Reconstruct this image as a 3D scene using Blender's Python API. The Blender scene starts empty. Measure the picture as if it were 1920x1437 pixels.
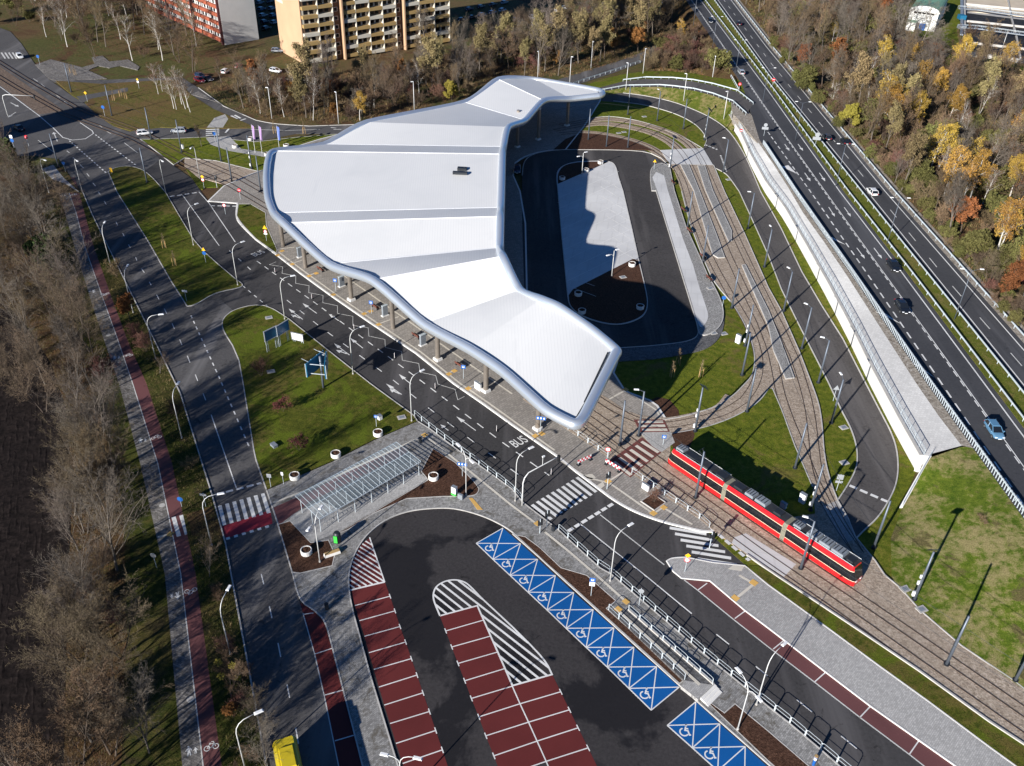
import bpy, bmesh, math, random
from mathutils import Vector, Matrix
from mathutils.geometry import tessellate_polygon
R = math.radians
sc = bpy.context.scene
COL = sc.collection
random.seed(7)

# ---------------------------------------------------------------- camera, sky, sun, exposure
CAM_F, CAM_PITCH, CAM_ROLL, CAM_H = 1680.0, 0.610534, 0.0296112, 86.8325
IW, IH = 1920.0, 1437.0
SUN_AZ, SUN_EL = 53.5, 19.5          # heading the shadows fall to (from +X), and the sun's height
_c, _s = math.cos(CAM_PITCH), math.sin(CAM_PITCH)
FWD = Vector((0, _c, -_s))
_rt = Vector((1, 0, 0)); _up = _rt.cross(FWD)
RGT = _rt*math.cos(CAM_ROLL) + _up*math.sin(CAM_ROLL)
UPV = -_rt*math.sin(CAM_ROLL) + _up*math.cos(CAM_ROLL)
cam = bpy.data.cameras.new("camera"); cam_o = bpy.data.objects.new("camera", cam); COL.objects.link(cam_o)
m = Matrix.Identity(4)
for i in range(3):
    m[i][0] = RGT[i]; m[i][1] = UPV[i]; m[i][2] = -FWD[i]
m[2][3] = CAM_H
cam_o.matrix_world = m
cam.sensor_fit = 'HORIZONTAL'; cam.sensor_width = 36.0; cam.lens = CAM_F/IW*36.0
cam.clip_start = 0.5; cam.clip_end = 6000
sc.camera = cam_o

w = bpy.data.worlds.new("World"); sc.world = w; w.use_nodes = True
nt = w.node_tree; nt.nodes.clear()
sky = nt.nodes.new("ShaderNodeTexSky"); sky.sky_type = 'NISHITA'; sky.sun_disc = False
sky.sun_elevation = R(SUN_EL); sky.sun_rotation = R(180+90-SUN_AZ)
sky.air_density = 1.0; sky.dust_density = 0.0; sky.ozone_density = 10.0
bg = nt.nodes.new("ShaderNodeBackground"); bg.inputs[1].default_value = 0.05
wo = nt.nodes.new("ShaderNodeOutputWorld")
nt.links.new(sky.outputs[0], bg.inputs[0]); nt.links.new(bg.outputs[0], wo.inputs[0])

sun = bpy.data.lights.new("sun", 'SUN'); sun.energy = 5.0; sun.angle = R(0.53); sun.color = (1.0, 0.965, 0.915)
sun_o = bpy.data.objects.new("sun", sun); COL.objects.link(sun_o)
_d = Vector((math.cos(R(SUN_AZ))*math.cos(R(SUN_EL)), math.sin(R(SUN_AZ))*math.cos(R(SUN_EL)), -math.sin(R(SUN_EL))))
sun_o.rotation_euler = _d.to_track_quat('-Z', 'Y').to_euler(); sun_o.location = (-60, -60, 120)
vs = sc.view_settings
vs.view_transform = 'Standard'; vs.look = 'None'; vs.gamma = 1.0; vs.exposure = 0.85; vs.use_curve_mapping = False
sc.cycles.max_bounces = 6; sc.cycles.transparent_max_bounces = 12

# ---------------------------------------------------------------- surveying: where a sight line of the photograph meets a level
def P(x, y, z=0.0):
    d = FWD*CAM_F + RGT*(x-IW/2) - UPV*(y-IH/2)
    t = (z-CAM_H)/d.z
    return Vector((d.x*t, d.y*t, z))
def F(s, z=0.0):
    """points from 'x,y x,y ...'; a trailing ~ marks a point of a smooth bend"""
    pts, soft = [], []
    for tok in s.split():
        sm = tok.endswith('~'); tok = tok.rstrip('~')
        q = tok.split(','); zz = float(q[2]) if len(q) > 2 else z
        pts.append(P(float(q[0]), float(q[1]), zz)); soft.append(sm)
    return smooth(pts, soft)
def smooth(pts, soft, closed=False, n=2):
    for _ in range(n):
        o, os = [], []
        N = len(pts)
        for i in range(N):
            if soft[i] and 0 < i < N-1:
                o.append(pts[i]*0.75+pts[i-1]*0.25); os.append(True)
                o.append(pts[i]*0.75+pts[i+1]*0.25); os.append(True)
            else:
                o.append(pts[i]); os.append(soft[i])
        pts, soft = o, os
    return pts
def atz(pts, z): return [Vector((p.x, p.y, z)) for p in pts]
def plen(pts): return sum((b-a).length for a, b in zip(pts, pts[1:]))
def along(pts, s):
    """point and heading at length s along a polyline"""
    for a, b in zip(pts, pts[1:]):
        L = (b-a).length
        if s <= L or b is pts[-1]:
            d = (b-a).normalized() if L > 1e-6 else Vector((1, 0, 0))
            return a+d*s, d
        s -= L
    return pts[-1], Vector((1, 0, 0))
def resample(pts, step):
    L = plen(pts); n = max(1, round(L/step))
    return [along(pts, L*i/n)[0] for i in range(n+1)]
def offs(pts, d):
    """shift a polyline sideways (left is positive)"""
    o = []
    for i, p in enumerate(pts):
        a = pts[max(0, i-1)]; b = pts[min(len(pts)-1, i+1)]
        t = Vector((b.x-a.x, b.y-a.y, 0)); t.normalize()
        o.append(p+Vector((-t.y, t.x, 0))*d)
    return o

# ---------------------------------------------------------------- materials
MATS = {}
def newmat(name):
    mt = bpy.data.materials.new(name); mt.use_nodes = True
    n = mt.node_tree; b = n.nodes["Principled BSDF"]
    MATS[name] = mt
    return mt, n, b
def N(nt, typ, **kw):
    n = nt.nodes.new(typ)
    for k, v in kw.items(): setattr(n, k, v)
    return n
def mix(nt, fac, a, b, blend='MIX'):
    n = nt.nodes.new("ShaderNodeMix"); n.data_type = 'RGBA'; n.blend_type = blend
    for sock, v in ((n.inputs[0], fac), (n.inputs[6], a), (n.inputs[7], b)):
        if hasattr(v, 'links') or hasattr(v, 'is_linked'): nt.links.new(v, sock)
        elif isinstance(v, (int, float)): sock.default_value = v
        else: sock.default_value = (*v, 1) if len(v) == 3 else v
    return n.outputs[2]
def ramp(nt, src, a, b, c0=(0, 0, 0), c1=(1, 1, 1)):
    r = nt.nodes.new("ShaderNodeMapRange"); r.inputs[1].default_value = a; r.inputs[2].default_value = b
    nt.links.new(src, r.inputs[0]); return r.outputs[0]
def noise(nt, scale, detail=4, rough=0.55, coord='pos', stretch=None, seed=0.0, dist=0.0):
    n = nt.nodes.new("ShaderNodeTexNoise"); n.inputs['Scale'].default_value = scale
    n.inputs['Detail'].default_value = detail; n.inputs['Roughness'].default_value = rough
    n.inputs['Distortion'].default_value = dist
    src = pos(nt, coord)
    mp = nt.nodes.new("ShaderNodeMapping"); mp.inputs[1].default_value = (seed, seed*1.7, 0)
    if stretch: mp.inputs[3].default_value = stretch[:3]; mp.inputs[2].default_value = (0, 0, stretch[3] if len(stretch) > 3 else 0)
    nt.links.new(src, mp.inputs[0]); nt.links.new(mp.outputs[0], n.inputs[0])
    return n.outputs[0]
def pos(nt, coord='pos'):
    if coord == 'pos': return nt.nodes.new("ShaderNodeNewGeometry").outputs['Position']
    return nt.nodes.new("ShaderNodeTexCoord").outputs['Object']
def bump(nt, b, h, strength=0.3, dist=0.05):
    n = nt.nodes.new("ShaderNodeBump"); n.inputs[0].default_value = strength; n.inputs[1].default_value = dist
    nt.links.new(h, n.inputs['Height']); nt.links.new(n.outputs[0], b.inputs['Normal'])
def plain(name, col, rough=0.6, metal=0.0, var=0.12, scale=3.0, coord='obj', spec=None, coat=0.0):
    mt, n, b = newmat(name)
    f = noise(n, scale, 4, 0.6, coord)
    a = tuple(c*(1-var) for c in col); c2 = tuple(min(1, c*(1+var)) for c in col)
    n.links.new(mix(n, ramp(n, f, 0.3, 0.7), a, c2), b.inputs['Base Color'])
    b.inputs['Roughness'].default_value = rough; b.inputs['Metallic'].default_value = metal
    if coat: b.inputs['Coat Weight'].default_value = coat; b.inputs['Coat Roughness'].default_value = 0.06
    if spec is not None: b.inputs['Specular IOR Level'].default_value = spec
    return mt
def asphalt(name, dark, light, patch=0.5, wear=0.04, speck=0.25, streak=None, wet=False):
    mt, n, b = newmat(name)
    big = noise(n, wear, 5, 0.6, seed=3.0, dist=0.6)
    col = mix(n, ramp(n, big, 0.5-patch*0.3, 0.5+patch*0.3), dark, light)
    fine = noise(n, 2.5, 5, 0.75)
    col = mix(n, speck, col, mix(n, ramp(n, fine, 0.3, 0.7), tuple(c*0.45 for c in dark), tuple(c*1.6 for c in light)))
    if streak is not None:
        st = noise(n, 0.22, 4, 0.6, stretch=(1.0, 0.06, 1.0, streak), seed=9)
        col = mix(n, ramp(n, st, 0.52, 0.68), col, tuple(min(1, c*1.45) for c in light))
    crack = noise(n, 0.5, 6, 0.7, seed=21, dist=1.5)
    col = mix(n, ramp(n, crack, 0.60, 0.72), col, tuple(c*0.55 for c in dark))
    n.links.new(col, b.inputs['Base Color'])
    b.inputs['Roughness'].default_value = 0.88; b.inputs['Specular IOR Level'].default_value = 0.25
    if wet:
        wn = noise(n, 0.055, 9, 0.60, seed=15, dist=0.25)
        wf = ramp(n, wn, 0.47, 0.505)
        col2 = mix(n, wf, mix(n, 0.18, tuple(c*0.55 for c in dark), col), col)
        n.links.new(col2, b.inputs['Base Color'])
        rr = n.nodes.new("ShaderNodeMapRange"); rr.inputs[3].default_value = 0.55; rr.inputs[4].default_value = 0.9
        n.links.new(wf, rr.inputs[0]); n.links.new(rr.outputs[0], b.inputs['Roughness'])
    bump(n, b, fine, 0.35, 0.03)
    return mt
def grass(name, g1, g2, dry, dryness=0.5, scale=0.08, tuft=1.0, soil=None, soilf=0.66):
    mt, n, b = newmat(name)
    big = noise(n, scale, 5, 0.6, seed=5, dist=0.7)
    med = noise(n, 0.9, 6, 0.72, seed=1)
    fine = noise(n, 7.0, 4, 0.8, seed=2)
    col = mix(n, ramp(n, med, 0.35, 0.65), g1, g2)
    tn = mix(n, 0.5, big, med)
    col = mix(n, ramp(n, tn, 0.70-dryness*0.4, 0.80-dryness*0.4), col, dry)
    if soil:
        sn = noise(n, scale*2.2, 5, 0.65, seed=31, dist=1.0)
        col = mix(n, ramp(n, sn, soilf-0.05, soilf+0.03), col, soil)
    col = mix(n, 0.55, col, mix(n, ramp(n, fine, 0.33, 0.67), (0.0, 0.0, 0.0), (1, 1, 1)), 'SOFT_LIGHT')
    n.links.new(col, b.inputs['Base Color'])
    b.inputs['Roughness'].default_value = 0.95; b.inputs['Specular IOR Level'].default_value = 0.1
    bump(n, b, mix(n, 0.5, med, fine), 0.9*tuft, 0.25)
    return mt
def pavers(name, col, joint, sx=0.2, sy=0.1, ang=0.0, var=0.35, stain=None, stainf=0.58, big=0.05, bs=0.15):
    mt, n, b = newmat(name)
    mp = n.nodes.new("ShaderNodeMapping"); mp.inputs[2].default_value = (0, 0, ang)
    n.links.new(pos(n), mp.inputs[0])
    br = n.nodes.new("ShaderNodeTexBrick"); n.links.new(mp.outputs[0], br.inputs[0])
    br.inputs['Scale'].default_value = 1.0; br.inputs['Brick Width'].default_value = sx; br.inputs['Row Height'].default_value = sy
    br.inputs['Mortar Size'].default_value = min(sx, sy)*0.06; br.inputs['Bias'].default_value = 0.0
    br.inputs[1].default_value = (*[c*(1-var) for c in col], 1); br.inputs[2].default_value = (*[min(1, c*(1+var)) for c in col], 1)
    br.inputs[3].default_value = (*joint, 1)
    bn = noise(n, big, 4, 0.6, seed=8, dist=0.5)
    c = mix(n, ramp(n, bn, 0.35, 0.7), br.outputs[0], mix(n, 1.0, br.outputs[0], (0.72, 0.72, 0.73), 'MULTIPLY'))
    if stain:
        sn = noise(n, 0.45, 7, 0.78, seed=12, dist=0.9)
        c = mix(n, ramp(n, sn, stainf-0.04, stainf+0.05), c, stain)
    n.links.new(c, b.inputs['Base Color'])
    b.inputs['Roughness'].default_value = 0.9; b.inputs['Specular IOR Level'].default_value = 0.2
    bump(n, b, br.outputs[1], -bs, 0.02)
    return mt
def gravel(name, c1, c2, c3, scale=6.0, patch=0.1, bs=0.8):
    mt, n, b = newmat(name)
    v = n.nodes.new("ShaderNodeTexVoronoi"); v.inputs['Scale'].default_value = scale
    n.links.new(pos(n), v.inputs['Vector'])
    f = noise(n, scale*0.5, 4, 0.8)
    bg_ = noise(n, patch, 5, 0.65, seed=4)
    sep = n.nodes.new("ShaderNodeSeparateColor"); n.links.new(v.outputs['Color'], sep.inputs[0])
    c = mix(n, sep.outputs[0], c1, c2)
    c = mix(n, ramp(n, bg_, 0.4, 0.7), c, c3)
    c = mix(n, 0.6, c, mix(n, ramp(n, f, 0.3, 0.7), (0, 0, 0), (1, 1, 1)), 'SOFT_LIGHT')
    n.links.new(c, b.inputs['Base Color']); b.inputs['Roughness'].default_value = 0.95
    b.inputs['Specular IOR Level'].default_value = 0.1
    bump(n, b, mix(n, 0.5, v.outputs[0], f), bs, 0.08)
    return mt
def paint(name, col, worn=0.25, under=(0.06, 0.06, 0.065), rough=0.7):
    mt, n, b = newmat(name)
    f = noise(n, 1.7, 7, 0.8, seed=6)
    g = noise(n, 0.12, 4, 0.6, seed=11)
    c = mix(n, ramp(n, f, 0.5+0.25*(1-worn), 0.62+0.25*(1-worn)), col, tuple(a*0.5+b_*0.5 for a, b_ in zip(col, under)))
    c = mix(n, ramp(n, g, 0.4, 0.75), c, tuple(a*0.78 for a in col))
    n.links.new(c, b.inputs['Base Color']); b.inputs['Roughness'].default_value = rough
    b.inputs['Specular IOR Level'].default_value = 0.25
    return mt
def glass(name, col, rough=0.08):
    mt, n, b = newmat(name)
    b.inputs['Base Color'].default_value = (*col, 1); b.inputs['Roughness'].default_value = rough
    b.inputs['Specular IOR Level'].default_value = 0.7
    return mt
def carpaint(name, col, metal=0.0):
    return plain(name, col, 0.28, metal, 0.04, 2.0, coat=0.6)
def leafmat(name, col, var=0.45, hue=(1, 1, 1), trans=0.25):
    mt, n, b = newmat(name)
    oi = n.nodes.new("ShaderNodeObjectInfo")
    f = noise(n, 1.3, 3, 0.7, 'obj')
    c = mix(n, ramp(n, f, 0.3, 0.7), tuple(x*(1-var) for x in col), tuple(min(1, x*(1+var)) for x in col))
    hsv = n.nodes.new("ShaderNodeHueSaturation"); n.links.new(c, hsv.inputs['Color'])
    mr = n.nodes.new("ShaderNodeMapRange"); mr.inputs[3].default_value = 0.7; mr.inputs[4].default_value = 1.3
    n.links.new(oi.outputs['Random'], mr.inputs[0]); n.links.new(mr.outputs[0], hsv.inputs['Value'])
    mr2 = n.nodes.new("ShaderNodeMapRange"); mr2.inputs[3].default_value = 0.485; mr2.inputs[4].default_value = 0.515
    ml = n.nodes.new("ShaderNodeMath"); ml.operation = 'FRACT'
    m2 = n.nodes.new("ShaderNodeMath"); m2.operation = 'MULTIPLY'; m2.inputs[1].default_value = 7.31
    n.links.new(oi.outputs['Random'], m2.inputs[0]); n.links.new(m2.outputs[0], ml.inputs[0]); n.links.new(ml.outputs[0], mr2.inputs[0])
    n.links.new(mr2.outputs[0], hsv.inputs['Hue'])
    n.links.new(hsv.outputs[0], b.inputs['Base Color']); b.inputs['Roughness'].default_value = 0.85
    b.inputs['Specular IOR Level'].default_value = 0.15
    return mt

# ---------------------------------------------------------------- mesh collecting
class MB:
    def __init__(s): s.v, s.f, s.m = [], [], []
    def add(s, vs, fs, mi=0):
        o = len(s.v); s.v += [tuple(v) for v in vs]; s.f += [tuple(i+o for i in f) for f in fs]; s.m += [mi]*len(fs); return s
    def box(s, c, size, rz=0.0, mi=0, taper=1.0):
        x, y, z = size[0]/2, size[1]/2, size[2]/2; cs, sn = math.cos(rz), math.sin(rz); vs = []
        for dz in (-1, 1):
            t = taper if dz > 0 else 1.0
            for dx, dy in ((-1, -1), (1, -1), (1, 1), (-1, 1)):
                a, b = dx*x*t, dy*y*t
                vs.append((c[0]+a*cs-b*sn, c[1]+a*sn+b*cs, c[2]+dz*z))
        return s.add(vs, [(3, 2, 1, 0), (4, 5, 6, 7), (0, 1, 5, 4), (1, 2, 6, 5), (2, 3, 7, 6), (3, 0, 4, 7)], mi)
    def bar(s, a, b, w, h, mi=0):
        """square bar between two points"""
        a, b = Vector(a), Vector(b); d = (b-a).normalized()
        u = d.cross(Vector((0, 0, 1)))
        if u.length < 1e-4: u = Vector((1, 0, 0))
        u.normalize(); v = u.cross(d)
        vs = [p+u*(sx*w/2)+v*(sy*h/2) for p in (a, b) for sx, sy in ((-1, -1), (1, -1), (1, 1), (-1, 1))]
        return s.add(vs, [(0, 1, 2, 3), (7, 6, 5, 4), (0, 4, 5, 1), (1, 5, 6, 2), (2, 6, 7, 3), (3, 7, 4, 0)], mi)
    def tube(s, pts, r, n=6, mi=0, cap=True):
        pts = [Vector(p) for p in pts]; rs = r if isinstance(r, (list, tuple)) else [r]*len(pts)
        o = len(s.v); u = None
        for i, p in enumerate(pts):
            d = (pts[min(i+1, len(pts)-1)]-pts[max(i-1, 0)]).normalized()
            if u is None:
                u = d.cross(Vector((0, 0, 1)))
                if u.length < 1e-3: u = Vector((1, 0, 0))
            u = (u-d*u.dot(d)).normalized(); v = d.cross(u)
            for k in range(n):
                a = 2*math.pi*k/n; s.v.append(tuple(p+u*(math.cos(a)*rs[i])+v*(math.sin(a)*rs[i])))
        for i in range(len(pts)-1):
            for k in range(n):
                a, b = o+i*n+k, o+i*n+(k+1) % n
                s.f.append((a, b, b+n, a+n)); s.m.append(mi)
        if cap:
            s.f.append(tuple(o+k for k in reversed(range(n)))); s.m.append(mi)
            s.f.append(tuple(o+(len(pts)-1)*n+k for k in range(n))); s.m.append(mi)
        return s
    def cyl(s, c, r, h, n=12, mi=0, r2=None):
        r2 = r if r2 is None else r2
        return s.tube([(c[0], c[1], c[2]), (c[0], c[1], c[2]+h)], [r, r2], n, mi)
    def slab(s, pts, z0, z1, mi=0, side=None):
        """closed outline -> slab with its top at z1 (or at the points' own z when z1 is None)"""
        n = len(pts); zt = lambda p: p.z if z1 is None else z1
        top = [(p.x, p.y, zt(p)) for p in pts]; bot = [(p.x, p.y, z0) for p in pts]
        area = sum(a.x*b.y-b.x*a.y for a, b in zip(pts, pts[1:]+pts[:1]))
        tri = tessellate_polygon([[Vector((p.x, p.y, 0)) for p in pts]])
        o = len(s.v); s.v += top+bot
        for t in tri:
            a, b, c = (pts[i] for i in t)
            if (b.x-a.x)*(c.y-a.y)-(b.y-a.y)*(c.x-a.x) < 0: t = (t[0], t[2], t[1])
            s.f.append(tuple(o+i for i in t)); s.m.append(mi)
        sm = mi if side is None else side
        for i in range(n):
            j = (i+1) % n
            q = (o+i, o+n+i, o+n+j, o+j) if area > 0 else (o+i, o+j, o+n+j, o+n+i)
            s.f.append(q); s.m.append(sm)
        return s
    def sweep(s, pts, o0, o1, z0, z1, mi=0, closed=False):
        """rectangular section (sideways o0..o1, height z0..z1) carried along a polyline"""
        pts = list(pts)
        if closed: pts = pts+[pts[0]]
        n = len(pts); o = len(s.v)
        for i, p in enumerate(pts):
            a = pts[i-1] if i else (pts[-2] if closed else pts[0]); b = pts[i+1] if i < n-1 else (pts[1] if closed else pts[-1])
            t1 = Vector((p.x-a.x, p.y-a.y)); t2 = Vector((b.x-p.x, b.y-p.y))
            if t1.length < 1e-6: t1 = t2
            if t2.length < 1e-6: t2 = t1
            t1 = t1.normalized(); t2 = t2.normalized(); t = t1+t2
            if t.length < 1e-3: t = t1
            t.normalize(); k = 1/max(0.5, t.dot(t1)); nx, ny = -t.y*k, t.x*k
            for oo, zz in ((o0, z0), (o1, z0), (o1, z1), (o0, z1)):
                s.v.append((p.x+nx*oo, p.y+ny*oo, p.z+zz))
        for i in range(n-1):
            for k in range(4):
                a, b = o+i*4+k, o+i*4+(k+1) % 4
                s.f.append((a, a+4, b+4, b)); s.m.append(mi)
        if not closed:
            s.f.append((o, o+1, o+2, o+3)); s.m.append(mi); e = o+(n-1)*4
            s.f.append((e+3, e+2, e+1, e)); s.m.append(mi)
        return s
    def loft(s, A, B, n=None, mi=0):
        """skin between two polylines of equal count"""
        o = len(s.v); s.v += [tuple(p) for p in A]+[tuple(p) for p in B]; k = len(A)
        for i in range(k-1):
            s.f.append((o+i, o+i+1, o+k+i+1, o+k+i)); s.m.append(mi)
        return s
    def build(s, name, mats, parent=None, loc=None, smooth=False, sub=True):
        me = bpy.data.meshes.new(name)
        L = Vector(loc) if loc is not None else Vector((0, 0, 0))
        vs = s.v if loc is None or not sub else [(v[0]-L.x, v[1]-L.y, v[2]-L.z) for v in s.v]
        me.from_pydata(vs, [], s.f)
        if not isinstance(mats, (list, tuple)): mats = [mats]
        for mm in mats: me.materials.append(MATS[mm] if isinstance(mm, str) else mm)
        if len(mats) > 1: me.polygons.foreach_set('material_index', s.m)
        if smooth: me.polygons.foreach_set('use_smooth', [True]*len(s.f))
        me.update()
        o = bpy.data.objects.new(name, me); COL.objects.link(o)
        if parent is not None: o.parent = parent
        if loc is not None and parent is None: o.location = L
        return o
def tag(o, label=None, cat=None, group=None, kind=None):
    if label: o['label'] = label
    if cat: o['category'] = cat
    if group: o['group'] = group
    if kind: o['kind'] = kind
    return o
def empty(name, loc=(0, 0, 0), rz=0.0, label=None, cat=None, group=None):
    o = bpy.data.objects.new(name, None); COL.objects.link(o); o.location = loc; o.rotation_euler = (0, 0, rz)
    o.empty_display_size = 0.2
    return tag(o, label, cat, group)
KIDS = {}
def copy_tree(o, parent=None):
    c = o.copy(); COL.objects.link(c); c.parent = parent
    if parent is not None: c.matrix_parent_inverse = o.matrix_parent_inverse.copy()
    if o.name not in KIDS: KIDS[o.name] = list(o.children)
    for ch in KIDS[o.name]: copy_tree(ch, c)
    return c
class Proto:
    """first use takes the original, later uses copy it with its parts"""
    def __init__(s, root): s.root, s.used = root, False; s.kids(root)
    def kids(s, o):
        KIDS[o.name] = list(o.children)
        for c in KIDS[o.name]: s.kids(c)
    def put(s, loc, rz=0.0, sc_=1.0, label=None, group=None, cat=None, tilt=(0, 0)):
        o = copy_tree(s.root) if s.used else s.root
        s.used = True
        o.location = loc; o.rotation_euler = (tilt[0], tilt[1], rz)
        o.scale = (sc_, sc_, sc_) if isinstance(sc_, (int, float)) else sc_
        return tag(o, label, cat, group)
UB = {}
def piece(name, parent, c, size, rz, mat):
    """one box-shaped piece that shares its mesh with the others of its material"""
    if mat not in UB:
        b = MB().box((0, 0, 0), (1, 1, 1)); o = b.build('piece', mat); UB[mat] = o.data; bpy.data.objects.remove(o)
    o = bpy.data.objects.new(name, UB[mat]); COL.objects.link(o)
    if parent is not None: o.parent = parent
    o.location = c; o.scale = size; o.rotation_euler = (0, 0, rz)
    return o
def stripe(name, parent, a, b, wdt, z, mat, h=0.012):
    d = b-a; L = math.hypot(d.x, d.y)
    return piece(name, parent, ((a.x+b.x)/2, (a.y+b.y)/2, z), (L, wdt, h), math.atan2(d.y, d.x), mat)
def dashes(name, parent, pts, dl, gap, wdt, z, mat, start=0.0):
    s = start; L = plen(pts)
    while s < L-dl*0.4:
        a, _ = along(pts, s); b, _ = along(pts, min(L, s+dl)); stripe(name, parent, a, b, wdt, z, mat); s += dl+gap
def line(name, parent, pts, wdt, z, mat):
    return MB().sweep(atz(pts, 0), -wdt/2, wdt/2, z-0.006, z+0.006).build(name, mat, parent)
def struct(name, mb, mat, parent=None):
    o = mb.build(name, mat, parent)
    if parent is None: o['kind'] = 'structure'
    return o
# ---------------------------------------------------------------- surface materials
SA = 2.33                      # heading of the bus road, for paving joints and wheel tracks
asphalt('asphalt_old', (0.056, 0.053, 0.053), (0.105, 0.100, 0.098), 0.7, 0.06, 0.35, streak=-0.75)
asphalt('asphalt_new', (0.037, 0.035, 0.035), (0.064, 0.060, 0.060), 0.6, 0.05, 0.3, streak=SA-math.pi/2)
asphalt('asphalt_lot', (0.024, 0.0215, 0.022), (0.050, 0.045, 0.045), 0.8, 0.05, 0.35, wet=True)
asphalt('asphalt_yard', (0.026, 0.0235, 0.0235), (0.070, 0.064, 0.061), 0.8, 0.05, 0.35, streak=0.15)
asphalt('asphalt_ring', (0.062, 0.056, 0.053), (0.094, 0.086, 0.082), 0.7, 0.06, 0.35, streak=0.2)
asphalt('asphalt_motorway', (0.040, 0.041, 0.046), (0.064, 0.064, 0.068), 0.6, 0.04, 0.2, streak=0.03)
grass('ground_autumn', (0.065, 0.070, 0.022), (0.105, 0.100, 0.034), (0.130, 0.085, 0.042), 0.62, 0.03, soil=(0.100, 0.058, 0.030), soilf=0.58)
grass('lawn_green', (0.070, 0.095, 0.009), (0.160, 0.175, 0.017), (0.185, 0.155, 0.034), 0.45, 0.05, soil=(0.150, 0.120, 0.035), soilf=0.62)
grass('lawn_olive', (0.048, 0.060, 0.008), (0.112, 0.118, 0.015), (0.130, 0.104, 0.027), 0.55, 0.06, soil=(0.100, 0.125, 0.012), soilf=0.56)
grass('lawn_dry', (0.095, 0.090, 0.022), (0.150, 0.125, 0.036), (0.150, 0.100, 0.040), 0.58, 0.05, soil=(0.140, 0.085, 0.038), soilf=0.60)
grass('slope_grass', (0.065, 0.110, 0.010), (0.160, 0.195, 0.022), (0.285, 0.240, 0.105), 0.56, 0.10, 1.3, soil=(0.125, 0.105, 0.042), soilf=0.62)
grass('litter', (0.070, 0.042, 0.020), (0.125, 0.075, 0.034), (0.100, 0.080, 0.030), 0.5, 0.07, 1.3)
grass('bank_grass', (0.060, 0.085, 0.012), (0.125, 0.140, 0.020), (0.220, 0.180, 0.075), 0.55, 0.09, 1.2)
grass('verge_grass', (0.030, 0.040, 0.008), (0.074, 0.078, 0.014), (0.092, 0.074, 0.024), 0.58, 0.08, 1.2, soil=(0.060, 0.048, 0.022), soilf=0.62)
grass('median_grass', (0.085, 0.105, 0.012), (0.145, 0.150, 0.024), (0.170, 0.140, 0.042), 0.55, 0.12)
pavers('paver_path', (0.200, 0.185, 0.170), (0.085, 0.078, 0.070), 0.45, 0.24, 0.4, 0.4, (0.10, 0.09, 0.07), 0.60)
pavers('paver_grey', (0.44, 0.425, 0.40), (0.25, 0.24, 0.23), 0.30, 0.20, SA, 0.16, (0.20, 0.19, 0.18), 0.68)
pavers('paver_mottled', (0.29, 0.28, 0.265), (0.14, 0.135, 0.125), 0.30, 0.20, SA, 0.30, (0.120, 0.108, 0.090), 0.56)
pavers('paver_platform', (0.330, 0.300, 0.265), (0.18, 0.16, 0.14), 0.6, 0.4, SA, 0.15, (0.22, 0.20, 0.17), 0.62)
pavers('paver_dark', (0.140, 0.138, 0.138), (0.07, 0.07, 0.07), 0.3, 0.2, SA, 0.35, (0.08, 0.075, 0.07), 0.6)
pavers('concrete_slab', (0.66, 0.65, 0.63), (0.62, 0.61, 0.59), 2.5, 5.0, 0.15, 0.02, (0.54, 0.53, 0.51), 0.66)
pavers('concrete_berm', (0.66, 0.645, 0.61), (0.56, 0.54, 0.51), 0.5, 0.5, 0.03, 0.08, (0.57, 0.55, 0.51), 0.64)
pavers('red_brick_paving', (0.180, 0.060, 0.052), (0.10, 0.04, 0.035), 0.22, 0.11, SA, 0.25)
gravel('ballast', (0.245, 0.192, 0.145), (0.47, 0.385, 0.30), (0.33, 0.265, 0.205), 5.0, 0.12)
gravel('ballast_dark', (0.10, 0.075, 0.06), (0.22, 0.165, 0.125), (0.15, 0.11, 0.085), 4.0, 0.2)
gravel('gravel_grey', (0.16, 0.13, 0.10), (0.42, 0.38, 0.33), (0.27, 0.235, 0.19), 4.0, 0.3)
gravel('mulch', (0.040, 0.020, 0.012), (0.110, 0.056, 0.036), (0.070, 0.036, 0.024), 7.0, 0.3)
gravel('platform_stone', (0.130, 0.125, 0.115), (0.420, 0.41, 0.39), (0.24, 0.23, 0.22), 9.0, 0.25, 0.4)
gravel('soil', (0.009, 0.0065, 0.006), (0.022, 0.016, 0.014), (0.013, 0.0095, 0.0085), 1.6, 0.06, 1.0)
paint('paint_white', (0.74, 0.73, 0.70), 0.30)
paint('paint_white_worn', (0.60, 0.59, 0.56), 0.55)
paint('paint_red', (0.125, 0.022, 0.020), 0.35, (0.05, 0.02, 0.02))
paint('paint_red_cycle', (0.150, 0.060, 0.058), 0.25, (0.06, 0.03, 0.03))
paint('paint_red_bright', (0.30, 0.028, 0.042), 0.35)
paint('paint_blue', (0.003, 0.095, 0.320), 0.12, (0.01, 0.06, 0.2))
paint('paint_yellow', (0.70, 0.42, 0.12), 0.2)
paint('tactile_white', (0.62, 0.57, 0.48), 0.15)
plain('kerb', (0.46, 0.44, 0.41), 0.9, 0, 0.15, 0.8, 'pos')
plain('concrete', (0.42, 0.40, 0.37), 0.9, 0, 0.12, 0.5, 'pos')
plain('concrete_white', (0.70, 0.68, 0.64), 0.85, 0, 0.08, 0.35, 'pos')
plain('rail_steel', (0.10, 0.068, 0.050), 0.55, 0.5, 0.2, 2.0)
plain('galvanised', (0.54, 0.60, 0.63), 0.42, 0.20, 0.1, 4.0)
plain('pole_grey', (0.115, 0.135, 0.165), 0.45, 0.3, 0.08, 3.0)
plain('pole_white', (0.62, 0.62, 0.60), 0.5, 0.1, 0.06, 3.0)
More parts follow.
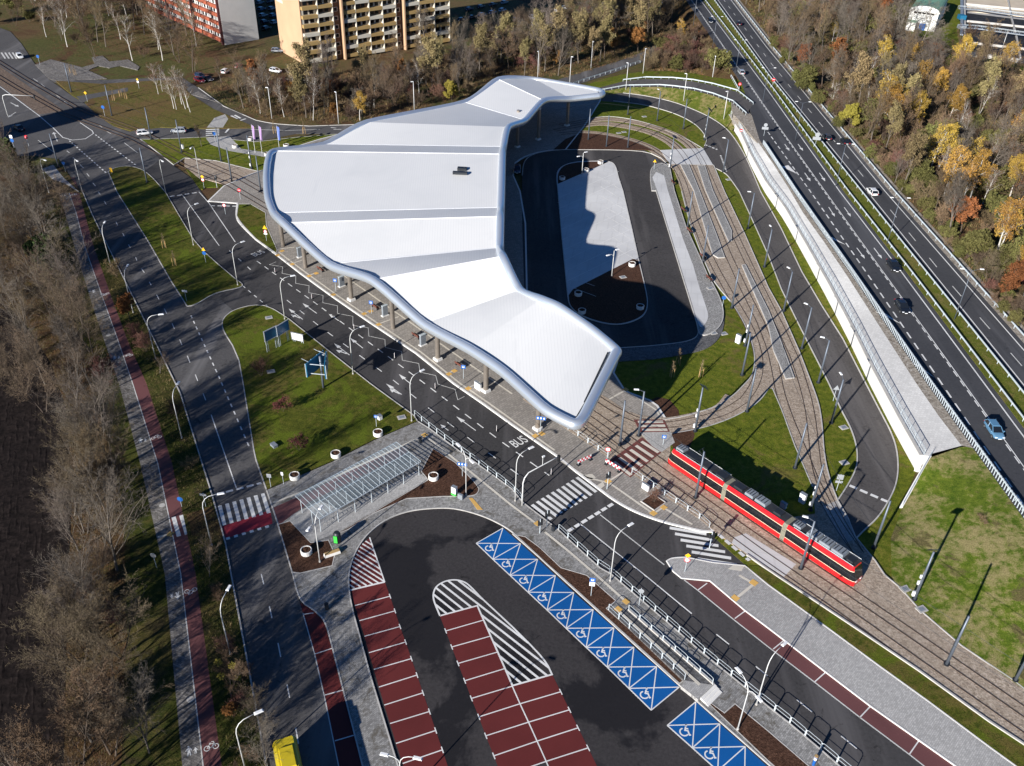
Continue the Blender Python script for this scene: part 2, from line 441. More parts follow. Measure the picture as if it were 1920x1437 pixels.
plain('white_metal', (0.78, 0.78, 0.77), 0.4, 0.0, 0.05, 3.0)
plain('dark_metal', (0.028, 0.032, 0.038), 0.5, 0.3, 0.1, 3.0)
plain('black_plastic', (0.012, 0.013, 0.015), 0.5, 0.0, 0.1, 3.0)
plain('green_paint', (0.05, 0.50, 0.06), 0.4, 0, 0.05)
plain('wood_red', (0.11, 0.035, 0.022), 0.7, 0, 0.25, 6.0)
plain('wood_stake', (0.42, 0.27, 0.11), 0.8, 0, 0.2, 6.0)
plain('sign_blue', (0.012, 0.10, 0.36), 0.4, 0, 0.05)
plain('sign_white', (0.80, 0.80, 0.80), 0.4, 0, 0.03)
plain('sign_red', (0.55, 0.015, 0.03), 0.4, 0, 0.05)
plain('sign_yellow', (0.75, 0.42, 0.015), 0.4, 0, 0.05)
plain('sign_back', (0.40, 0.42, 0.44), 0.5, 0.4, 0.06)
plain('sign_teal', (0.012, 0.12, 0.22), 0.5, 0, 0.1)
glass('glass_dark', (0.008, 0.010, 0.013))
glass('panel_solar', (0.010, 0.016, 0.035), 0.12)
plain('tank_water', (0.022, 0.019, 0.017), 0.6, 0, .3, .3, 'pos', .12)

def W_(s, z=0.0): return F(s, z)
def island(name, pts, mat, z=0.10, kerb=True, zb=-0.3, kerb_mat='kerb', kw=0.16, kh=0.03, parent=None):
    o = struct(name, MB().slab(pts, zb, z), mat, parent)
    if kerb:
        k = MB().sweep(atz(pts, 0), -kw/2, kw/2, zb, z+kh, closed=True)
        k.build('kerb', kerb_mat, o)
    return o
def kerb_line(parent, pts, z=0.0, h=0.13, wdt=0.18, mat='kerb'):
    return MB().sweep(atz(pts, z), -wdt/2, wdt/2, -0.2, h).build('kerb', mat, parent)
def ext(pts, d0, d1):
    a = pts[0]+(pts[0]-pts[1]).normalized()*d0; b = pts[-1]+(pts[-1]-pts[-2]).normalized()*d1
    return [a]+pts+[b]

def inpoly0(p, poly):
    c = False
    for a, b in zip(poly, poly[1:]+poly[:1]):
        if (a.y > p.y) != (b.y > p.y) and p.x < (b.x-a.x)*(p.y-a.y)/(b.y-a.y)+a.x: c = not c
    return c
# ---------------------------------------------------------------- ground sheet, field, verges
gb = MB(); g0 = [(-2500, -300), (2500, -300), (2500, 3000), (-2500, 3000)]
ground = struct('ground', MB().add([(x, y, -0.10) for x, y in g0], [(0, 1, 2, 3)]), 'ground_autumn')
fld = F("118,1500 122,1300 124,1200 128,1077 134,960 134,880 122,760 95,680 40,600 0,560")
fb = MB()
fpts = [Vector((-240, fld[0].y-20, 0)), Vector((fld[0].x, fld[0].y-20, 0))]+fld+[Vector((-240, fld[-1].y+8, 0))]
field = struct('field', fb.slab(fpts, -0.4, -0.03), 'soil')
# plough ridges running with the field's edge
pr = MB(); rr = random.Random(5)
f0, f1 = P(124, 1500), P(132, 880); fd = (f1-f0).normalized(); fn = Vector((-fd.y, fd.x, 0))
for k in range(70):
    s0 = rr.uniform(-6, -2); o = len(pr.v); cnt = 0; q = f0+fn*(.9+k*.85)
    while s0 < 130-k*.2:
        p = q+fd*s0+fn*rr.uniform(-.14, .14); hh = rr.uniform(-.02, .05)
        if not inpoly0(p, fpts): break
        pr.v += [tuple(p-fn*.42)[:2]+(-.06,), tuple(p+fn*rr.uniform(-.12, .12))[:2]+(hh-.03,), tuple(p+fn*.42)[:2]+(-.06,)]; cnt += 1; s0 += rr.uniform(.8, 1.6)
    for i in range(cnt-1):
        for e in range(2):
            c = o+i*3+e; pr.f.append((c, c+1, c+4, c+3)); pr.m.append(0)
rg = pr.build('furrow', 'soil', field); rg['kind'] = 'stuff'
hedge_ground = struct('verge_leaf_litter', MB().slab(F("118,1500 124,1200 128,1077 134,900 122,760 60,620 0,560 -40,480 -40,330 60,330 105,420 165,570 215,720 255,870 285,1000 300,1077 330,1437 336,1500"), -0.3, -0.045), 'litter')
verge_l = struct('verge_path_side', MB().slab(F("200,1500 228,1437 232,1300 238,1200 235,1077 230,960 210,860 180,740 140,600 100,480 80,400 108,360 139,460 169,560 194,635 223,720 263,870 309,1077 342,1437 348,1500"), -0.3, -0.02), 'verge_grass')
verge_r = struct('verge_road_side', MB().slab(F("416,1437 421,1500 512,1500 500,1437 473,1290 437,1097 423,1020 398,930 338,738 267,593 173,403 155,360 148,360 175,460 210,560 238,635 275,720 323,870 367,1077"), -0.3, 0.06), 'verge_grass')
kerb_line(verge_r, F("520,1520 500,1437 473,1290 437,1097 423,1020 398,930 338,738 267,593 173,403 155,360"), 0, 0.12)
# footpath and cycle path
footpath = struct('footpath', MB().slab(F("348,1500 342,1437 309,1077 263,870 223,720 194,635 169,560 139,460 122,400 108,360 100,330 118,326 129,360 143,400 158,460 193,560 220,635 249,720 296,870 339,1077 381,1437 388,1500"), -0.2, 0.03), 'paver_path')
cycle_path = struct('cycle_path', MB().slab(F("388,1500 381,1437 339,1077 296,870 249,720 220,635 193,560 158,460 143,400 129,360 122,335 140,333 148,360 160,400 175,460 210,560 238,635 275,720 323,870 367,1077 416,1437 424,1500"), -0.2, 0.035), 'paint_red_cycle')
line('edge_line', cycle_path, F("384,1470 381,1437 339,1077 296,870 249,720 220,635 193,560 158,460 143,400 129,360"), 0.12, 0.042, 'paint_white_worn')
for a, b in (("1284,998", "1330,1143"), ("1342,985", "1390,1128")):
    pa = [float(v) for v in a.split(',')]; pb = [float(v) for v in b.split(',')]
    stripe('zebra_stripe', cycle_path, P((pa[0]+15)/3.9917, 720+pa[1]/3.9917), P((pb[0]+10)/3.9917, 720+pb[1]/3.9917), 0.55, 0.046, 'paint_white')
stripe('tactile_strip', footpath, P(296, 1008), P(319, 1002), 0.35, 0.038, 'tactile_white')
stripe('tactile_block', footpath, P(316, 1006), P(323, 998), 0.8, 0.042, 'paint_yellow')
struct('worn_crossing_path', MB().slab(F("349,965 398,950 423,1015 360,1005"), -0.2, 0.075), 'litter')

# ---------------------------------------------------------------- the roads
road = struct('road', MB().slab(F(
 "530,1520 500,1437 473,1290 437,1097 423,1020 398,930 338,738 267,593 173,403 155,360 138,340 110,298 60,292 -60,300 -200,290 -200,60 -60,30 20,60 40,82 66,122~ 93,150 135,180 160,195 185,218~ 213,238~ 245,248~ "
 "263,260 276,272 326,311 361,336 377,360 391,378 445,382 442,408~ 452,423~ 480,450 518,478 563,513 625,558 693,605 780,663 851,720 906,758 960,797 1043,855 1080,885 1120,915~ 1150,938~ 1185,958~ 1223,973~ 1256,983~ 1286,990 1316,997 1336,998 1402,1050 1396,1062 1336,1056 1286,1046 1260,1047~ 1250,1053~ 1262,1072 1278,1085 1331,1090 1396,1145 1440,1178 1548,1261 1632,1325 1723,1389 1791,1437 1890,1510 "
 "1660,1510 1573,1437 1540,1408 1477,1355 1440,1326 1393,1287 1313,1222 1265,1180 1145,1077 1125,1066 1085,1030 1045,993 980,943 960,918 891,868 856,843 806,805 783,791 640,850 500,920 520,980 549,1078 561,1127~ 590,1145~ 610,1165~ 620,1202 643,1292 665,1378 680,1437 705,1520"), -0.4, 0.0), 'asphalt_new')
# the older carriageway to the left of the islands is greyer
struct('road_old', MB().slab(F("530,1520 500,1437 473,1290 437,1097 423,1020 398,930 338,738 267,593 173,403 155,360 138,340 110,298 60,292 -60,300 -200,290 -200,60 -60,30 20,60 40,82 66,122 93,150 135,180 160,195 185,218 213,238 245,248 276,272 300,300 270,322 213,318 219,360 276,450 321,528 351,575 411,560 440,585 423,628 436,648 448,676 456,720 468,795 476,845 497,915 520,980 546,1077 568,1150 590,1227 609,1310 635,1437 655,1520"), -0.4, 0.004), 'asphalt_old')
ISL1 = F("203,323 213,316~ 233,312~ 250,313~ 270,320~ 288,336 311,362 336,405 363,450 383,473 411,498 443,525 456,534~ 452,540~ 411,548~ 391,557~ 376,567~ 361,574~ 351,575 321,528 276,450 219,360")
island1 = island('traffic_island_lawn', ISL1, 'lawn_olive', 0.10)
ISL2 = F("480,573 463,575~ 436,583~ 418,598~ 416,613~ 423,628~ 436,648 448,676 456,720 468,795 476,845 480,863 500,920 620,868 700,827 783,791 776,780 746,758 694,720 613,656 543,600 513,580~ 495,574~")
island2 = island('billboard_lawn', ISL2, 'lawn_olive', 0.10)
# pavement between road and car park
PAV = F("500,920 620,868 700,827 783,791 806,805 856,843 891,868 960,918 980,943 1045,993 1085,1030 1125,1066 1145,1077 1265,1180 1313,1222 1393,1287 1440,1326 1477,1355 1540,1408 1573,1437 1660,1510 1530,1510 1440,1433 1303,1312 1045,1077 960,998 943,986~ 906,968~ 856,954~ 818,953~ 768,958~ 726,973~ 693,998~ 673,1023~ 660,1051~ 653,1080~ 655,1115~ 663,1152 695,1270 746,1437 768,1520 705,1520 680,1437 665,1378 643,1292 620,1202 610,1165~ 590,1145~ 561,1127~ 549,1078 520,980")
pavement = island('pavement', PAV, 'paver_mottled', 0.10)
lot = struct('parking_lot', MB().slab(F("1530,1510 1440,1433 1303,1312 1045,1077 960,998 943,986~ 906,968~ 856,954~ 818,953~ 768,958~ 726,973~ 693,998~ 673,1023~ 660,1051~ 653,1080~ 655,1115~ 663,1152 695,1270 746,1437 768,1520"), -0.4, 0.002), 'asphalt_lot')
def patch(name, s, mat, z, parent=pavement, kerb=False):
    o = MB().slab(F(s), z-0.05, z).build(name, mat, parent)
    if kerb: MB().sweep(atz(F(s), 0), -0.06, 0.06, 0, z+0.02, closed=True).build('kerb', 'kerb', parent)
    return o
patch('mulch_bed', "521,985 544,978 583,1019 616,1014 628,1040 623,1062 563,1076 548,1074", 'mulch', 0.106, kerb=True)
patch('mulch_bed', "632,1003 803,901 790,885 812,842 853,868 898,913~ 897,925~ 886,932~ 831,932 763,936 700,964 655,993", 'mulch', 0.106, kerb=True)
patch('concrete_pad', "543,978 585,1018 632,1001 802,900 781,884 640,958 600,940 545,968", 'paver_grey', 0.112)
patch('shelter_floor', "545,968 600,940 640,958 781,884 768,848 700,885 560,950", 'paver_dark', 0.112)
patch('cycle_strip', "513,953 573,927 640,893 755,838 765,850 650,908 582,942 524,985", 'paint_red_cycle', 0.118)
patch('mulch_bed', "962,1003 985,1008 1012,1028 1052,1066 1100,1080 1155,1128 1137,1142 1285,1275 1274,1283 1050,1080", 'mulch', 0.108, kerb=True)
patch('mulch_bed', "1314,1306 1358,1338 1378,1321 1440,1372 1600,1510 1532,1508 1440,1428", 'mulch', 0.108, kerb=True)
def tline(pts, wdt=0.32, z=0.125, mat='tactile_white', par=pavement): return line('tactile_strip', par, pts, wdt, z, mat)
tline(F("513,944 573,921 655,883 796,818")); tline(F("797,818 880,884 957,947 1008,985")); tline(F("1022,999 1070,1038 1120,1081 1172,1128"))
for x, y in ((796, 817), (1008, 983), (1174, 1129), (1159, 1144), (1312, 1284)):
    piece('tactile_block', pavement, P(x, y)+Vector((0, 0, .13)), (0.8, 0.8, 0.02), SA, 'paint_yellow')
MB().slab(F("879,935 886,935 905,957 895,957"), .06, .125).build('tactile_block', 'paint_yellow', pavement)

# ---------------------------------------------------------------- terminal plaza, tram bed, bus yard
lawn = struct('terminal_lawn', MB().slab(F("1100,182 1168,174 1210,180 1261,191 1298,205 1331,219 1362,230 1386,260 1406,308 1433,360 1470,413 1510,485 1548,555 1590,636 1630,720 1678,813 1717,884 1692,950 1685,1040 1760,1110 1960,1285 2000,1480 1910,1510 1460,1110 1400,1062 1330,1000 1180,880 1060,790 1000,600 960,400"), -0.3, 0.03), 'lawn_green')
plaza = island('terminal_plaza', F("391,378 420,350 470,328 500,318 510,290 600,262 700,236 800,214 880,190 1000,152 1130,172 1125,190 1095,238 1060,282 1023,283~ 985,293~ 966,306 962,330 975,360 985,420 988,553 1010,600 1090,645 1158,652 1157,680 1150,700 1172,735 1218,752 1232,762 1250,790 1243,812 1264,838 1258,858 1300,905 1336,998 1316,997 1286,990 1256,983~ 1223,973~ 1185,958~ 1150,938~ 1120,915~ 1080,885 1043,855 960,797 906,758 851,720 780,663 693,605 625,558 563,513 518,478 480,450 452,423~ 442,408~ 445,382"), 'paver_platform', 0.14, kerb_mat='concrete_white', kw=0.34, kh=0.02)
yard = struct('bus_yard', MB().slab(F("983,553 979,420 979,330 982,303~ 1000,290~ 1030,284~ 1060,282 1208,283 1250,308 1222,316~ 1219,330~ 1222,360 1230,360 1253,435 1276,510 1293,565 1306,608 1311,631~ 1288,643~ 1223,650 1158,655 1080,640 1005,598"), -0.3, 0.15), 'asphalt_yard')
kerb_line(yard, F("979,330 982,303~ 1000,290~ 1030,284~ 1060,282 1208,283~ 1240,298 1252,310"), .15, .10)
struct('yard_bypass_strip', MB().slab(F("1305,608 1311,631~ 1288,643~ 1223,650 1158,655 1156,679 1223,675 1296,664~ 1331,653~ 1351,633~ 1358,610~ 1358,585~ 1348,555 1336,527"), -0.2, 0.155), 'paver_dark')
kerb_line(yard, F("1306,608 1311,631~ 1288,643~ 1223,650 1150,655"), .15, .09, 0.14)
YI = F("1046,360 1043,335~ 1046,320~ 1060,310~ 1082,305~ 1110,304 1143,304~ 1154,311~ 1160,336 1168,360 1185,433 1197,488 1207,530 1215,567~ 1211,590~ 1193,603~ 1160,612~ 1123,607~ 1085,593~ 1067,575~ 1064,555 1053,443")
yisl = island('bus_parking_island', YI, 'concrete_slab', 0.27, zb=0.0)
MB().slab(F("1046,347 1045,328~ 1056,312~ 1082,306~ 1110,305 1142,305"), .2, .276).build('mulch_bed', 'mulch', yisl)
MB().slab(F("1074,545 1186,488 1196,489 1206,530 1214,567~ 1210,589~ 1192,602~ 1160,611~ 1124,606~ 1086,592~ 1068,575~ 1066,556~"), .2, .276).build('mulch_bed', 'mulch', yisl)
# bay lines: slanted across the concrete island
for i in range(10):
    a = P(1046+i*2.0, 372+i*19.5, .27); b = P(1160+i*4.2, 322+i*17.8, .27)
    if i < 9: stripe('bay_line', yisl, a, b, 0.12, 0.276, 'paint_white')
for i in range(9):
    a = P(1046+i*2.2, 380+i*19.5, .27); b = P(1096+i*2.7, 404+i*19.5-4, .27)
    stripe('bay_line', yisl, a, b, 0.1, 0.2765, 'paint_white_worn')
for i in range(8):
    a = P(1120+i*4.5, 330+i*19, .27); b = P(1166+i*4.2, 356+i*19, .27)
    stripe('bay_line', yisl, a, b, 0.1, 0.2765, 'paint_white_worn')
tp = island('tram_platform', F("1222,360 1219,335~ 1220,318~ 1232,309~ 1245,308~ 1256,318 1264,360 1286,428 1311,483 1328,523 1336,535 1350,562~ 1357,590~ 1352,612~ 1335,628~ 1311,633~ 1306,608 1293,565 1276,510 1253,435 1230,360"), 'platform_stone', 0.34, zb=0.0)
MB().slab(F("1223,335 1230,325 1245,332 1252,360 1262,392 1280,450 1299,500 1312,545 1326,585~ 1328,602~ 1314,620~ 1308,608 1295,565 1278,510 1255,435 1232,360"), .3, .35).build('concrete_slab', 'concrete_slab', tp)

# tram track beds
bal = struct('tram_bed', MB().slab(F("1252,308 1278,300 1318,279 1336,311 1358,360 1396,440 1418,490 1440,540 1465,585 1498,660 1521,720 1535,758 1541,795 1545,860 1558,910 1570,940 1590,975 1603,1008 1640,1053 1658,1080 1688,1105 1723,1145 1766,1182 1801,1212 1853,1247 1898,1277 1960,1325 2060,1400 1990,1450 1920,1398 1853,1354 1723,1260 1615,1187 1540,1137 1457,1082 1400,1042 1338,997 1311,975 1248,933 1185,890 1135,855 1045,795 980,750 1060,700 1148,754 1183,779 1215,782 1243,788 1273,785~ 1311,775~ 1346,763~ 1376,743~ 1396,722~ 1411,706~ 1416,673~ 1408,636~ 1393,603 1371,568 1351,545 1336,525 1316,480 1293,418 1278,360 1264,320"), -0.2, 0.172), 'ballast')
# the green islands inside the track bed
struct('track_triangle_lawn', MB().slab(F("1440,730 1423,755~ 1386,778~ 1351,793~ 1311,805~ 1258,814 1256,858 1300,880 1375,925 1460,975 1528,965 1523,915 1490,838 1465,770 1448,732"), 0, 0.20), 'lawn_green')
struct('tram_mulch', MB().slab(F("1256,858 1262,842 1250,815 1300,806 1302,820 1285,860 1300,880"), 0, 0.212), 'mulch')
struct('loop_mulch', MB().slab(F("1035,284 1060,262 1088,251 1135,254 1175,263 1212,277 1228,284 1208,282 1060,281"), 0, .152), 'mulch')
struct('loop_mulch', MB().slab(F("1218,752 1232,745 1255,750 1272,770 1274,784 1250,789 1236,764"), 0, 0.06), 'mulch')
for nm, s in (('platform_strip', "1276,311 1291,311 1311,360 1343,443 1358,485 1346,486 1336,480 1301,360 1288,335"),
              ('platform_strip', "1308,313 1321,313 1336,360 1371,435 1371,454 1366,455 1351,423 1323,360"),
              ('platform_strip', "1391,500 1397,499 1440,585 1462,640 1488,711 1473,713 1450,660 1440,613")):
    o = MB().slab(F(s), 0.1, 0.36).build(nm, 'platform_stone', bal)
    MB().sweep(atz(F(s), 0), -.08, .08, .1, .375, closed=True).build('edge_stone', 'kerb', bal)
# top loops
def bed(name, c, wdt=3.3, z=0.075): return struct(name, MB().sweep(atz(c, 0), -wdt/2, wdt/2, -.1, z), 'ballast')
TA = F("1395,752 1415,725~ 1424,690~ 1418,650~ 1400,605~ 1372,560 1345,512 1320,462 1300,410 1286,360 1278,335~ 1262,308~ 1240,290~ 1205,270~ 1150,255~ 1095,248~ 1050,252")
TB = F("1610,1040 1580,1000~ 1550,950~ 1525,900 1505,850 1480,790 1462,740~ 1455,700~ 1445,655~ 1425,605 1395,545 1365,480 1340,420 1314,360 1304,335~ 1290,305~ 1275,283~ 1255,265~ 1220,248~ 1172,237~ 1125,231~ 1090,236~ 1040,246")
TC = F("1610,1040 1582,993~ 1548,930~ 1530,880~ 1525,830~ 1518,770~ 1505,720~ 1490,675 1465,620 1435,560 1405,500 1372,430 1341,360 1330,335~ 1317,305~ 1300,278~ 1278,260~ 1245,245~ 1200,231~ 1150,224~ 1115,224~ 1050,236")
TA2 = F("1395,752 1360,775~ 1310,789~ 1255,800~ 1205,795~ 1150,770~ 1080,722 1000,662")
def part_of(pts, px0): return [p for p in pts]
bed('loop_bed', F("1252,304 1240,290~ 1205,270~ 1150,255~ 1095,248~ 1050,252"))
bed('loop_bed', F("1292,306 1275,283~ 1255,265~ 1220,248~ 1172,237~ 1125,231~ 1090,236~ 1040,246"), 3.3, 0.079)
bed('loop_bed', F("1318,306 1300,278~ 1278,260~ 1245,245~ 1200,231~ 1150,224~ 1115,224~ 1050,236"), 3.3, 0.083)
struct('loop_bed_edge', MB().sweep(F("1316,278 1293,264~ 1261,250~ 1223,234~ 1175,222~ 1133,218~ 1100,225"), -.1, .1, -.1, .14), 'kerb')
bed('loop_bed', F("1380,748 1360,775~ 1310,789~ 1255,800~ 1205,797 1170,785"), 3.9, 0.178)
for s in ("1396,722 1376,743~ 1346,763~ 1311,775~ 1273,785~ 1243,789", "1440,732 1423,756~ 1386,779~ 1351,794~ 1311,806~ 1258,815",
          "1448,730 1465,770 1490,838 1523,915", "1338,311 1358,360 1396,440 1418,490 1440,540 1465,585 1498,660 1521,720~ 1535,758~ 1541,795~ 1545,860~ 1558,910~ 1570,940 1590,975 1603,1008 1640,1053 1658,1080 1688,1105 1723,1145 1766,1182 1801,1212 1853,1247 1898,1277 1960,1325",
          "1278,360 1293,418 1316,480 1336,525 1351,545 1371,568 1393,603~ 1408,636~ 1416,673~ 1411,706~ 1396,722"):
    MB().sweep(F(s), -.08, .08, 0, .24).build('edge_stone', 'kerb', bal)
struct('track_crossing_slab', MB().slab(F("1238,283 1318,279 1337,311 1256,309"), 0, 0.19), 'concrete_slab')
struct('track_crossing_slab', MB().slab(F("1376,1010 1398,1002 1492,1060 1470,1083 1400,1040 1372,1020"), 0, 0.19), 'concrete_slab')
struct('track_crossing_slab', MB().slab(F("1541,952 1570,940 1590,975 1606,1010 1584,1022 1560,985"), 0, 0.19), 'paver_grey')
# main double track
TM1 = F("-60,110 30,165 120,215 250,262 345,312 430,348 560,425 700,517 850,620 1000,730 1100,800 1230,897 1420,1035 1479,1076 1560,1132 1660,1203 1790,1296 1920,1388 2010,1450")
TM2 = F("-30,100 50,150 140,202 260,246 360,296 445,333 580,410 720,502 870,606 1020,718 1120,784 1262,886 1430,1003 1500,1051 1600,1117 1700,1185 1830,1275 1960,1365 2040,1425")
struct('tram_bed_west', MB().slab(F("346,298 404,303 483,323 435,342 428,348 372,334 346,312"), -.1, 0.13), 'ballast')
struct('tram_bed_road', MB().slab(F("-60,132 0,160 73,215 120,208 0,125 -60,92"), -.1, 0.02), 'ballast_dark')
def rails(parent, pts, z, g=0.7175):
    for sgn in (-1, 1): MB().sweep(atz(pts, z), sgn*g-.045, sgn*g+.045, -.1, .05).build('rail', 'rail_steel', parent)
for t in (TA, TB, TC, TA2, TM1, TM2): rails(bal, t, 0.178)
# tram bed north side lawn (between the tracks and the access road)
lawn_nw = island('flagpole_lawn', F("263,262 290,262~ 386,258 480,267 560,258 640,252 600,268 520,282 500,320 483,322 404,302 346,297 326,310 276,271~"), 'lawn_green', 0.11)
lawn_w = struct('west_wedge_lawn', MB().slab(F("346,313 372,335 425,350 400,352 385,352~ 377,358~ 361,336"), -.2, 0.10), 'lawn_olive')
wedge = island('platform_wedge_lawn', F("447,384 470,384 498,400 500,425 520,470 518,476 480,449 453,421~ 444,406~"), 'lawn_olive', 0.16, zb=0)

# ---------------------------------------------------------------- ring road, access roads
ring = struct('ring_road', MB().slab(F("1100,176 1168,175 1210,180~ 1261,191~ 1298,205~ 1331,220~ 1361,240~ 1381,265~ 1401,300~ 1426,360 1465,430 1503,510 1540,573 1580,636 1623,720 1653,778~ 1670,810~ 1680,838~ 1684,870~ 1682,900~ 1673,928~ 1648,970~ 1620,995~ 1598,1018 1570,940 1590,910~ 1604,883~ 1608,860~ 1605,833~ 1595,803~ 1580,775 1553,718 1498,610 1465,543 1440,478 1406,403 1386,360 1373,341~ 1361,326~ 1341,316 1336,311 1318,279 1321,272~ 1326,263~ 1318,248~ 1303,233~ 1276,218~ 1248,208~ 1208,197~ 1130,190"), -0.2, 0.05), 'asphalt_ring')
kerb_line(ring, F("1168,175 1210,180~ 1261,191~ 1298,205~ 1331,220~ 1361,240~ 1381,265~ 1401,300~ 1426,360 1465,430 1503,510 1540,573 1580,636 1623,720 1653,778~ 1670,810~ 1680,838~ 1684,870~ 1682,900~ 1673,928~ 1648,970~ 1620,995~ 1600,1016"), .05)
kerb_line(ring, F("1570,940 1590,910~ 1604,883~ 1608,860~ 1605,833~ 1595,803~ 1580,775 1553,718 1498,610 1465,543 1440,478 1406,403 1386,360 1373,341~ 1361,326~ 1341,316"), .05)
kerb_line(ring, F("1321,274 1326,263~ 1318,248~ 1303,233~ 1276,218~ 1248,208~ 1208,197~ 1150,190"), .05)
dashes('give_way_mark', ring, F("1593,911 1665,942"), 1.1, .45, .5, .06, 'paint_white')
dashes('give_way_mark', ring, F("1322,272 1345,281"), .8, .5, .5, .06, 'paint_white')
dashes('give_way_mark', ring, F("1351,292 1362,322"), .5, .5, .4, .06, 'paint_white')
old_slip = struct('old_slip_road', MB().slab(F("1000,165 1045,150 1100,133 1160,115 1205,98 1235,80 1255,82 1230,102 1202,118 1150,137 1085,158 1060,168"), -.2, 0.02), 'asphalt_old')
access = struct('access_road', MB().slab(F("245,247 300,240 386,243 480,241 440,222 400,205 358,178 330,150 283,152 190,158 100,154 93,148 190,150 283,147 340,145 372,165 420,200 480,226 513,233~ 580,237 670,234 760,220 760,236 640,251 555,251 480,266 386,257 300,261 263,261"), -.2, 0.01), 'asphalt_old')
kerb_line(access, F("372,165 420,200 480,226 513,233~ 580,237 670,234"), 0, .12)
struct('park_lawn', MB().slab(F("104,152 190,158 283,152 330,150 358,178 400,205 440,222 480,240 386,242 300,239 245,246 213,237 185,217 160,194 135,179"), -.2, 0.08), 'lawn_dry')
struct('corner_pavement', MB().slab(F("66,122 95,112 150,126 200,148 104,152 93,149"), -.2, 0.10), 'paver_path')
struct('park_path', MB().slab(F("172,108 192,105 205,116 240,112 262,126 258,132 225,124 205,128 185,124 160,134 150,128 178,120"), -.2, 0.06), 'paver_path')
struct('park_path', MB().slab(F("143,182 200,172 240,165 240,172 170,186 155,194"), -.2, 0.095), 'asphalt_old')
struct('crossing_path', MB().slab(F("388,240 402,222 422,215 428,224 418,240"), -.2, 0.09), 'paver_grey')
struct('footway_north', MB().slab(F("358,178 372,172 430,205 480,226 470,222 400,190"), -.2, 0.115), 'paver_path')
struct('terminal_path', MB().slab(F("386,260 430,256 452,280 520,290 512,298 430,284 395,272"), -.2, 0.125), 'paver_grey')
struct('west_corner_ground', MB().slab(F("-200,302 60,293 108,299 138,342 150,362 108,362 60,340 -200,420"), -.3, 0.07), 'ground_autumn')
struct('west_pavement', MB().slab(F("78,318 100,310 120,335 150,362 122,345 100,338"), -.3, 0.10), 'paver_grey')

# ---------------------------------------------------------------- motorway on its raised bank
HM = 3.8
def FM(s): return F(s, HM)
m_left = ext(FM("1424,262 1488,360 1738,720 1920,973"), 0, 80)
def straight(s, d0=150, d1=80): return ext(FM(s), d0, d1)
l_edge_w = straight("1288,13 1316,58 1372,140")                     # upper left side, before the slip road joins
xr = straight("1313,0 1440,170 1575,360 1690,510 1846,720", 300, 130)     # right white line, near carriageway
rail2 = straight("1336,0 1440,145 1608,358 1896,720", 300, 130)
r_l = straight("1342,0 1448,148 1620,360 1908,720", 300, 130)
r_r = straight("1373,0 1440,88 1665,360 1920,650", 300, 130)
near_l = [p for p in straight("1286,0 1316,45 1392,160 1424,262 1488,360 1738,720 1920,973", 300, 80)]
mw = MB().slab(near_l+list(reversed(offs(r_r, 2.0))), -0.3, HM)
motorway = struct('motorway', mw, 'asphalt_motorway')
zM = HM+0.006
line('edge_line', motorway, xr, 0.22, zM, 'paint_white')
line('edge_line', motorway, offs(r_l, .9), 0.2, zM, 'paint_white')
line('edge_line', motorway, offs(r_r, -.6), 0.2, zM, 'paint_white')
med = list(offs(xr, 1.0)); medr = list(offs(r_l, -.3))
md = MB().slab(med+list(reversed(medr)), HM-.2, HM+.10); struct('motorway_median', md, 'median_grass')
shoulder = struct('motorway_shoulder', MB().slab(list(offs(r_r, .5))+list(reversed(offs(r_r, 3.2))), -.3, HM+.02), 'gravel_grey')
dash_l = straight("1440,248 1520,360 1640,534 1760,711 1920,948", 0, 60)
dashes('lane_dash', motorway, dash_l, 2.0, 1.6, .26, zM, 'paint_white')
ctr = straight("1400,150 1462,240 1548,360 1640,488 1808,720 1920,876", 120, 80)
dashes('lane_dash', motorway, offs(ctr, -.28), 1.6, 1.2, .18, zM, 'paint_white')
line('lane_line', motorway, ctr, .14, zM, 'paint_white')
ctr2 = [a*.5+b*.5 for a, b in zip(resample(r_l, 40)[:9], resample(r_r, 40)[:9])]
mid = [ (r_l[0]+r_r[0])/2, (r_l[-1]+r_r[-1])/2 ]
mid = straight("1357,0 1445,118 1642,360 1780,530 1915,685", 300, 100)
dashes('lane_dash', motorway, mid, 4.0, 8.0, .18, zM, 'paint_white_worn')
def arrow(name, parent, a, b, z, wdt=.16, head=.9, hw=.75, mat='paint_white'):
    a = Vector((a.x, a.y, 0)); b = Vector((b.x, b.y, 0)); d = (b-a).normalized(); n_ = Vector((-d.y, d.x, 0)); k = b-d*min(head, (b-a).length*.45)
    mb = MB(); mb.slab([a+n_*wdt/2, k+n_*wdt/2, k+n_*hw/2, b, k-n_*hw/2, k-n_*wdt/2, a-n_*wdt/2], z-.006, z+.006)
    return mb.build(name, mat, parent)
for s in ("455,115 500,185", "570,115 620,185", "665,420 725,500", "793,420 853,500"):
    (a, b) = [tuple(float(v) for v in q.split(',')) for q in s.split()]
    arrow('lane_arrow', motorway, P(1440+a[0]/3.9917, 360+a[1]/3.9917, HM), P(1440+b[0]/3.9917, 360+b[1]/3.9917, HM), zM, .18, 1.6, .75)
for s in ("125,1080 160,1130", "225,1080 262,1130", "275,1295 318,1358", "385,1295 428,1358"):
    (a, b) = [tuple(float(v) for v in q.split(',')) for q in s.split()]
    arrow('lane_arrow', motorway, P(1440+a[0]/3.9917, a[1]/3.9917, HM), P(1440+b[0]/3.9917, b[1]/3.9917, HM), zM, .2, 2.0, .9)
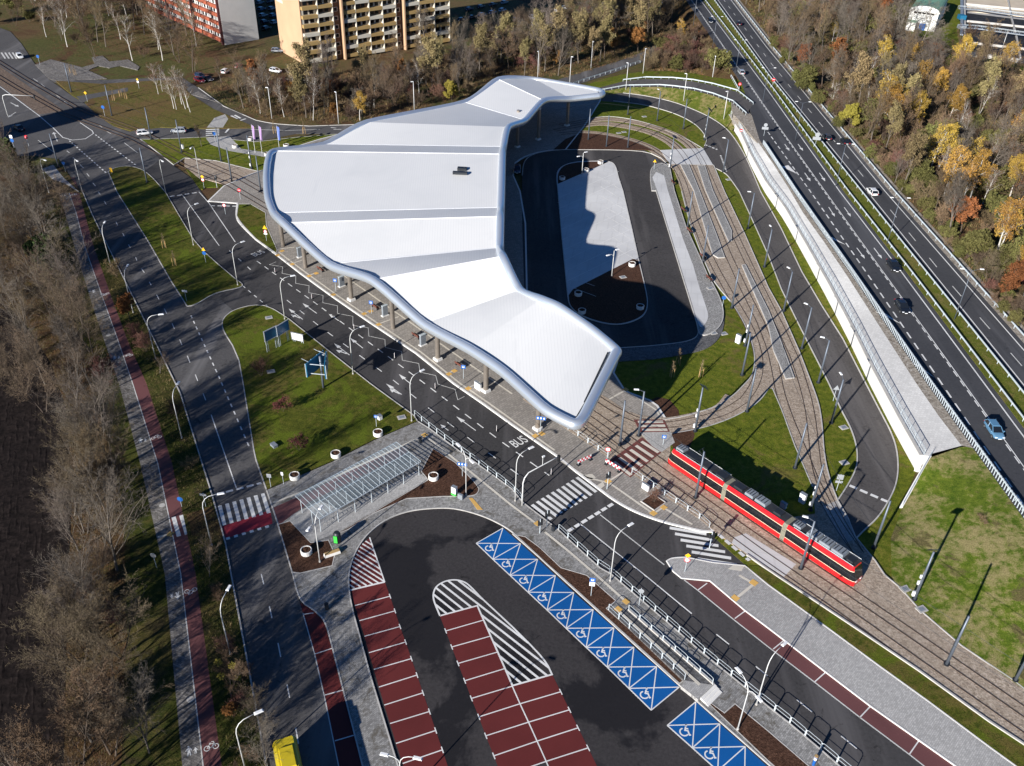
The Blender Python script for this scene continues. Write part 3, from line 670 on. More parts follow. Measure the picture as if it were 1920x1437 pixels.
for s in ("1466,313 1494,326 1478,310", "1550,445 1585,459 1561,445", "1643,585 1688,607 1660,588", "1712,682 1753,709 1722,684"):
    MB().slab(FM(s), HM-.02, zM+.004).build('merge_arrow', 'paint_white', motorway)
# wood ground beyond, level with the motorway
wl = offs(r_r, 3.0)
struct('east_ground', MB().slab(list(wl)+[Vector((1500, -250, 0)), Vector((1500, 2500, 0)), Vector((wl[0].x, 2500, 0))], -.3, HM-.12), 'ground_autumn')

# retaining wall, berm and wing wall
WB = F("1366,228 1386,260 1406,308 1433,360 1470,413 1510,485 1548,555 1590,636 1630,720 1678,813 1717,884")
HW = [2.0, 2.3, 2.6, 2.8, 2.9, 2.95, 3.0, 3.0, 3.05, 3.05, 3.05]
rw = empty('retaining_wall', WB[-1], 0, 'long white concrete retaining wall with a railing along the raised motorway', 'wall')
mbw = MB()
top = [Vector((p.x, p.y, h)) for p, h in zip(WB, HW)]; topb = [q+Vector((.45, 0, 0)) for q in top]; botb = [Vector((q.x, q.y, -.2)) for q in topb]
L0 = WB[-1]
def loc_(pts): return [p-L0 for p in pts]
# face built panel by panel, with open joints
flat = resample(WB, 0.5)
Lw = plen(WB); npan = 26
def hat(s):
    acc = 0
    for (a, b), (h0, h1) in zip(zip(WB, WB[1:]), zip(HW, HW[1:])):
        l = (b-a).length
        if s <= acc+l+1e-6: return h0+(h1-h0)*max(0, min(1, (s-acc)/l))
        acc += l
    return HW[-1]
for i in range(npan):
    s0, s1 = Lw*i/npan+.02, Lw*(i+1)/npan-.02
    a, d = along(WB, s0); b, d2 = along(WB, s1); n_ = Vector((d.y, -d.x, 0))*-1
    n_ = Vector((-d.y, d.x, 0)); h0, h1 = hat(s0), hat(s1)
    vs = [a, b, b+n_*.4, a+n_*.4]; vs = [Vector((v.x, v.y, -.2)) for v in vs]+[Vector((a.x, a.y, h0)), Vector((b.x, b.y, h1)), Vector((b.x+n_.x*.4, b.y+n_.y*.4, h1)), Vector((a.x+n_.x*.4, a.y+n_.y*.4, h0))]
    MB().add([v-L0 for v in vs], [(3, 2, 1, 0), (4, 5, 6, 7), (0, 1, 5, 4), (1, 2, 6, 5), (2, 3, 7, 6), (3, 0, 4, 7)]).build('wall_panel', 'concrete_white', rw)
MB().sweep(loc_([q+Vector((.12, 0, 0)) for q in top]), -.42, .10, 0.0, .14).build('coping', 'concrete', rw)
rl = MB(); rs = resample([q+Vector((.30, 0, .14)) for q in top], 2.0)
rl.sweep(loc_(rs), -.035, .035, 1.05, 1.12); rl.sweep(loc_(rs), -.02, .02, .12, .17)
for q in rs: rl.box(q-L0+Vector((0, 0, .56)), (.06, .06, 1.12))
for a, b in zip(rs, rs[1:]):
    for k in range(1, 9):
        c = a+(b-a)*(k/9); rl.box(c-L0+Vector((0, 0, .6)), (.018, .018, .9))
rl.build('railing', 'galvanised', rw)
bl = [q+Vector((.35, 0, -.02)) for q in top]; br_ = [Vector((0, 0, 0))]*len(bl)
brt = F("1388,222 1420,265 1450,308 1478,352 1505,398 1548,458 1590,520 1640,598 1716,716 1760,780 1803,836", HM-.05)
struct('paved_berm', MB().loft(brt, bl), 'concrete_berm')
gl = offs(m_left[1:], .0)
struct('berm_gravel_strip', MB().loft(F("1388,222 1420,265 1450,308 1478,352 1505,398 1548,458 1590,520 1640,598 1716,716 1760,780 1803,836", HM-.045), F("1416,222 1446,266 1476,312 1502,358 1528,398 1572,460 1616,522 1666,598 1741,714 1786,778 1830,842", HM-.02)), 'gravel_grey')
struct('berm_head', MB().slab(F("1371,190 1398,203 1420,228 1440,262 1420,268 1392,232 1375,214", HM), -.2, HM-.035), 'gravel_grey')
# wing wall running down the slope
wt = [Vector((P(1743, 857, 3.0).x, P(1743, 857, 3.0).y, 3.2)), P(1690, 950, .35)]
wing = MB(); a, b = wt
wing.add([Vector((a.x-.25, a.y, -.3)), Vector((a.x+.25, a.y, -.3)), Vector((b.x+.25, b.y, -.3)), Vector((b.x-.25, b.y, -.3)), Vector((a.x-.25, a.y, a.z)), Vector((a.x+.25, a.y, a.z)), Vector((b.x+.25, b.y, b.z)), Vector((b.x-.25, b.y, b.z))], [(0, 1, 2, 3), (7, 6, 5, 4), (0, 4, 5, 1), (1, 5, 6, 2), (2, 6, 7, 3), (3, 7, 4, 0)])
ww = tag(wing.build('wing_wall', 'concrete_white', None, (b.x, b.y, 0)), 'short sloping concrete wing wall running down the grass bank', 'wall')
tp_ = Vector((top[-1].x, top[-1].y, 0))
MB().add([v-Vector((b.x, b.y, 0)) for v in (Vector((tp_.x-.3, tp_.y, -.2)), Vector((a.x+.2, a.y, -.2)), Vector((a.x+.2, a.y, 3.15)), Vector((tp_.x-.3, tp_.y, 3.05)), Vector((tp_.x, tp_.y+.5, -.2)), Vector((a.x+.4, a.y+.5, -.2)), Vector((a.x+.4, a.y+.5, 3.15)), Vector((tp_.x, tp_.y+.5, 3.05)))], [(0, 1, 2, 3), (7, 6, 5, 4), (3, 2, 6, 7), (0, 4, 5, 1), (1, 5, 6, 2), (0, 3, 7, 4)]).build('end_face', 'concrete_white', ww)
wr = MB(); wo_ = Vector((b.x, b.y, 0))
for h in (.55, 1.05): wr.bar(a-wo_+Vector((.1, 0, h)), b-wo_+Vector((.1, 0, h)), .05, .05)
for k in range(7): q = a+(b-a)*(k/6)-wo_+Vector((.1, 0, 0)); wr.box(q+Vector((0, 0, .52)), (.05, .05, 1.08))
wr.build('railing', 'galvanised', ww)
# grass bank from the motorway down to the tracks, a grid between the two lines
upr = [P(1745, 858, 3.3), P(1803, 838, HM-.05)]+[P(x, y, HM-.03) for x, y in ((1824, 838), (1846, 869), (1886, 925), (1926, 982), (1990, 1072))]
lor = [P(1692, 951, .1), P(1670, 1010, .06), P(1672, 1085, .2), P(1725, 1140, .2), P(1800, 1208, .2), P(1930, 1300, .2)]
sb = MB(); nx, ny = 40, 16; ua = [along(upr, plen(upr)*i/nx)[0] for i in range(nx+1)]; la = [along(lor, plen(lor)*i/nx)[0] for i in range(nx+1)]
rs_ = random.Random(3)
for j in range(ny+1):
    t = j/ny; e = t*t*(3-2*t)
    for i in range(nx+1):
        q = ua[i].lerp(la[i], t); z = ua[i].z+(la[i].z-ua[i].z)*(e*.6+t*.4)
        sb.v.append((q.x, q.y, z+(rs_.uniform(-.06, .06) if 0 < j < ny else 0)))
for j in range(ny):
    for i in range(nx):
        k = j*(nx+1)+i; sb.f.append((k, k+1, k+nx+2, k+nx+1)); sb.m.append(0)
slope = struct('motorway_bank', sb, 'slope_grass')
for p in slope.data.polygons: p.use_smooth = True
# slip road climbing from the ring to the motorway and the bank below it
ro = F("1105,172,0.3 1130,163,0.6 1168,153,1.2 1210,148,1.9 1260,149,2.5 1300,153,2.9 1336,160,3.3 1383,173,3.78 1412,196,3.82")
ri = F("1100,181,0.3 1123,173,0.6 1173,164,1.2 1236,163,1.9 1262,165,2.5 1300,170,2.9 1336,179,3.3 1373,193,3.78 1398,216,3.82")
slip = struct('slip_road', MB().loft(ri, ro), 'asphalt_ring')
rb = F("1140,178 1168,174 1210,179 1236,184 1261,190 1298,204 1331,219 1361,236 1372,246", .07)
struct('slip_road_bank', MB().loft(rb, [p-Vector((0, 0, .03)) for p in ri]), 'bank_grass')
struct('slip_road_verge', MB().loft([p-Vector((0, 0, .03)) for p in ro], F("1098,160 1125,150 1165,140 1210,134,0.8 1260,134,1.5 1300,138,2.2 1340,146,2.8 1385,150,3.7 1402,170,3.8", .02)), 'lawn_green')
kerb_line(slip, [p for p in ro], 0, .1)
slip.data.polygons.foreach_set('use_smooth', [True]*len(slip.data.polygons))
# bank on the far left side of the motorway
nl = straight("1286,0 1316,45 1392,160", 300, 0)
struct('motorway_bank_west', MB().loft([Vector((p.x-9, p.y, -.08)) for p in nl], [Vector((p.x+.1, p.y, HM-.03)) for p in nl]), 'litter')
# ---------------------------------------------------------------- road markings
TO = (0, 360, 720, 1077)
def T(c, r, x, y, z=0.0): return P(c*480+x/3.9917, TO[r]+y/3.9917, z)
def TT(c, r, s, z=0.0): return [T(c, r, *[float(v) for v in q.rstrip("~").split(',')], z) for q in s.split()]
ZR = 0.012
WP, WW = 'paint_white', 'paint_white_worn'
dashes('lane_dash', road, F("482,490 600,575 785,711 941,829 1030,892"), 1.55, 1.55, .17, ZR, WP)
dashes('lane_dash', road, F("538,563 600,613 727,705 807,768 900,838 1003,913"), 1.7, 3.3, .14, ZR, WP)
dashes('lane_dash', road, F("455,536 520,590"), 1.1, 1.3, .16, ZR, WP)
dashes('lane_dash', road, F("430,470 480,515"), 1.5, 3.0, .16, ZR, WP)
line('lane_line', road, F("343,367 411,461"), .14, ZR, WP); line('lane_line', road, F("373,360 391,380 441,454"), .16, ZR, WP)
dashes('give_way_mark', road, F("318,369 372,361"), 1.1, .6, .4, ZR, WP); dashes('give_way_mark', road, F("394,386 443,387"), 1.1, .6, .4, ZR, WP)
zz = TT(1, 1, "150,525 100,545 200,562 195,610 298,630 297,685 397,703 395,755 502,775 500,830 610,853 610,910 725,932 725,1000 840,1018 845,1080 965,1105 968,1165 1090,1195 1095,1260 1218,1285 1228,1350 1345,1375 1362,1440")+TT(1, 2, "1490,42 1510,120 1560,95")
line('bus_stop_zigzag', road, zz, .085, ZR, WW)
for c, r, s in ((1, 1, "455,910 350,835"), (1, 1, "800,1170 705,1095"), (1, 1, "1160,1440 1070,1365"), (1, 2, "1645,350 1500,245"), (1, 1, "620,965 545,915")):
    a, b = TT(c, r, s); arrow('lane_arrow', road, a, b, ZR, .14, 1.7, .75, WP)
for c, r, s, k in ((1, 1, "350,955 245,875", "330,945 262,920"), (1, 1, "700,1222 585,1135", "680,1212 600,1185"), (1, 2, "1090,80 975,0", "1075,75 1000,40"), (1, 2, "1440,350 1380,305", None)):
    a, b = TT(c, r, s); arrow('lane_arrow', road, a, b, ZR, .14, 1.7, .75, WP)
    if k: a, b = TT(c, r, k); arrow('turn_arrow', road, a, b, ZR+.003, .2, 1.5, .95, WP)
def lettering(parent, txt, a, b, up, h, z, mat=WP):
    cu = bpy.data.curves.new('lettering', 'FONT'); cu.body = txt; cu.align_x = 'CENTER'; cu.align_y = 'CENTER'; cu.extrude = 0.004
    o = bpy.data.objects.new('road_lettering', cu); COL.objects.link(o); o.parent = parent
    x = (b-a).normalized(); y = (up-x*up.dot(x)).normalized()
    L = (b-a).length/(0.62*len(txt)); mx = Matrix.Identity(4)
    zv = x.cross(y)
    for i in range(3): mx[i][0] = x[i]*L; mx[i][1] = y[i]*h; mx[i][2] = zv[i]; mx[i][3] = ((a+b)/2)[i]
    mx[2][3] = z; o.matrix_local = mx; cu.materials.append(MATS[mat]); return o
lettering(road, 'BUS', P(959, 836), P(987, 822), P(940, 810)-P(970, 830), 2.6, ZR)
lettering(road, 'BUS', P(473, 480), P(495, 471), P(460, 462)-P(484, 478), 2.4, ZR)
for i, (a, b) in enumerate((((485, 700), (630, 810)), ((448, 722), (595, 835)), ((412, 745), (558, 858)), ((378, 768), (520, 880)), ((340, 790), (485, 905)), ((300, 812), (448, 925)), ((262, 835), (408, 945)), ((225, 857), (372, 967)), ((188, 880), (335, 990)), ((150, 905), (295, 1015)))):
    stripe('zebra_stripe', road, T(2, 2, *a), T(2, 2, *b), .5, ZR, WP)
dashes('stop_line_block', road, TT(2, 2, "755,898 400,1115"), .95, .35, .5, ZR, WP)
for a, b in (((1180, 1078), (1455, 1125)), ((1220, 1122), (1500, 1170)), ((1262, 1168), (1545, 1212)), ((1305, 1213), (1595, 1258)), ((1345, 1258), (1640, 1305)), ((1390, 1310), (1685, 1355))):
    stripe('zebra_stripe', road, T(2, 2, *a), T(2, 2, *b), .5, ZR, WP)
dashes('give_way_mark', road, TT(2, 2, "1545,1135 1775,1330"), .9, .4, .5, .2, WP)
line('lane_line', road, TT(2, 2, "660,980 1140,1355"), .15, ZR, WW); line('lane_line', road, TT(2, 2, "505,1045 1000,1437")+TT(2, 3, "1345,295"), .16, ZR, WP)
for s in ("1530,450 1625,525", "1825,690 1912,762"): a, b = TT(2, 3, s); stripe('lane_dash', road, a, b, .15, ZR, WP)
for s in ("217,940 330,1030", "547,1210 665,1305", "880,1490 990,1580"): a, b = TT(3, 3, s); stripe('lane_dash', road, a, b, .15, ZR, WP)
# left carriageway
for s in ("735,0 750,20", "780,70 795,95", "868,225 880,250", "918,310 930,335", "962,395 975,418", "1015,490 1025,515", "1060,575 1080,605", "1118,675 1132,700", "1172,770 1190,805", "1230,875 1248,912", "1288,985 1305,1025", "1345,1105 1362,1148", "1402,1228 1422,1278", "1462,1368 1480,1415", "1520,1510 1540,1560"):
    a, b = TT(0, 1, s); stripe('lane_dash', road, a, b, .13, ZR, WP)
line('lane_line', road, F("396,778 443,915"), .15, ZR, WP)
dashes('lane_dash', road, F("358,592 411,708 468,840"), 1.0, 1.2, .2, ZR, WP)
for s in ("40,0 58,75", "100,240 120,330", "165,515 185,620", "232,825 252,925", "297,1150 318,1270"): a, b = TT(1, 3, s); stripe('lane_dash', road, a, b, .13, ZR, WP)
for s in ("-10,1195 5,1260", "0,1195 15,1250"): pass
line('edge_line', road, F("568,1150 590,1227 609,1310 635,1437 650,1500"), .12, ZR, WW)
dashes('stop_line_block', road, F("404,928 490,906"), 1.0, .45, .4, ZR, WP)
for k in range(7):
    a = T(0, 2, 1645+k*53.5, 912-k*15.2); b = T(0, 2, 1679+k*55.5, 1058-k*15); stripe('zebra_stripe', road, a, b, .52, ZR, WP)
MB().slab(F("415,988 507,957 511,982 424,1010"), -.02, .010).build('cycle_crossing', 'paint_red_bright', road)
dashes('cycle_mark', road, F("424,1011 511,985"), .5, .55, .45, .014, WP)
# junction dashes (upper left)
for s in ("200,1180 260,1240", "930,1070 1030,1145", "500,1130 520,1145", "545,1180 570,1200", "600,1235 625,1258", "650,1300 668,1322", "695,1370 715,1395", "250,590 285,612", "310,630 335,652", "360,672 385,690", "420,712 450,732", "480,760 505,778", "735,935 765,955", "800,985 830,1002"):
    a, b = TT(0, 0, s); stripe('lane_dash', road, a, b, .16, ZR, WW)
dashes('lane_dash', road, TT(0, 0, "520,1055 800,1300"), .9, 1.0, .3, ZR, WP); dashes('lane_dash', road, TT(0, 0, "715,1010 1020,1240"), .9, 1.0, .3, ZR, WP)
line('lane_line', road, TT(0, 0, "0,650 290,865 400,960 470,1030~ 540,1050~ 640,1040~ 700,1000~ 690,980 600,920"), .22, ZR, WP)
line('lane_line', road, TT(0, 0, "285,1050 400,1140"), .15, ZR, WW)
for s in ("80,770 140,800", "120,840 60,880"): a, b = TT(0, 0, s); arrow('lane_arrow', road, a, b, ZR, .25, 1.6, 1.1, WW)
a, b = TT(0, 0, "430,1060 400,990"); arrow('lane_arrow', road, a, b, ZR, .25, 1.6, 1.1, WW)
for k in range(5): a, b = T(0, 0, 10+k*28, 395), T(0, 0, 40+k*28, 440); stripe('zebra_stripe', road, a, b, .5, ZR, WW)
for k in range(5): stripe('zebra_stripe', access, P(414+k*6.5, 221-k*1.2), P(425+k*6.5, 227-k*1.2), .6, .022, WP)
for k in range(4): stripe('zebra_stripe', access, P(386, 243.5+k*3.6), P(411, 242.5+k*3.6), .6, .022, WP)
stripe('stop_line', access, P(443, 229), P(461, 223), .5, .022, WP); stripe('stop_line', access, P(423, 249), P(429, 242), .5, .022, WP)
line('lane_line', access, F("470,243 540,245 600,243"), .15, .022, WW)
for s in ("560,955 600,960", "580,970 640,970"): a, b = TT(1, 0, s); stripe('lane_dash', access, a, b, .2, .022, WP)
# on-street bays
bay = MB().slab(F("568,1150 563,1130 590,1147~ 608,1167~ 618,1203 641,1292 663,1378 678,1437 700,1515 652,1515 635,1437 609,1310 590,1227"), -.02, .010).build('parking_bay', 'paint_red', road)
for s in ("360,300 430,290", "440,598 570,555", "515,905 650,868", "590,1248 735,1205"): a, b = TT(1, 3, s); stripe('bay_line', road, a, b, .12, .016, WP)
MB().slab(F("1283,1088 1331,1091 1396,1146 1440,1179 1548,1262 1632,1326 1723,1390 1791,1438 1880,1508 1830,1512 1733,1437 1705,1415 1613,1346 1528,1280 1440,1213 1373,1160 1308,1107"), -.02, .010).build('parking_bay', 'paint_red_cycle', road)
line('edge_line', road, F("1830,1512 1733,1437 1705,1415 1613,1346 1528,1280 1440,1213 1373,1160 1308,1107 1283,1088"), .14, .016, WW)
for c, s in ((2, "1390,120 1460,68"), (2, "1668,332 1745,275"), (3, "40,560 120,495"), (3, "350,805 430,735"), (3, "685,1075 765,990"), (3, "1060,1345 1130,1245")):
    a, b = TT(c, 3, s); stripe('bay_line', road, a, b, .13, .016, WP)
# pavement along the red bays, splitter island, grass strip
east_pav = island('east_pavement', F("1250,1053 1260,1047~ 1286,1046 1336,1056 1396,1062 1440,1098 1560,1185 1648,1250 1741,1317 1856,1403 1903,1437 2000,1512 1895,1512 1791,1437 1723,1389 1632,1325 1548,1261 1440,1178 1396,1145 1331,1090 1278,1085 1262,1072"), 'paver_grey', 0.11, kerb_mat='concrete_white')
line('tactile_strip', east_pav, F("1386,1080 1414,1096 1379,1124"), .35, .128, 'tactile_white')
for x, y in ((1413, 1094), (1378, 1123)): piece('tactile_block', east_pav, P(x, y)+Vector((0, 0, .13)), (.9, .9, .02), SA, 'paint_yellow')
MB().slab(F("1376,1060 1396,1062 1390,1072 1365,1068"), .05, .125).build('tactile_block', 'tactile_white', east_pav)
struct('track_side_grass', MB().slab(F("1396,1064 1420,1062 1457,1082 1540,1137 1615,1187 1723,1260 1853,1354 1920,1398 1995,1452 1960,1490 1903,1437 1856,1403 1741,1317 1648,1250 1560,1185 1440,1098"), -.2, 0.12), 'lawn_dry' if False else 'lawn_olive')
MB().sweep(F("1400,1042 1457,1082 1540,1137 1615,1187 1723,1260 1853,1354 1920,1398 1990,1450"), -.12, .12, 0, .30).build('edge_stone', 'concrete', bal)
# ---------------------------------------------------------------- car park
ZL = 0.014
def hatch(parent, outline, d0, spacing, wdt, z, name='hatch_stripe'):
    """diagonal bars clipped to an outline (world x/y)"""
    pts = [Vector((p.x, p.y)) for p in outline]; n_ = Vector((-d0.y, d0.x)); lo = min(p.dot(n_) for p in pts); hi = max(p.dot(n_) for p in pts)
    k = lo+spacing
    while k < hi:
        xs = []
        for a, b in zip(pts, pts[1:]+pts[:1]):
            va, vb = a.dot(n_)-k, b.dot(n_)-k
            if (va < 0) != (vb < 0): q = a+(b-a)*(va/(va-vb)); xs.append(q.dot(d0))
        xs.sort()
        for i in range(0, len(xs)-1, 2):
            if xs[i+1]-xs[i] > .3:
                a = d0*xs[i]+n_*k; b = d0*xs[i+1]+n_*k
                stripe(name, parent, Vector((a.x, a.y, 0)), Vector((b.x, b.y, 0)), wdt, z, WP)
        k += spacing
# left column
red_l = TT(1, 3, "707,122 740,235 775,348 812,465 845,588 882,713 920,845 960,980 1003,1118 1048,1267 1098,1417 1150,1575")
red_r = TT(1, 3, "965,60 1003,165 1040,275 1078,392 1120,508 1163,632 1205,755 1250,888 1298,1028 1345,1170 1395,1315 1445,1465")
for i in range(len(red_l)-1):
    MB().slab([red_l[i], red_r[i], red_r[i+1], red_l[i+1]], -.02, .009).build('parking_bay', 'paint_red', lot)
for i in range(len(red_l)):
    stripe('bay_line', lot, red_l[i], red_r[i], .12, ZL, WP)
    if 0 < i < len(red_l)-1:
        d = (red_r[i+1]-red_r[i-1]).normalized()*.4; stripe('bay_line_end', lot, red_r[i]-d, red_r[i]+d, .12, ZL+.001, WP)
h1 = F("653,1105 655,1075~ 660,1052~ 673,1025~ 693,1009 721,1091")
MB().slab(h1, -.02, .009).build('hatched_corner', 'paint_red', lot)
hatch(lot, h1, (P(721, 1075)-P(665, 1040)).xy.normalized(), .62, .2, ZL)
line('edge_line', lot, F("693,1008 721,1091 655,1107"), .16, ZL+.001, WP)
# centre island
h2 = F("825,1155 813,1127~ 812,1113~ 818,1099~ 836,1089~ 856,1087~ 873,1092~ 886,1104 903,1122 960,1175 1022,1237~ 1035,1265 961,1286 895,1136")
hatch(lot, h2, (P(1000, 1240)-P(930, 1185)).xy.normalized(), .95, .26, ZL)
line('hatch_outline', lot, h2+[h2[0]], .2, ZL+.001, WP)
cl = TT(1, 3, "1375,310 1420,425 1465,545 1512,668 1562,798 1612,930 1668,1068 1720,1210 1780,1360 1840,1515")
cc = F("895,1136 907,1163 920,1193 933,1223 946.5,1254 960.5,1287 975,1320 991,1354.5 1007,1390 1024,1428")
cr = TT(2, 3, "300,750 365,880 430,1015 495,1150 570,1300 645,1455")
for i in range(len(cl)-1): MB().slab([cl[i], cc[i], cc[i+1], cl[i+1]], -.02, .009).build('parking_bay', 'paint_red', lot)
ccx = cc[5:]+[P(1041, 1468)]
for i in range(5): MB().slab([ccx[i], cr[i], cr[i+1], ccx[i+1]], -.02, .009).build('parking_bay', 'paint_red', lot)
for i in range(1, len(cl)):
    stripe('bay_line', lot, cl[i], cc[i], .12, ZL, WP)
    if i < len(cl)-1: d = (cl[i+1]-cl[i-1]).normalized()*.4; stripe('bay_line_end', lot, cl[i]-d, cl[i]+d, .12, ZL+.001, WP)
for i in range(1, 6):
    stripe('bay_line', lot, ccx[i], cr[i], .12, ZL, WP)
    if i < 5: d = (cr[i+1]-cr[i-1]).normalized()*.4; stripe('bay_line_end', lot, cr[i]-d, cr[i]+d, .12, ZL+.001, WP)
line('bay_line', lot, cc+[P(1041, 1468)], .13, ZL+.002, WP)
# blue disabled bays
BL = [P(893, 1019), P(924, 1049), P(956, 1079)]+TT(2, 3, "120,135 262,268 405,405 555,548 712,695 875,855 1042,1018")
BR = [P(943, 990.5), P(976, 1019.5), P(1008, 1049)]+TT(2, 3, "325,10 462,137 607,265 762,402 912,547 1082,692 1252,845")
BL2 = TT(2, 3, "1162,1132 1350,1300 1540,1472 1738,1650"); BR2 = TT(2, 3, "1375,955 1555,1120 1745,1290 1945,1470")
def chair_symbol(c, up, s):
    """wheelchair sign: head, torso, seat, leg and a big open wheel"""
    y = Vector((up.x, up.y, 0)).normalized(); x = Vector((y.y, -y.x, 0)); mb = MB(); q = lambda u, v: Vector((c.x, c.y, 0))+x*(u*s)+y*(v*s)
    arc = [q(-.08+.34*math.cos(t), -.16+.34*math.sin(t)) for t in [R(a) for a in range(115, 345, 20)]]
    mb.sweep(arc, -.035*s*1.6, .035*s*1.6, ZL-.004, ZL+.006)
    mb.sweep([q(.02, .36), q(-.02, .02), q(.22, .02), q(.36, -.34), q(.48, -.30)], -.06*s, .06*s, ZL-.004, ZL+.007)
    mb.sweep([q(.0, .2), q(.24, .2)], -.05*s, .05*s, ZL-.004, ZL+.008)
    mb.slab([q(.05+.1*math.cos(R(a)), .5+.1*math.sin(R(a))) for a in range(0, 360, 45)], ZL-.004, ZL+.006)
    return mb.build('wheelchair_symbol', WP, lot)
for A, B in ((BL, BR), (BL2, BR2)):
    for i in range(len(A)-1):
        MB().slab([A[i], B[i], B[i+1], A[i+1]], -.02, .0095).build('disabled_bay', 'paint_blue', lot)
        stripe('bay_cross_line', lot, A[i], B[i+1], .12, ZL, WP); stripe('bay_cross_line', lot, B[i], A[i+1], .12, ZL+.001, WP)
        c = A[i]*.42+A[i+1]*.36+(B[i]+B[i+1])*.11
        chair_symbol(c, P(960, 1180)-P(955, 1200), 1.35)
    for i in range(len(A)): stripe('bay_line', lot, A[i], B[i], .12, ZL+.002, WP)
    line('bay_line', lot, A, .14, ZL+.003, WP)
# path symbols
def bike_symbol(parent, c, up, s, z, flip=1):
    y = up.normalized(); x = Vector((y.y, -y.x, 0))*flip; mb = MB(); q = lambda u, v: Vector((c.x, c.y, 0))+x*(u*s)+y*(v*s)
    for cx in (-.33, .33): mb.sweep([q(cx+.22*math.cos(R(a)), -.2+.22*math.sin(R(a))) for a in range(0, 360, 30)], -.03*s, .03*s, z-.005, z+.005, closed=True)
    mb.sweep([q(-.33, -.2), q(-.1, .12), q(.22, .12), q(.0, -.2), q(-.33, -.2)], -.025*s, .025*s, z-.005, z+.006)
    mb.sweep([q(.33, -.2), q(.2, .28), q(.05, .3)], -.025*s, .025*s, z-.005, z+.006); mb.sweep([q(-.14, .2), q(.0, .2)], -.03*s, .03*s, z-.005, z+.006)
    return mb.build('bicycle_symbol', WP, parent)
def walk_symbol(parent, c, up, s, z):
    y = up.normalized(); x = Vector((y.y, -y.x, 0)); mb = MB()
    for ox, k in ((-.25, 1.0), (.42, .62)):
        q = lambda u, v: Vector((c.x, c.y, 0))+x*((ox+u*k)*s)+y*((v*k-(1-k)*.35)*s)
        mb.slab([q(.11*math.cos(R(a)), .55+.11*math.sin(R(a))) for a in range(0, 360, 45)], z-.005, z+.005)
        mb.slab([q(-.16, .4), q(.16, .4), q(.14, -.05), q(.2, -.55), q(.06, -.55), q(0, -.15), q(-.08, -.55), q(-.22, -.55), q(-.14, -.05)], z-.005, z+.006)
        mb.sweep([q(.14, .35), q(.32, .0)], -.05*s*k, .05*s*k, z-.005, z+.007); mb.sweep([q(-.14, .35), q(-.32, .05)], -.05*s*k, .05*s*k, z-.005, z+.007)
    return mb.build('pedestrian_symbol', WP, parent)
for wx, wy, bx, by, fl in ((118, 367, 138, 365, 1), (173, 547, 197, 553, -1), (218, 671, 240, 666, 1), (267, 826, 293, 819, 1), (329, 1118, 358, 1111, -1), (359, 1408, 396, 1398, 1)):
    up = (P(wx-3, wy-30)-P(wx, wy))*fl
    walk_symbol(footpath, P(wx, wy), up, 1.0, .044); bike_symbol(cycle_path, P(bx, by), up, 1.35, .05)
for x, y in ((304, 948), (357, 1312), (203, 629)):
    MB().cyl((P(x, y).x, P(x, y).y, .0), .42, .045, 14).build('manhole_cover', 'concrete', footpath)
# tram crossing stripes near the front of the terminal
cr1 = MB().slab(F("1140,868 1203,822 1240,850 1182,897"), .1, .19); co = struct('tram_pedestrian_crossing', cr1, 'red_brick_paving')
for i in range(6):
    a = P(1151+i*10.3, 868-i*7.6); b = P(1183+i*10.3, 893-i*8.5); stripe('zebra_stripe', co, a, b, .55, .196, 'tactile_white')
cr2 = struct('tram_pedestrian_crossing', MB().slab(F("1188,789 1245,789 1255,812 1200,812"), .1, .21), 'red_brick_paving')
for i in range(3): stripe('zebra_stripe', cr2, P(1196+i*4, 793.5+i*7.5), P(1243+i*4, 793+i*7.5), .6, .216, 'tactile_white')
struct('crossing_refuge', MB().slab(F("1200,813 1257,812 1265,832 1240,850 1222,838"), .1, .213), 'paver_grey')
# platform guide lines
for s in ("523,474 573,512 635,557 703,604 790,662 861,719 916,757 970,796 1040,846", "1046,862 1100,897 1138,906", "1144,908 1225,965 1243,953 1298,985"):
    line('tactile_strip', plaza, F(s), .3, .15, 'tactile_white')
for s in ("560,458 700,557 860,670 960,740",): line('tactile_strip', plaza, F(s), .3, .15, 'tactile_white')
for s in ("526,468 552,465", "550,495 567,489", "580,518 593,513", "683,589 695,584", "710,609 748,595", "842,701 852,696", "878,729 900,718", "1004,817 1018,814", "1140,905 1172,884", "1121,762 1173,733 1230,770 1236,780"):
    line('tactile_strip', plaza, F(s), .28, .152, 'tactile_white')
for x, y in ((529, 472), (521, 480), (548, 497), (580, 519), (593, 514), (625, 554), (683, 590), (695, 585), (710, 610), (842, 703), (852, 697), (878, 730), (1004, 819), (1016, 815), (1140, 904), (1173, 732), (1119, 763), (1225, 964), (1244, 953), (1252, 829)):
    piece('tactile_block', plaza, P(x, y)+Vector((0, 0, .155)), (.85, .85, .02), SA, 'paint_yellow')
MB().slab(F("1090,893 1110,890 1117,897 1105,903"), .1, .156).build('tactile_block', 'tactile_white', plaza)
MB().slab(F("1118,913 1130,905 1134,912 1124,920"), .1, .156).build('tactile_block', 'tactile_white', plaza)
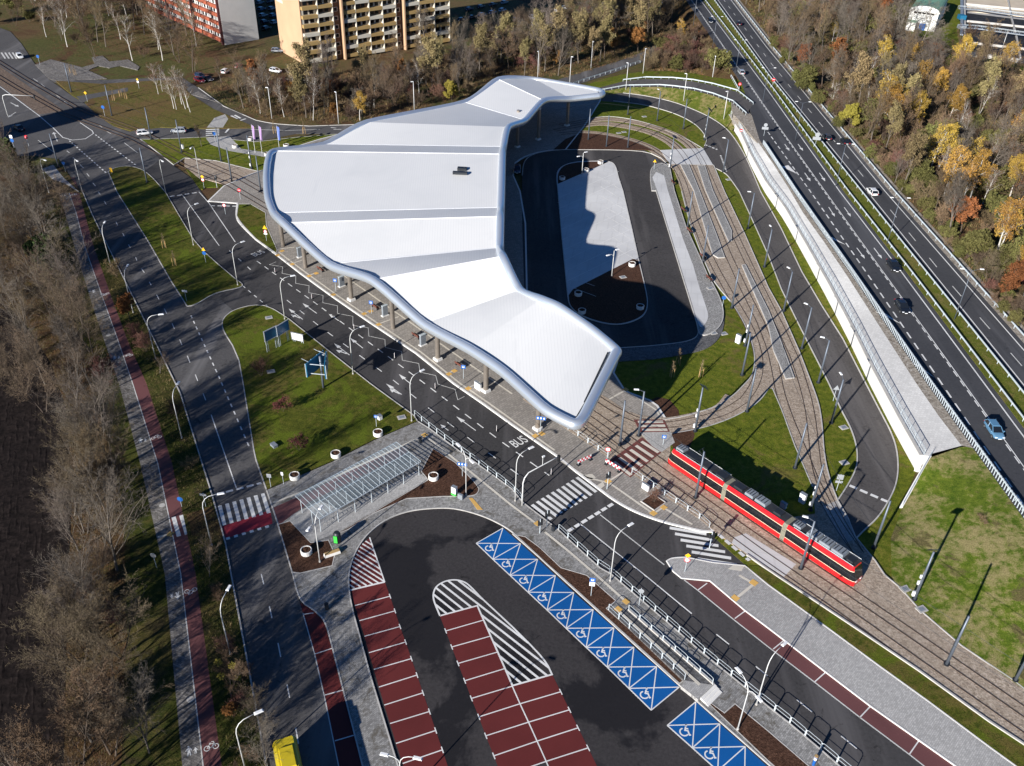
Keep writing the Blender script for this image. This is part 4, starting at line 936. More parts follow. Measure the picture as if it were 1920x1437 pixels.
# ---------------------------------------------------------------- terminal building
mt, n, b = newmat('roof_white')
wv = n.nodes.new("ShaderNodeTexWave"); wv.inputs['Scale'].default_value = 0.62; wv.inputs['Distortion'].default_value = 0.0
mp = n.nodes.new("ShaderNodeMapping"); mp.inputs[2].default_value = (0, 0, -0.05); n.links.new(pos(n), mp.inputs[0]); n.links.new(mp.outputs[0], wv.inputs[0])
sm_ = noise(n, 0.09, 5, 0.65, seed=2, dist=.5); f2 = noise(n, 1.3, 6, .8)
c = mix(n, ramp(n, wv.outputs[1], 0.90, 1.0), (0.655, 0.65, 0.635), (0.585, 0.585, 0.575))
c = mix(n, ramp(n, sm_, .45, .75), c, (0.60, 0.60, 0.59)); c = mix(n, ramp(n, f2, .68, .8), c, (.50, .50, .50))
st_ = noise(n, .35, 5, .7, stretch=(1, .08, 1, 0.0), seed=17); c = mix(n, ramp(n, st_, .62, .8), c, (.56, .56, .555))
n.links.new(c, b.inputs['Base Color']); b.inputs['Roughness'].default_value = .5
bump(n, b, wv.outputs[1], .05, .03)
mt, n, b = newmat('tube_metal')
b.inputs['Base Color'].default_value = (.70, .75, .80, 1); b.inputs['Metallic'].default_value = .70; b.inputs['Roughness'].default_value = .33
bump(n, b, noise(n, .8, 3, .5), .08, .05)
plain('column_metal', (.30, .26, .22), .38, .6, .1, 1.0, 'pos')
plain('soffit', (.35, .35, .34), .8, 0, .05)
ST = [((1073, 795, 9.0), (1155, 658, 11.1)), ((1023, 768, 9.0), (1110, 620, 11.9)), ((945, 698, 9.2), (1049, 578, 12.7)), ((881, 655, 8.9), (1015, 563, 12.4)),
      ((795, 608, 7.7), (974, 545, 10.7)), ((700, 527, 9.7), (943, 483, 13.6)), ((618, 497, 7.3), (937, 467, 10.3)), ((533, 420, 9.0), (938, 408, 12.1)),
      ((514, 401, 8.1), (939, 391, 10.9)), ((515, 285, 9.6), (942, 291, 12.5)), ((608, 272, 8.3), (944, 277, 10.8)), ((687, 231, 10.2), (953, 240, 11.3)),
      ((871, 193, 8.4), (984, 227, 9.4)), ((934, 150, 10.4), (1019, 190, 10.3)), ((1003, 150, 8.8), (1068, 186, 9.0)), ((1120, 170, 9.6), (1122, 180, 9.6))]
SA_ = [P(*a) for a, b in ST]; SB_ = [P(*b) for a, b in ST]
tc = P(760, 480, 0)
term = empty('transfer_terminal', tc, 0, 'large bus and tram terminal under a folded white metal roof', 'building')
def bil(i, u, v): return SA_[i].lerp(SB_[i], u).lerp(SA_[i+1].lerp(SB_[i+1], u), v)
for i in range(len(ST)-1):
    mb = MB(); nu, nv = 12, 5
    for lay in (.25, -.15):
        for v in range(nv+1):
            for u in range(nu+1): mb.v.append(tuple(bil(i, u/nu, v/nv)-tc+Vector((0, 0, lay))))
    k = (nu+1)*(nv+1)
    for v in range(nv):
        for u in range(nu):
            a = v*(nu+1)+u; mb.f.append((a+nu+1, a+nu+2, a+1, a)); mb.m.append(0); mb.f.append((k+a, k+a+1, k+a+nu+2, k+a+nu+1)); mb.m.append(1)
    o = mb.build('roof_panel', ['roof_white', 'soffit'], term, smooth=True)
for i in (4, 6, 8, 10, 12):
    pts = [bil(i, u/10, 0)-tc+Vector((0, 0, .27)) for u in range(11)]
    MB().sweep(pts, -.22, .22, -.05, .05).build('gutter', 'white_metal', term)
for i in (5, 7, 9, 13):
    pts = [bil(i, u/10, 0)-tc+Vector((0, 0, .27)) for u in range(11)]
    MB().sweep(pts, -.12, .12, -.05, .04).build('ridge_cap', 'white_metal', term)
# strip closing the curved left end
lp_ = [SA_[9], P(503, 303, 9.5), P(500, 335, 9.0), P(503, 372, 8.4), SA_[8]]
MB().loft([p-tc+Vector((0, 0, .24)) for p in lp_], [SA_[9].lerp(SA_[8], k/4)-tc+Vector((0, 0, .25)) for k in range(5)]).build('roof_panel', 'roof_white', term)
# edge tube all round
per = list(reversed(SA_))
ia = [k for k, q in enumerate(per) if q is SA_[9]][0]
per = per[:ia+1]+[P(503, 303, 9.5), P(500, 335, 9.0), P(503, 372, 8.4)]+per[ia+1:]
per = per+[P(1084, 794, 9.0), P(1094, 783, 9.1), P(1110, 752, 9.6), P(1137, 698, 10.5), P(1152, 668, 11.0)]+SB_+[P(1130, 176, 9.6)]
def crom(pts, n=5):
    o = []; N_ = len(pts)
    for i in range(N_):
        p0, p1, p2, p3 = pts[(i-1) % N_], pts[i], pts[(i+1) % N_], pts[(i+2) % N_]
        for k in range(n):
            t = k/n; m1 = (p2-p0)*.35; m2 = (p3-p1)*.35
            d = (p2-p1).length; m1 = m1 if m1.length < d else m1*(d/m1.length); m2 = m2 if m2.length < d else m2*(d/m2.length)
            o.append(p1*(2*t**3-3*t*t+1)+m1*(t**3-2*t*t+t)+p2*(-2*t**3+3*t*t)+m2*(t**3-t*t))
    return o
ring_ = crom(per, 6)+[per[0]]
step, ntb = 9, 18
whole = MB().tube([p-tc for p in ring_], .84, ntb, cap=False)
for k in range(0, len(ring_)-1, step):
    e = min(k+step, len(ring_)-1); sg_ = MB(); sg_.v = whole.v[k*ntb:(e+1)*ntb]
    for i in range(e-k):
        for j in range(ntb): a, b_ = i*ntb+j, i*ntb+(j+1) % ntb; sg_.f.append((a, b_, b_+ntb, a+ntb)); sg_.m.append(0)
    sg_.build('edge_tube', 'tube_metal', term, smooth=True)
# columns
for x, y, h, pl in ((531, 463, 8.2, 0), (573, 503, 7.2, 0), (659, 564, 7.0, 1), (737, 617, 7.9, 0), (821, 676, 7.3, 1), (911, 735, 9.6, 1), (1008, 806, 8.9, 1), (1063, 237, 9.2, 1), (1009, 263, 9.8, 1), (970, 277, 10.2, 1)):
    q = P(x, y)-tc
    cb = MB().cyl((q.x, q.y, .1), .43, h-.1, 16).build('column', 'column_metal', term, smooth=False)
    MB().cyl((q.x, q.y, h-1.2), .46, .5, 16).build('collar', 'white_metal', cb)
    if pl: MB().box((q.x, q.y, .35), (1.25, 1.25, .5), SA, taper=.9).build('plinth', 'concrete_white', cb)
hz = bil(8, .82, .7).z+.3
a, b_ = P(849, 326, hz), P(876, 327, hz); c_ = (a+b_)/2-tc
rh = MB().box((c_.x, c_.y, c_.z+.25), ((b_-a).length, .9, .5), math.atan2((b_-a).y, (b_-a).x)).build('roof_hatch', 'dark_metal', term)
a, b_ = P(858, 318, hz), P(875, 319, hz); c_ = (a+b_)/2-tc
MB().box((c_.x, c_.y, c_.z+.2), ((b_-a).length, 1.1, .6), math.atan2((b_-a).y, (b_-a).x)).build('roof_vent', 'dark_metal', term)
a, b_ = P(1140, 662, 11.35), P(1084, 780, 9.25)
MB().sweep([a-tc, b_-tc], -.12, .12, .0, .14).build('roof_gutter', 'dark_metal', term)

# ---------------------------------------------------------------- street furniture prototypes
def arm_lamp(col='pole_white', h=8.6, reach=2.2, double=False, curve=True):
    r = empty('street_lamp')
    base = MB().cyl((0, 0, 0), .14, .25, 8).build('base', 'concrete', r)
    if curve:
        pts = [(0, 0, .2), (0, 0, h-1.7), (.12, 0, h-1.0), (.45, 0, h-.45), (.95, 0, h-.12), (reach, 0, h+.05)]
        rad = [.09, .06, .052, .048, .044, .036]
    else: pts = [(0, 0, .2), (0, 0, h)]; rad = [.10, .06]
    MB().tube(pts, rad, 7).build('pole', col, r, smooth=True)
    hd = MB(); hd.box((reach+.3, 0, h+.03), (.95, .36, .13), taper=.75)
    hl = hd.build('lamp_head', 'white_metal', r)
    MB().box((reach+.3, 0, h-.045), (.6, .26, .03)).build('lens', 'sign_white', hl)
    if double:
        MB().tube([(0, 0, h-1.6), (-.15, 0, h-1.05), (-.55, 0, h-.75), (-1.2, 0, h-.65)], [.06, .055, .05, .045], 6).build('arm', col, r, smooth=True)
        MB().box((-1.5, 0, h-.65), (.9, .36, .13), taper=.75).build('lamp_head', 'white_metal', r)
    return Proto(r)
lampA = arm_lamp()
lampD = arm_lamp(h=8.0, reach=1.6, double=True)
lampS = arm_lamp(h=5.8, reach=.5, curve=False, double=True)
def head(a, b): d = b-a; return math.atan2(d.y, d.x)
def lamp(proto, x, y, hx, hy, z, label, group, hh=8.6):
    b0 = P(x, y, z); proto.put(b0, head(b0, P(hx, hy, hh+z)), 1.0, label, group, 'lamp')
G = 'curved white street lamps along the roads'
for i, (x, y, hx, hy, lb) in enumerate((
 (208, 500, 210, 397, 'white curved street lamp highest of the row beside the cycle path'), (250, 587, 255, 476, 'white curved street lamp rising out of the reddish shrub by the cycle path'),
 (292, 673, 309, 589, 'white curved street lamp level with the gap between the two lawn islands'), (341, 822, 349, 698, 'white curved street lamp left of the billboard lawn, beside its widest part'),
 (397, 1023, 407, 927, 'white curved street lamp at the red and white zebra crossing'), (432, 1227, 438, 1088, 'white curved street lamp beside the tree with yellow-green mistletoe'),
 (462, 1450, 497, 1330, 'white curved street lamp nearest the yellow bus'), (155, 362, 174, 327, 'white curved street lamp at the upper start of the cycle path'),
 (92, 362, 99, 307, 'pale street lamp at the left edge above the grey pavement corner'), (311, 362, 321, 316, 'white curved street lamp at the upper tip of the long lawn island'),
 (363, 460, 367, 383, 'white curved street lamp on the right edge of the long lawn island'), (446, 535, 451, 455, 'white curved street lamp at the lower tip of the long lawn island'),
 (534, 599, 540, 519, 'white curved street lamp beside the blue double billboard'), (662, 702, 672, 615, 'white curved street lamp behind the V-shaped billboard'),
 (772, 790, 787, 697, 'white curved street lamp at the corner where the road railing begins'), (966, 940, 989, 843, 'white curved street lamp beside the traffic signal mast arm'),
 (1144, 1090, 1175, 988, 'white curved street lamp below the wide zebra crossing'), (1418, 1322, 1463, 1214, 'white curved street lamp beside the stairs of the access ramp'),
 (375, 335, 341, 299, 'white street lamp with its arm over the tram bed by the round signs'))):
    lamp(lampA, x, y, hx, hy, .05, lb, G)
G2 = 'double-armed parking lamps'
for x, y, hx, hy, lb in ((1383, 1368, 1378, 1249, 'two-headed white lamp in the mulch below the access stairs'), (600, 1054, 615, 933, 'two-headed white lamp at the lower end of the bicycle shelter'),
    (874, 929, 855, 830, 'two-headed white lamp beside the small blue sign and charging point'), (755, 1500, 779, 1421, 'white lamp head over the red parking bays at the bottom edge')):
    lamp(lampD, x, y, hx, hy, .1, lb, G2, 8.0)
for x, y, lb in ((1147, 518, 'slim double lamp on the mulch at the lower end of the bus island'), (1091, 328, 'slim double lamp at the upper end of the bus island')):
    lampS.put(P(x, y, .27), .6, 1.0, lb, 'bus yard lamps', 'lamp')
def post_lamp():
    r = empty('lamp_post'); MB().tube([(0, 0, 0), (0, 0, 8.8)], [.12, .07], 7).build('pole', 'pole_white', r, smooth=True)
    MB().box((.35, 0, 8.85), (.8, .32, .14), taper=.8).build('lamp_head', 'white_metal', r); return Proto(r)
lampP = post_lamp()
for i, (x, y, lb) in enumerate(((635, 232, 'white lamp post on the bank left of the yellow birch by the access road'), (510, 223, 'white lamp post beside the white-stemmed birch above the flags'), (777, 210, 'white lamp post just behind the roof, right of the yellow birch'),
    (1008, 148, 'white lamp post behind the far roof ridge'), (1108, 128, 'white lamp post between the trees on the left of the old slip road'), (1068, 159, 'white lamp post on the near side of the old slip road'),
    (1234, 50, 'white lamp post deep among the trees near the motorway'), (1205, 143, 'white lamp post behind the curving slip road, left one'), (1334, 158, 'white lamp post beside the olive bush at the slip road'),
    (1173, 172, 'thin lamp post at the start of the slip road'), (1281, 193, 'thin lamp post on the bank inside the slip road, middle'), (1356, 228, 'thin lamp post at the upper end of the retaining wall'))):
    lampP.put(P(x, y, 0.1), 2.2+i*.7, 1.0, lb, 'straight white lamp posts', 'lamp')

def tram_pole(extra=None):
    r = empty('tram_pole'); MB().cyl((0, 0, 0), .34, .22, 12).build('base', 'dark_metal', r)
    MB().tube([(0, 0, .1), (0, 0, 8.6)], [.19, .13], 10).build('mast', 'pole_grey', r, smooth=True)
    if extra in ('box', 'solar'):
        for z, s in ((1.0, (.45, .3, .7)), (3.0, (.3, .2, .6)), (4.1, (.25, .18, .5))): MB().box((.24, -.12, z), s).build('control_box', 'white_metal', r)
        MB().tube([(.12, -.1, .2), (.1, -.1, 5)], .04, 5).build('conduit', 'white_metal', r)
    if extra == 'solar':
        p = MB(); p.add([(-.6, -.75, 8.1), (.6, -.75, 8.1), (.6, .1, 9.1), (-.6, .1, 9.1), (-.6, -.72, 8.05), (.6, -.72, 8.05), (.6, .13, 9.05), (-.6, .13, 9.05)], [(0, 1, 2, 3), (7, 6, 5, 4), (0, 4, 5, 1), (2, 6, 7, 3), (1, 5, 6, 2), (3, 7, 4, 0)])
        p.build('solar_panel', 'panel_solar', r)
    if extra == 'arm':
        MB().tube([(0, 0, 7.4), (3.2, 0, 7.2)], .035, 5).build('bracket', 'dark_metal', r); MB().tube([(0, 0, 8.3), (3.1, 0, 7.25)], .015, 4).build('stay', 'dark_metal', r)
    if extra == 'lamp':
        MB().tube([(0, 0, 8.5), (.9, 0, 8.9)], .04, 5).build('arm', 'pole_grey', r); MB().box((1.2, 0, 8.9), (.8, .3, .13), taper=.8).build('lamp_head', 'white_metal', r)
    return Proto(r)
TPp, TPb, TPs, TPa, TPl = tram_pole(), tram_pole('box'), tram_pole('solar'), tram_pole('arm'), tram_pole('lamp')
PL = [(TPa, 284, 262, 'dark grey tram pole between the white and the grey car on the side street'), (TPa, 210, 217, 'dark grey tram pole on the dry lawn left of the birch clump'), (TPp, 134, 173, 'dark grey tram pole at the corner path beside the blue sign'),
 (TPp, 110, 314, 'dark grey tram pole on the left corner by the black fence'), (TPa, 276, 342, 'dark grey tram pole on the upper end of the long lawn island'), (TPp, 341, 286, 'dark grey tram pole beside the white box on the flagpole lawn'),
 (TPp, 415, 303, 'dark grey tram pole at the edge of the flagpole lawn left of the white planters'), (TPp, 435, 341, 'dark grey tram pole at the lower corner of the brown west tram bed'), (TPb, 472, 317, 'dark tram pole with white boxes left of the roof corner'), (TPp, 489, 358, 'dark tram pole against the left corner of the white roof'),
 (TPp, 1177, 215, 'grey tram pole at the top of the loop, left of three on the upper lawn'), (TPl, 1232, 227, 'grey tram pole with a lamp on the loop lawn'), (TPp, 1103, 262, 'grey tram pole nearest the roof in the brown mulch'), (TPp, 1137, 275, 'middle grey tram pole of the three in the brown mulch'), (TPp, 1177, 277, 'right grey tram pole of the three in the brown mulch'),
 (TPs, 1281, 242, 'tram pole with solar panel and white box inside the ring road, left of two'), (TPs, 1321, 263, 'tram pole with solar panel and white box at the corner of the ring road'), (TPs, 1256, 318, 'tram pole with solar panel at the upper end of the tram platform'), (TPl, 1356, 323, 'grey pole at the start of the strip between tracks and ring road'),
 (TPp, 1289, 426, 'grey tram pole on the tram platform, upper one'), (TPp, 1317, 493, 'grey tram pole on the tram platform, lower one'), (TPp, 1372, 578, 'grey tram pole beside the blue stop sign at the end of the platform'), (TPb, 1397, 649, 'grey tram pole beside the white cabinet inside the loop'), (TPp, 1391, 704, 'grey tram pole at the lower right bend of the loop track'),
 (TPl, 1402, 429, 'grey pole on the grass strip opposite the upper tram platform pole'), (TPl, 1433, 501, 'grey pole on the grass strip level with the lower tram platform pole'), (TPl, 1469, 584, 'grey pole with lamp on the grass strip, third from the top'), (TPl, 1503, 654, 'grey pole with lamp on the grass strip, fourth from the top'), (TPl, 1534, 718, 'grey pole with lamp on the grass strip, fifth from the top'),
 (TPp, 1490, 879, 'grey tram pole in the lawn triangle left of the right-hand tracks'), (TPl, 1558, 794, 'grey pole with lamp where the ring road bends back'), (TPb, 1519, 958, 'tram pole laden with white boxes behind the red tram'), (TPp, 1638, 1028, 'grey pole at the foot of the grass bank beside the track crossing'), (TPl, 1501, 1067, 'grey tram pole standing in front of the rear part of the red tram'),
 (TPl, 1197, 818, 'grey tram pole at the brick-red crossing in front of the roof'), (TPb, 1162, 836, 'tram pole with white boxes in the ballast nearest the roof tip'), (TPp, 1304, 934, 'grey tram pole standing in front of the left part of the red tram'), (TPs, 1303, 810, 'tram pole with solar panel beside the curve of the loop track'), (TPp, 1400, 773, 'grey tram pole between the two loop curves'),
 (TPs, 1714, 1125, 'tram pole with solar panel on the grass bank right of the tram'), (TPp, 1774, 1247, 'tall grey tram pole standing in the ballast at lower right'), (TPp, 1903, 1277, 'grey tram pole at the right edge of the picture by the tracks')]
for i, (pr_, x, y, lb) in enumerate(PL): pr_.put(P(x, y, .1), 2.3+.35*(i % 5)-.6, 1.0, lb, 'tram and ring road poles', 'pole')

# motorway lamps in the median
r = empty('motorway_lamp'); MB().tube([(0, 0, 0), (0, 0, 10.2)], [.09, .05], 7).build('pole', 'pole_grey', r, smooth=True)
for s in (-1, 1):
    MB().tube([(0, 0, 10.1), (s*1.4, 0, 10.5)], .03, 5).build('arm', 'pole_grey', r); MB().box((s*1.75, 0, 10.52), (.75, .3, .12), taper=.8).build('lamp_head', 'white_metal', r)
mlamp = Proto(r); b0, b1 = P(1663, 458, HM), P(1789, 600, HM); dv = b1-b0
for k, lb in zip(range(1, -7, -1), ('twin-headed motorway lamp nearest the bottom right', 'twin-headed motorway lamp second from the bottom right', 'twin-headed motorway lamp left of the white car', 'twin-headed motorway lamp beside the two dark cars', 'twin-headed motorway lamp fifth from the bottom right', 'twin-headed motorway lamp beside the silver car', 'twin-headed motorway lamp near the top edge', 'twin-headed motorway lamp furthest up the motorway')):
    mlamp.put(b0+dv*k, 0.0, 1.0, lb, 'twin-headed lamps on the motorway median', 'lamp')

# ---------------------------------------------------------------- railings and guard rails
rp = MB()
rp.tube([(0, 0, 0), (0, 0, .96), (.05, 0, 1.05), (.15, 0, 1.1), (.85, 0, 1.1), (.95, 0, 1.05), (1, 0, .96), (1, 0, 0)], .027, 5)
rp.tube([(0, 0, .55), (1, 0, .55)], .022, 5); rp_o = rp.build('railing_panel', 'galvanised'); RP = rp_o.data; bpy.data.objects.remove(rp_o)
def railing(name, pts, label, step=2.05, cat='railing', z=0.1, hs=1.0):
    L0 = pts[0]; r = empty(name, (L0.x, L0.y, L0.z), 0, label, cat); q = resample(pts, step)
    for a, b in zip(q, q[1:]):
        d = b-a; o = bpy.data.objects.new('railing_panel', RP); COL.objects.link(o); o.parent = r
        o.location = a-L0+d*.02; o.scale = ((d.length)*.96, 1, hs); o.rotation_euler = (0, -math.asin(max(-1, min(1, d.z/d.length))), math.atan2(d.y, d.x))
    return r
railing('railing', F("777,779 806,803 856,841 891,866 960,918 978,938", .1), 'galvanised pedestrian railing from the lamp corner down to the zebra crossing')
railing('railing', F("1047,993 1085,1028 1125,1063 1145,1075 1265,1178 1313,1220 1393,1285 1440,1323 1477,1352 1540,1405 1600,1455", .1), 'galvanised pedestrian railing along the road below the zebra crossing')
railing('railing', F("1047,793 1135,854 1140,858", .14), 'galvanised railing between platform and tracks under the roof tip')
railing('railing', F("1184,888 1248,931 1311,973 1330,990", .14), 'galvanised railing between the pavement tree pit and the tram')
for s, lb in (("1141,1143,0.12 1284,1275,0.5", 'ramp railing on the mulch side of the access ramp'), ("1178,1145,0.12 1336,1284,0.5", 'double ramp railing on the road side of the access ramp')):
    railing('ramp_railing', F(s), lb, 2.0)
ramp_ = MB(); A = F("1137,1142,0.12 1178,1142,0.12"); ra, rb2 = P(1140, 1142, .12), P(1178, 1144, .12); rc, rd = P(1338, 1284, .48), P(1284, 1277, .48)
rw_ = empty('access_ramp', ra, 0, 'sloping paved access ramp with stairs between pavement and parking lot', 'ramp')
def prism(tops, zb, mat, name, par, off):
    mb = MB(); n_ = len(tops); mb.v = [tuple(t-off) for t in tops]+[(t.x-off.x, t.y-off.y, zb-off.z) for t in tops]
    mb.f = [tuple(range(n_))]+[(i, n_+i, n_+(i+1) % n_, (i+1) % n_) for i in range(n_)]; mb.m = [0]*(n_+1); return mb.build(name, mat, par)
prism([ra, rd, rc, rb2], 0, 'paver_dark', 'ramp_deck', rw_, ra)
q1, q2, q3, q4 = P(1284, 1277, .482), P(1338, 1284, .482), P(1318, 1308, .482), P(1276, 1292, .482)
pf = [P(1284, 1276, .484), P(1338, 1285, .484), P(1309, 1312, .484), P(1277, 1287, .484)]
prism(pf, 0, 'paver_grey', 'landing', rw_, ra)
line_ = MB().sweep([p-ra+Vector((0, 0, .02)) for p in F("1162,1148,0.17 1312,1284,0.5")], -.17, .17, 0, .02).build('tactile_strip', 'tactile_white', rw_)
e0, e1 = P(1338, 1286, 0), P(1312, 1312, 0); sd = Vector(((P(1356, 1302)-P(1338, 1286)).x, (P(1356, 1302)-P(1338, 1286)).y, 0)).normalized()
for k in range(3):
    c0, c1 = e0+sd*(k*.42), e1+sd*(k*.42); z = .40-k*.11
    mb = MB(); qs = [c0, c0+sd*.42, c1+sd*.42, c1]; mb.v = [(v.x-ra.x, v.y-ra.y, z-ra.z) for v in qs]+[(v.x-ra.x, v.y-ra.y, -ra.z) for v in qs]
    mb.f = [(0, 1, 2, 3), (7, 6, 5, 4), (0, 4, 5, 1), (1, 5, 6, 2), (2, 6, 7, 3), (3, 7, 4, 0)]; mb.m = [0]*6; mb.build('stair_step', 'concrete_white', rw_)
MB().bar(rb2-ra+Vector((0, 0, .05)), rc-ra+Vector((0, 0, .05)), .2, .3).build('side_wall', 'concrete', rw_)

gp = MB().box((0, 0, .35), (.1, .07, .75)); gpo = gp.build('post', 'galvanised'); GP = gpo.data; bpy.data.objects.remove(gpo)
def guard(name, pts, label, step=3.0, side=.12, mat='galvanised'):
    L0 = pts[0]; r = empty(name, L0, 0, label, 'guard rail')
    b = MB(); q = [p-L0 for p in pts]
    b.sweep(q, side, side+.07, .50, .62); b.sweep(q, side+.04, side+.11, .62, .70); b.sweep(q, side, side+.07, .70, .82)
    b.build('beam', mat, r)
    for p in resample(pts, step):
        o = bpy.data.objects.new('post', GP); COL.objects.link(o); o.parent = r; o.location = p-L0
    return r
def crop(pts, y0, y1): return [p for p in resample(pts, 4) if y0 < p.y < y1]
mg = crop(offs(m_left, .55), 60, 236)
guard('guard_rail', mg, 'galvanised guard rail with spindles along the paved berm of the motorway', 2.0, -.1)
hr = MB(); q = [p-mg[0] for p in mg]; hr.sweep(q, -.45, -.40, 1.05, 1.12)
ro_ = empty('parapet_railing', mg[0], 0, 'tall slatted steel railing behind the near motorway guard rail', 'railing'); hr.build('handrail', 'galvanised', ro_)
sp = MB()
for p in resample(mg, .62): sp.box(p-mg[0]+Vector((-.43, 0, .55)), (.10, .10, 1.1))
so = sp.build('spindle', 'galvanised', ro_); so['kind'] = 'stuff'
guard('guard_rail', crop(offs(xr, 1.5), 60, 420), 'thin guard rail on the left side of the motorway median', 4.0, .05)
guard('guard_rail', crop(offs(rail2, .2), 60, 420), 'pale guard rail on the right side of the motorway median', 4.0, .05)
guard('guard_rail', crop(offs(r_r, 1.0), 60, 420), 'guard rail on the wooded far side of the motorway', 4.0, .05)
guard('guard_rail', [p for p in ri], 'curved guard rail on the inner edge of the slip road', 2.5, .1)
guard('guard_rail', [p for p in ro[2:]], 'curved guard rail on the outer edge of the slip road', 2.5, -.2)
guard('guard_rail', F("1075,160 1100,151 1150,135 1200,118"), 'straight guard rail on the near edge of the old slip road', 3.0, .05)
guard('guard_rail', F("1370,145,3.8 1384,170,3.8"), 'short guard rail at the no-entry sign by the motorway', 2.0, .05)
# ---------------------------------------------------------------- tram
carpaint('tram_red', (.62, .010, .014)); plain('tram_cream', (.80, .66, .46), .4, 0, .04); plain('tram_roof', (.028, .029, .031), .6, 0, .2, 2.0)
plain('bellows', (.20, .19, .14), .8, 0, .2, 6.0); plain('unit_grey', (.24, .265, .29), .5, .2, .1, 2.0)
ta, tb = P(1249, 868, .3), P(1597, 1103, .3); td = (tb-ta); tlen = td.length; tdn = td.normalized(); tln = Vector((-tdn.y, tdn.x, 0))
troot = empty('tram', (ta+tln*1.2)-Vector((0, 0, .12)), math.atan2(td.y, td.x), 'long red three-section tram with dark window band standing on the right-hand track', 'tram')
PROF = [(1.12, .12), (1.20, .30), (1.20, .98), (1.205, 1.06), (1.205, 2.42), (1.20, 2.50), (1.10, 2.92), (.92, 3.12), (.0, 3.16)]
def tram_section(x0, x1, n0, n1):
    """n0/n1: 1 when that end is a nose"""
    xs = [x0+(x1-x0)*k/8 for k in range(9)]; rings = []
    for x in xs: rings.append((x, 1.0, 0.0))
    if n0: rings = [(x0, .72, 0), (x0+.25, .86, 0), (x0+.8, .97, 0)]+[r for r in rings if r[0] > x0+1.2]
    if n1: rings = [r for r in rings if r[0] < x1-1.2]+[(x1-.8, .97, 0), (x1-.25, .86, 0), (x1, .72, 0)]
    mb = MB(); full = PROF+[(-y, z) for y, z in reversed(PROF[:-1])]; npf = len(full)
    for x, k, _ in rings:
        for y, z in full:
            xx = x
            if n1 and x > x1-1.0: xx = x-max(0, z-1.1)*.33*((x-(x1-1.0)))
            if n0 and x < x0+1.0: xx = x+max(0, z-1.1)*.33*((x0+1.0-x))
            mb.v.append((xx, y*k, z))
    mi = [0, 0, 1, 2, 1, 0, 0, 3]; mis = mi+list(reversed(mi))
    for i in range(len(rings)-1):
        for k in range(npf-1):
            a = i*npf+k; mb.f.append((a, a+npf, a+npf+1, a+1)); mb.m.append(mis[k])
    for e in (0, len(rings)-1):
        b0 = e*npf; half = len(PROF)-1
        for k in range(half):
            q = (b0+k, b0+k+1, b0+npf-2-k, b0+npf-1-k); mb.f.append(q if e else tuple(reversed(q))); mb.m.append(2 if (k in (3, 4, 5) and (n1 if e else n0)) else (0 if (n1 if e else n0) else 3))
    o = mb.build('body_section', ['tram_red', 'tram_cream', 'glass_dark', 'tram_roof'], troot)
    # doors and window posts on both sides
    L = x1-x0
    for sy in (-1, 1):
        for f in (.22, .52, .82):
            xx = x0+L*f
            for dx in (-.34, .34): MB().box((xx+dx, sy*1.214, 1.74), (.60, .03, 1.34)).build('door', 'glass_dark', o); MB().box((xx+dx, sy*1.212, .64), (.58, .03, .62)).build('door', 'tram_red', o)
        for f in (.08, .36, .66, .94): MB().box((x0+L*f, sy*1.209, 1.75), (.09, .02, 1.3)).build('window_post', 'black_plastic', o)
    return o
g1, g2 = tlen*.335, tlen*.655
s1 = tram_section(0, g1-.35, 1, 0); s2 = tram_section(g1+.35, g2-.35, 0, 0); s3 = tram_section(g2+.35, tlen, 0, 1)
for g in (g1, g2):
    bl_ = MB()
    for k in range(7):
        x = g-.36+k*.12; w_ = 1.12 if k % 2 else 1.2
        for y, z in [(w_, .3), (w_, 2.7), (.9, 3.0), (-.9, 3.0), (-w_, 2.7), (-w_, .3)]: bl_.v.append((x, y, z))
    for k in range(6):
        for q in range(5): a = k*6+q; bl_.f.append((a, a+6, a+7, a+1)); bl_.m.append(0)
    bl_.build('bellows', 'bellows', troot)
rt_ = random.Random(11)
def runit(x, l, w_, h, mat, y=0): MB().box((x, y, 3.14+h/2), (l, w_, h), taper=.93).build('roof_unit', mat, troot)
for x, l, w_, h, m_ in ((1.6, 1.4, 1.2, .35, 'unit_grey'), (3.6, 1.8, 1.3, .28, 'dark_metal'), (6.6, 2.4, 1.5, .25, 'tram_roof'), (9.2, 1.6, 1.4, .32, 'dark_metal'), (12.4, 1.5, 1.3, .3, 'dark_metal'), (14.3, 1.4, 1.4, .4, 'unit_grey'), (16.2, 1.8, 1.4, .42, 'unit_grey'), (19.0, 1.2, 1.3, .3, 'dark_metal'), (22.2, 1.2, 1.2, .35, 'unit_grey'), (24.6, 1.7, 1.5, .5, 'unit_grey'), (26.5, 1.7, 1.5, .5, 'unit_grey'), (28.4, 1.8, 1.5, .5, 'unit_grey'), (30.2, .9, 1.2, .3, 'dark_metal')):
    runit(x*tlen/31.8, l, w_, h, m_)
    if m_ == 'unit_grey':
        for k in range(3): MB().box((x*tlen/31.8-l*.3+k*l*.3, 0, 3.14+h+.02), (.12, w_*.7, .05)).build('fin', 'dark_metal', troot)
for y in (-.95, .95): MB().tube([(1.2, y, 3.3), (10, y, 3.3)], .03, 5).build('roof_rail', 'white_metal', troot); MB().tube([(22, y, 3.3), (31, y, 3.3)], .03, 5).build('roof_rail', 'white_metal', troot)
pg_ = MB(); px = 10.9*tlen/31.8-6
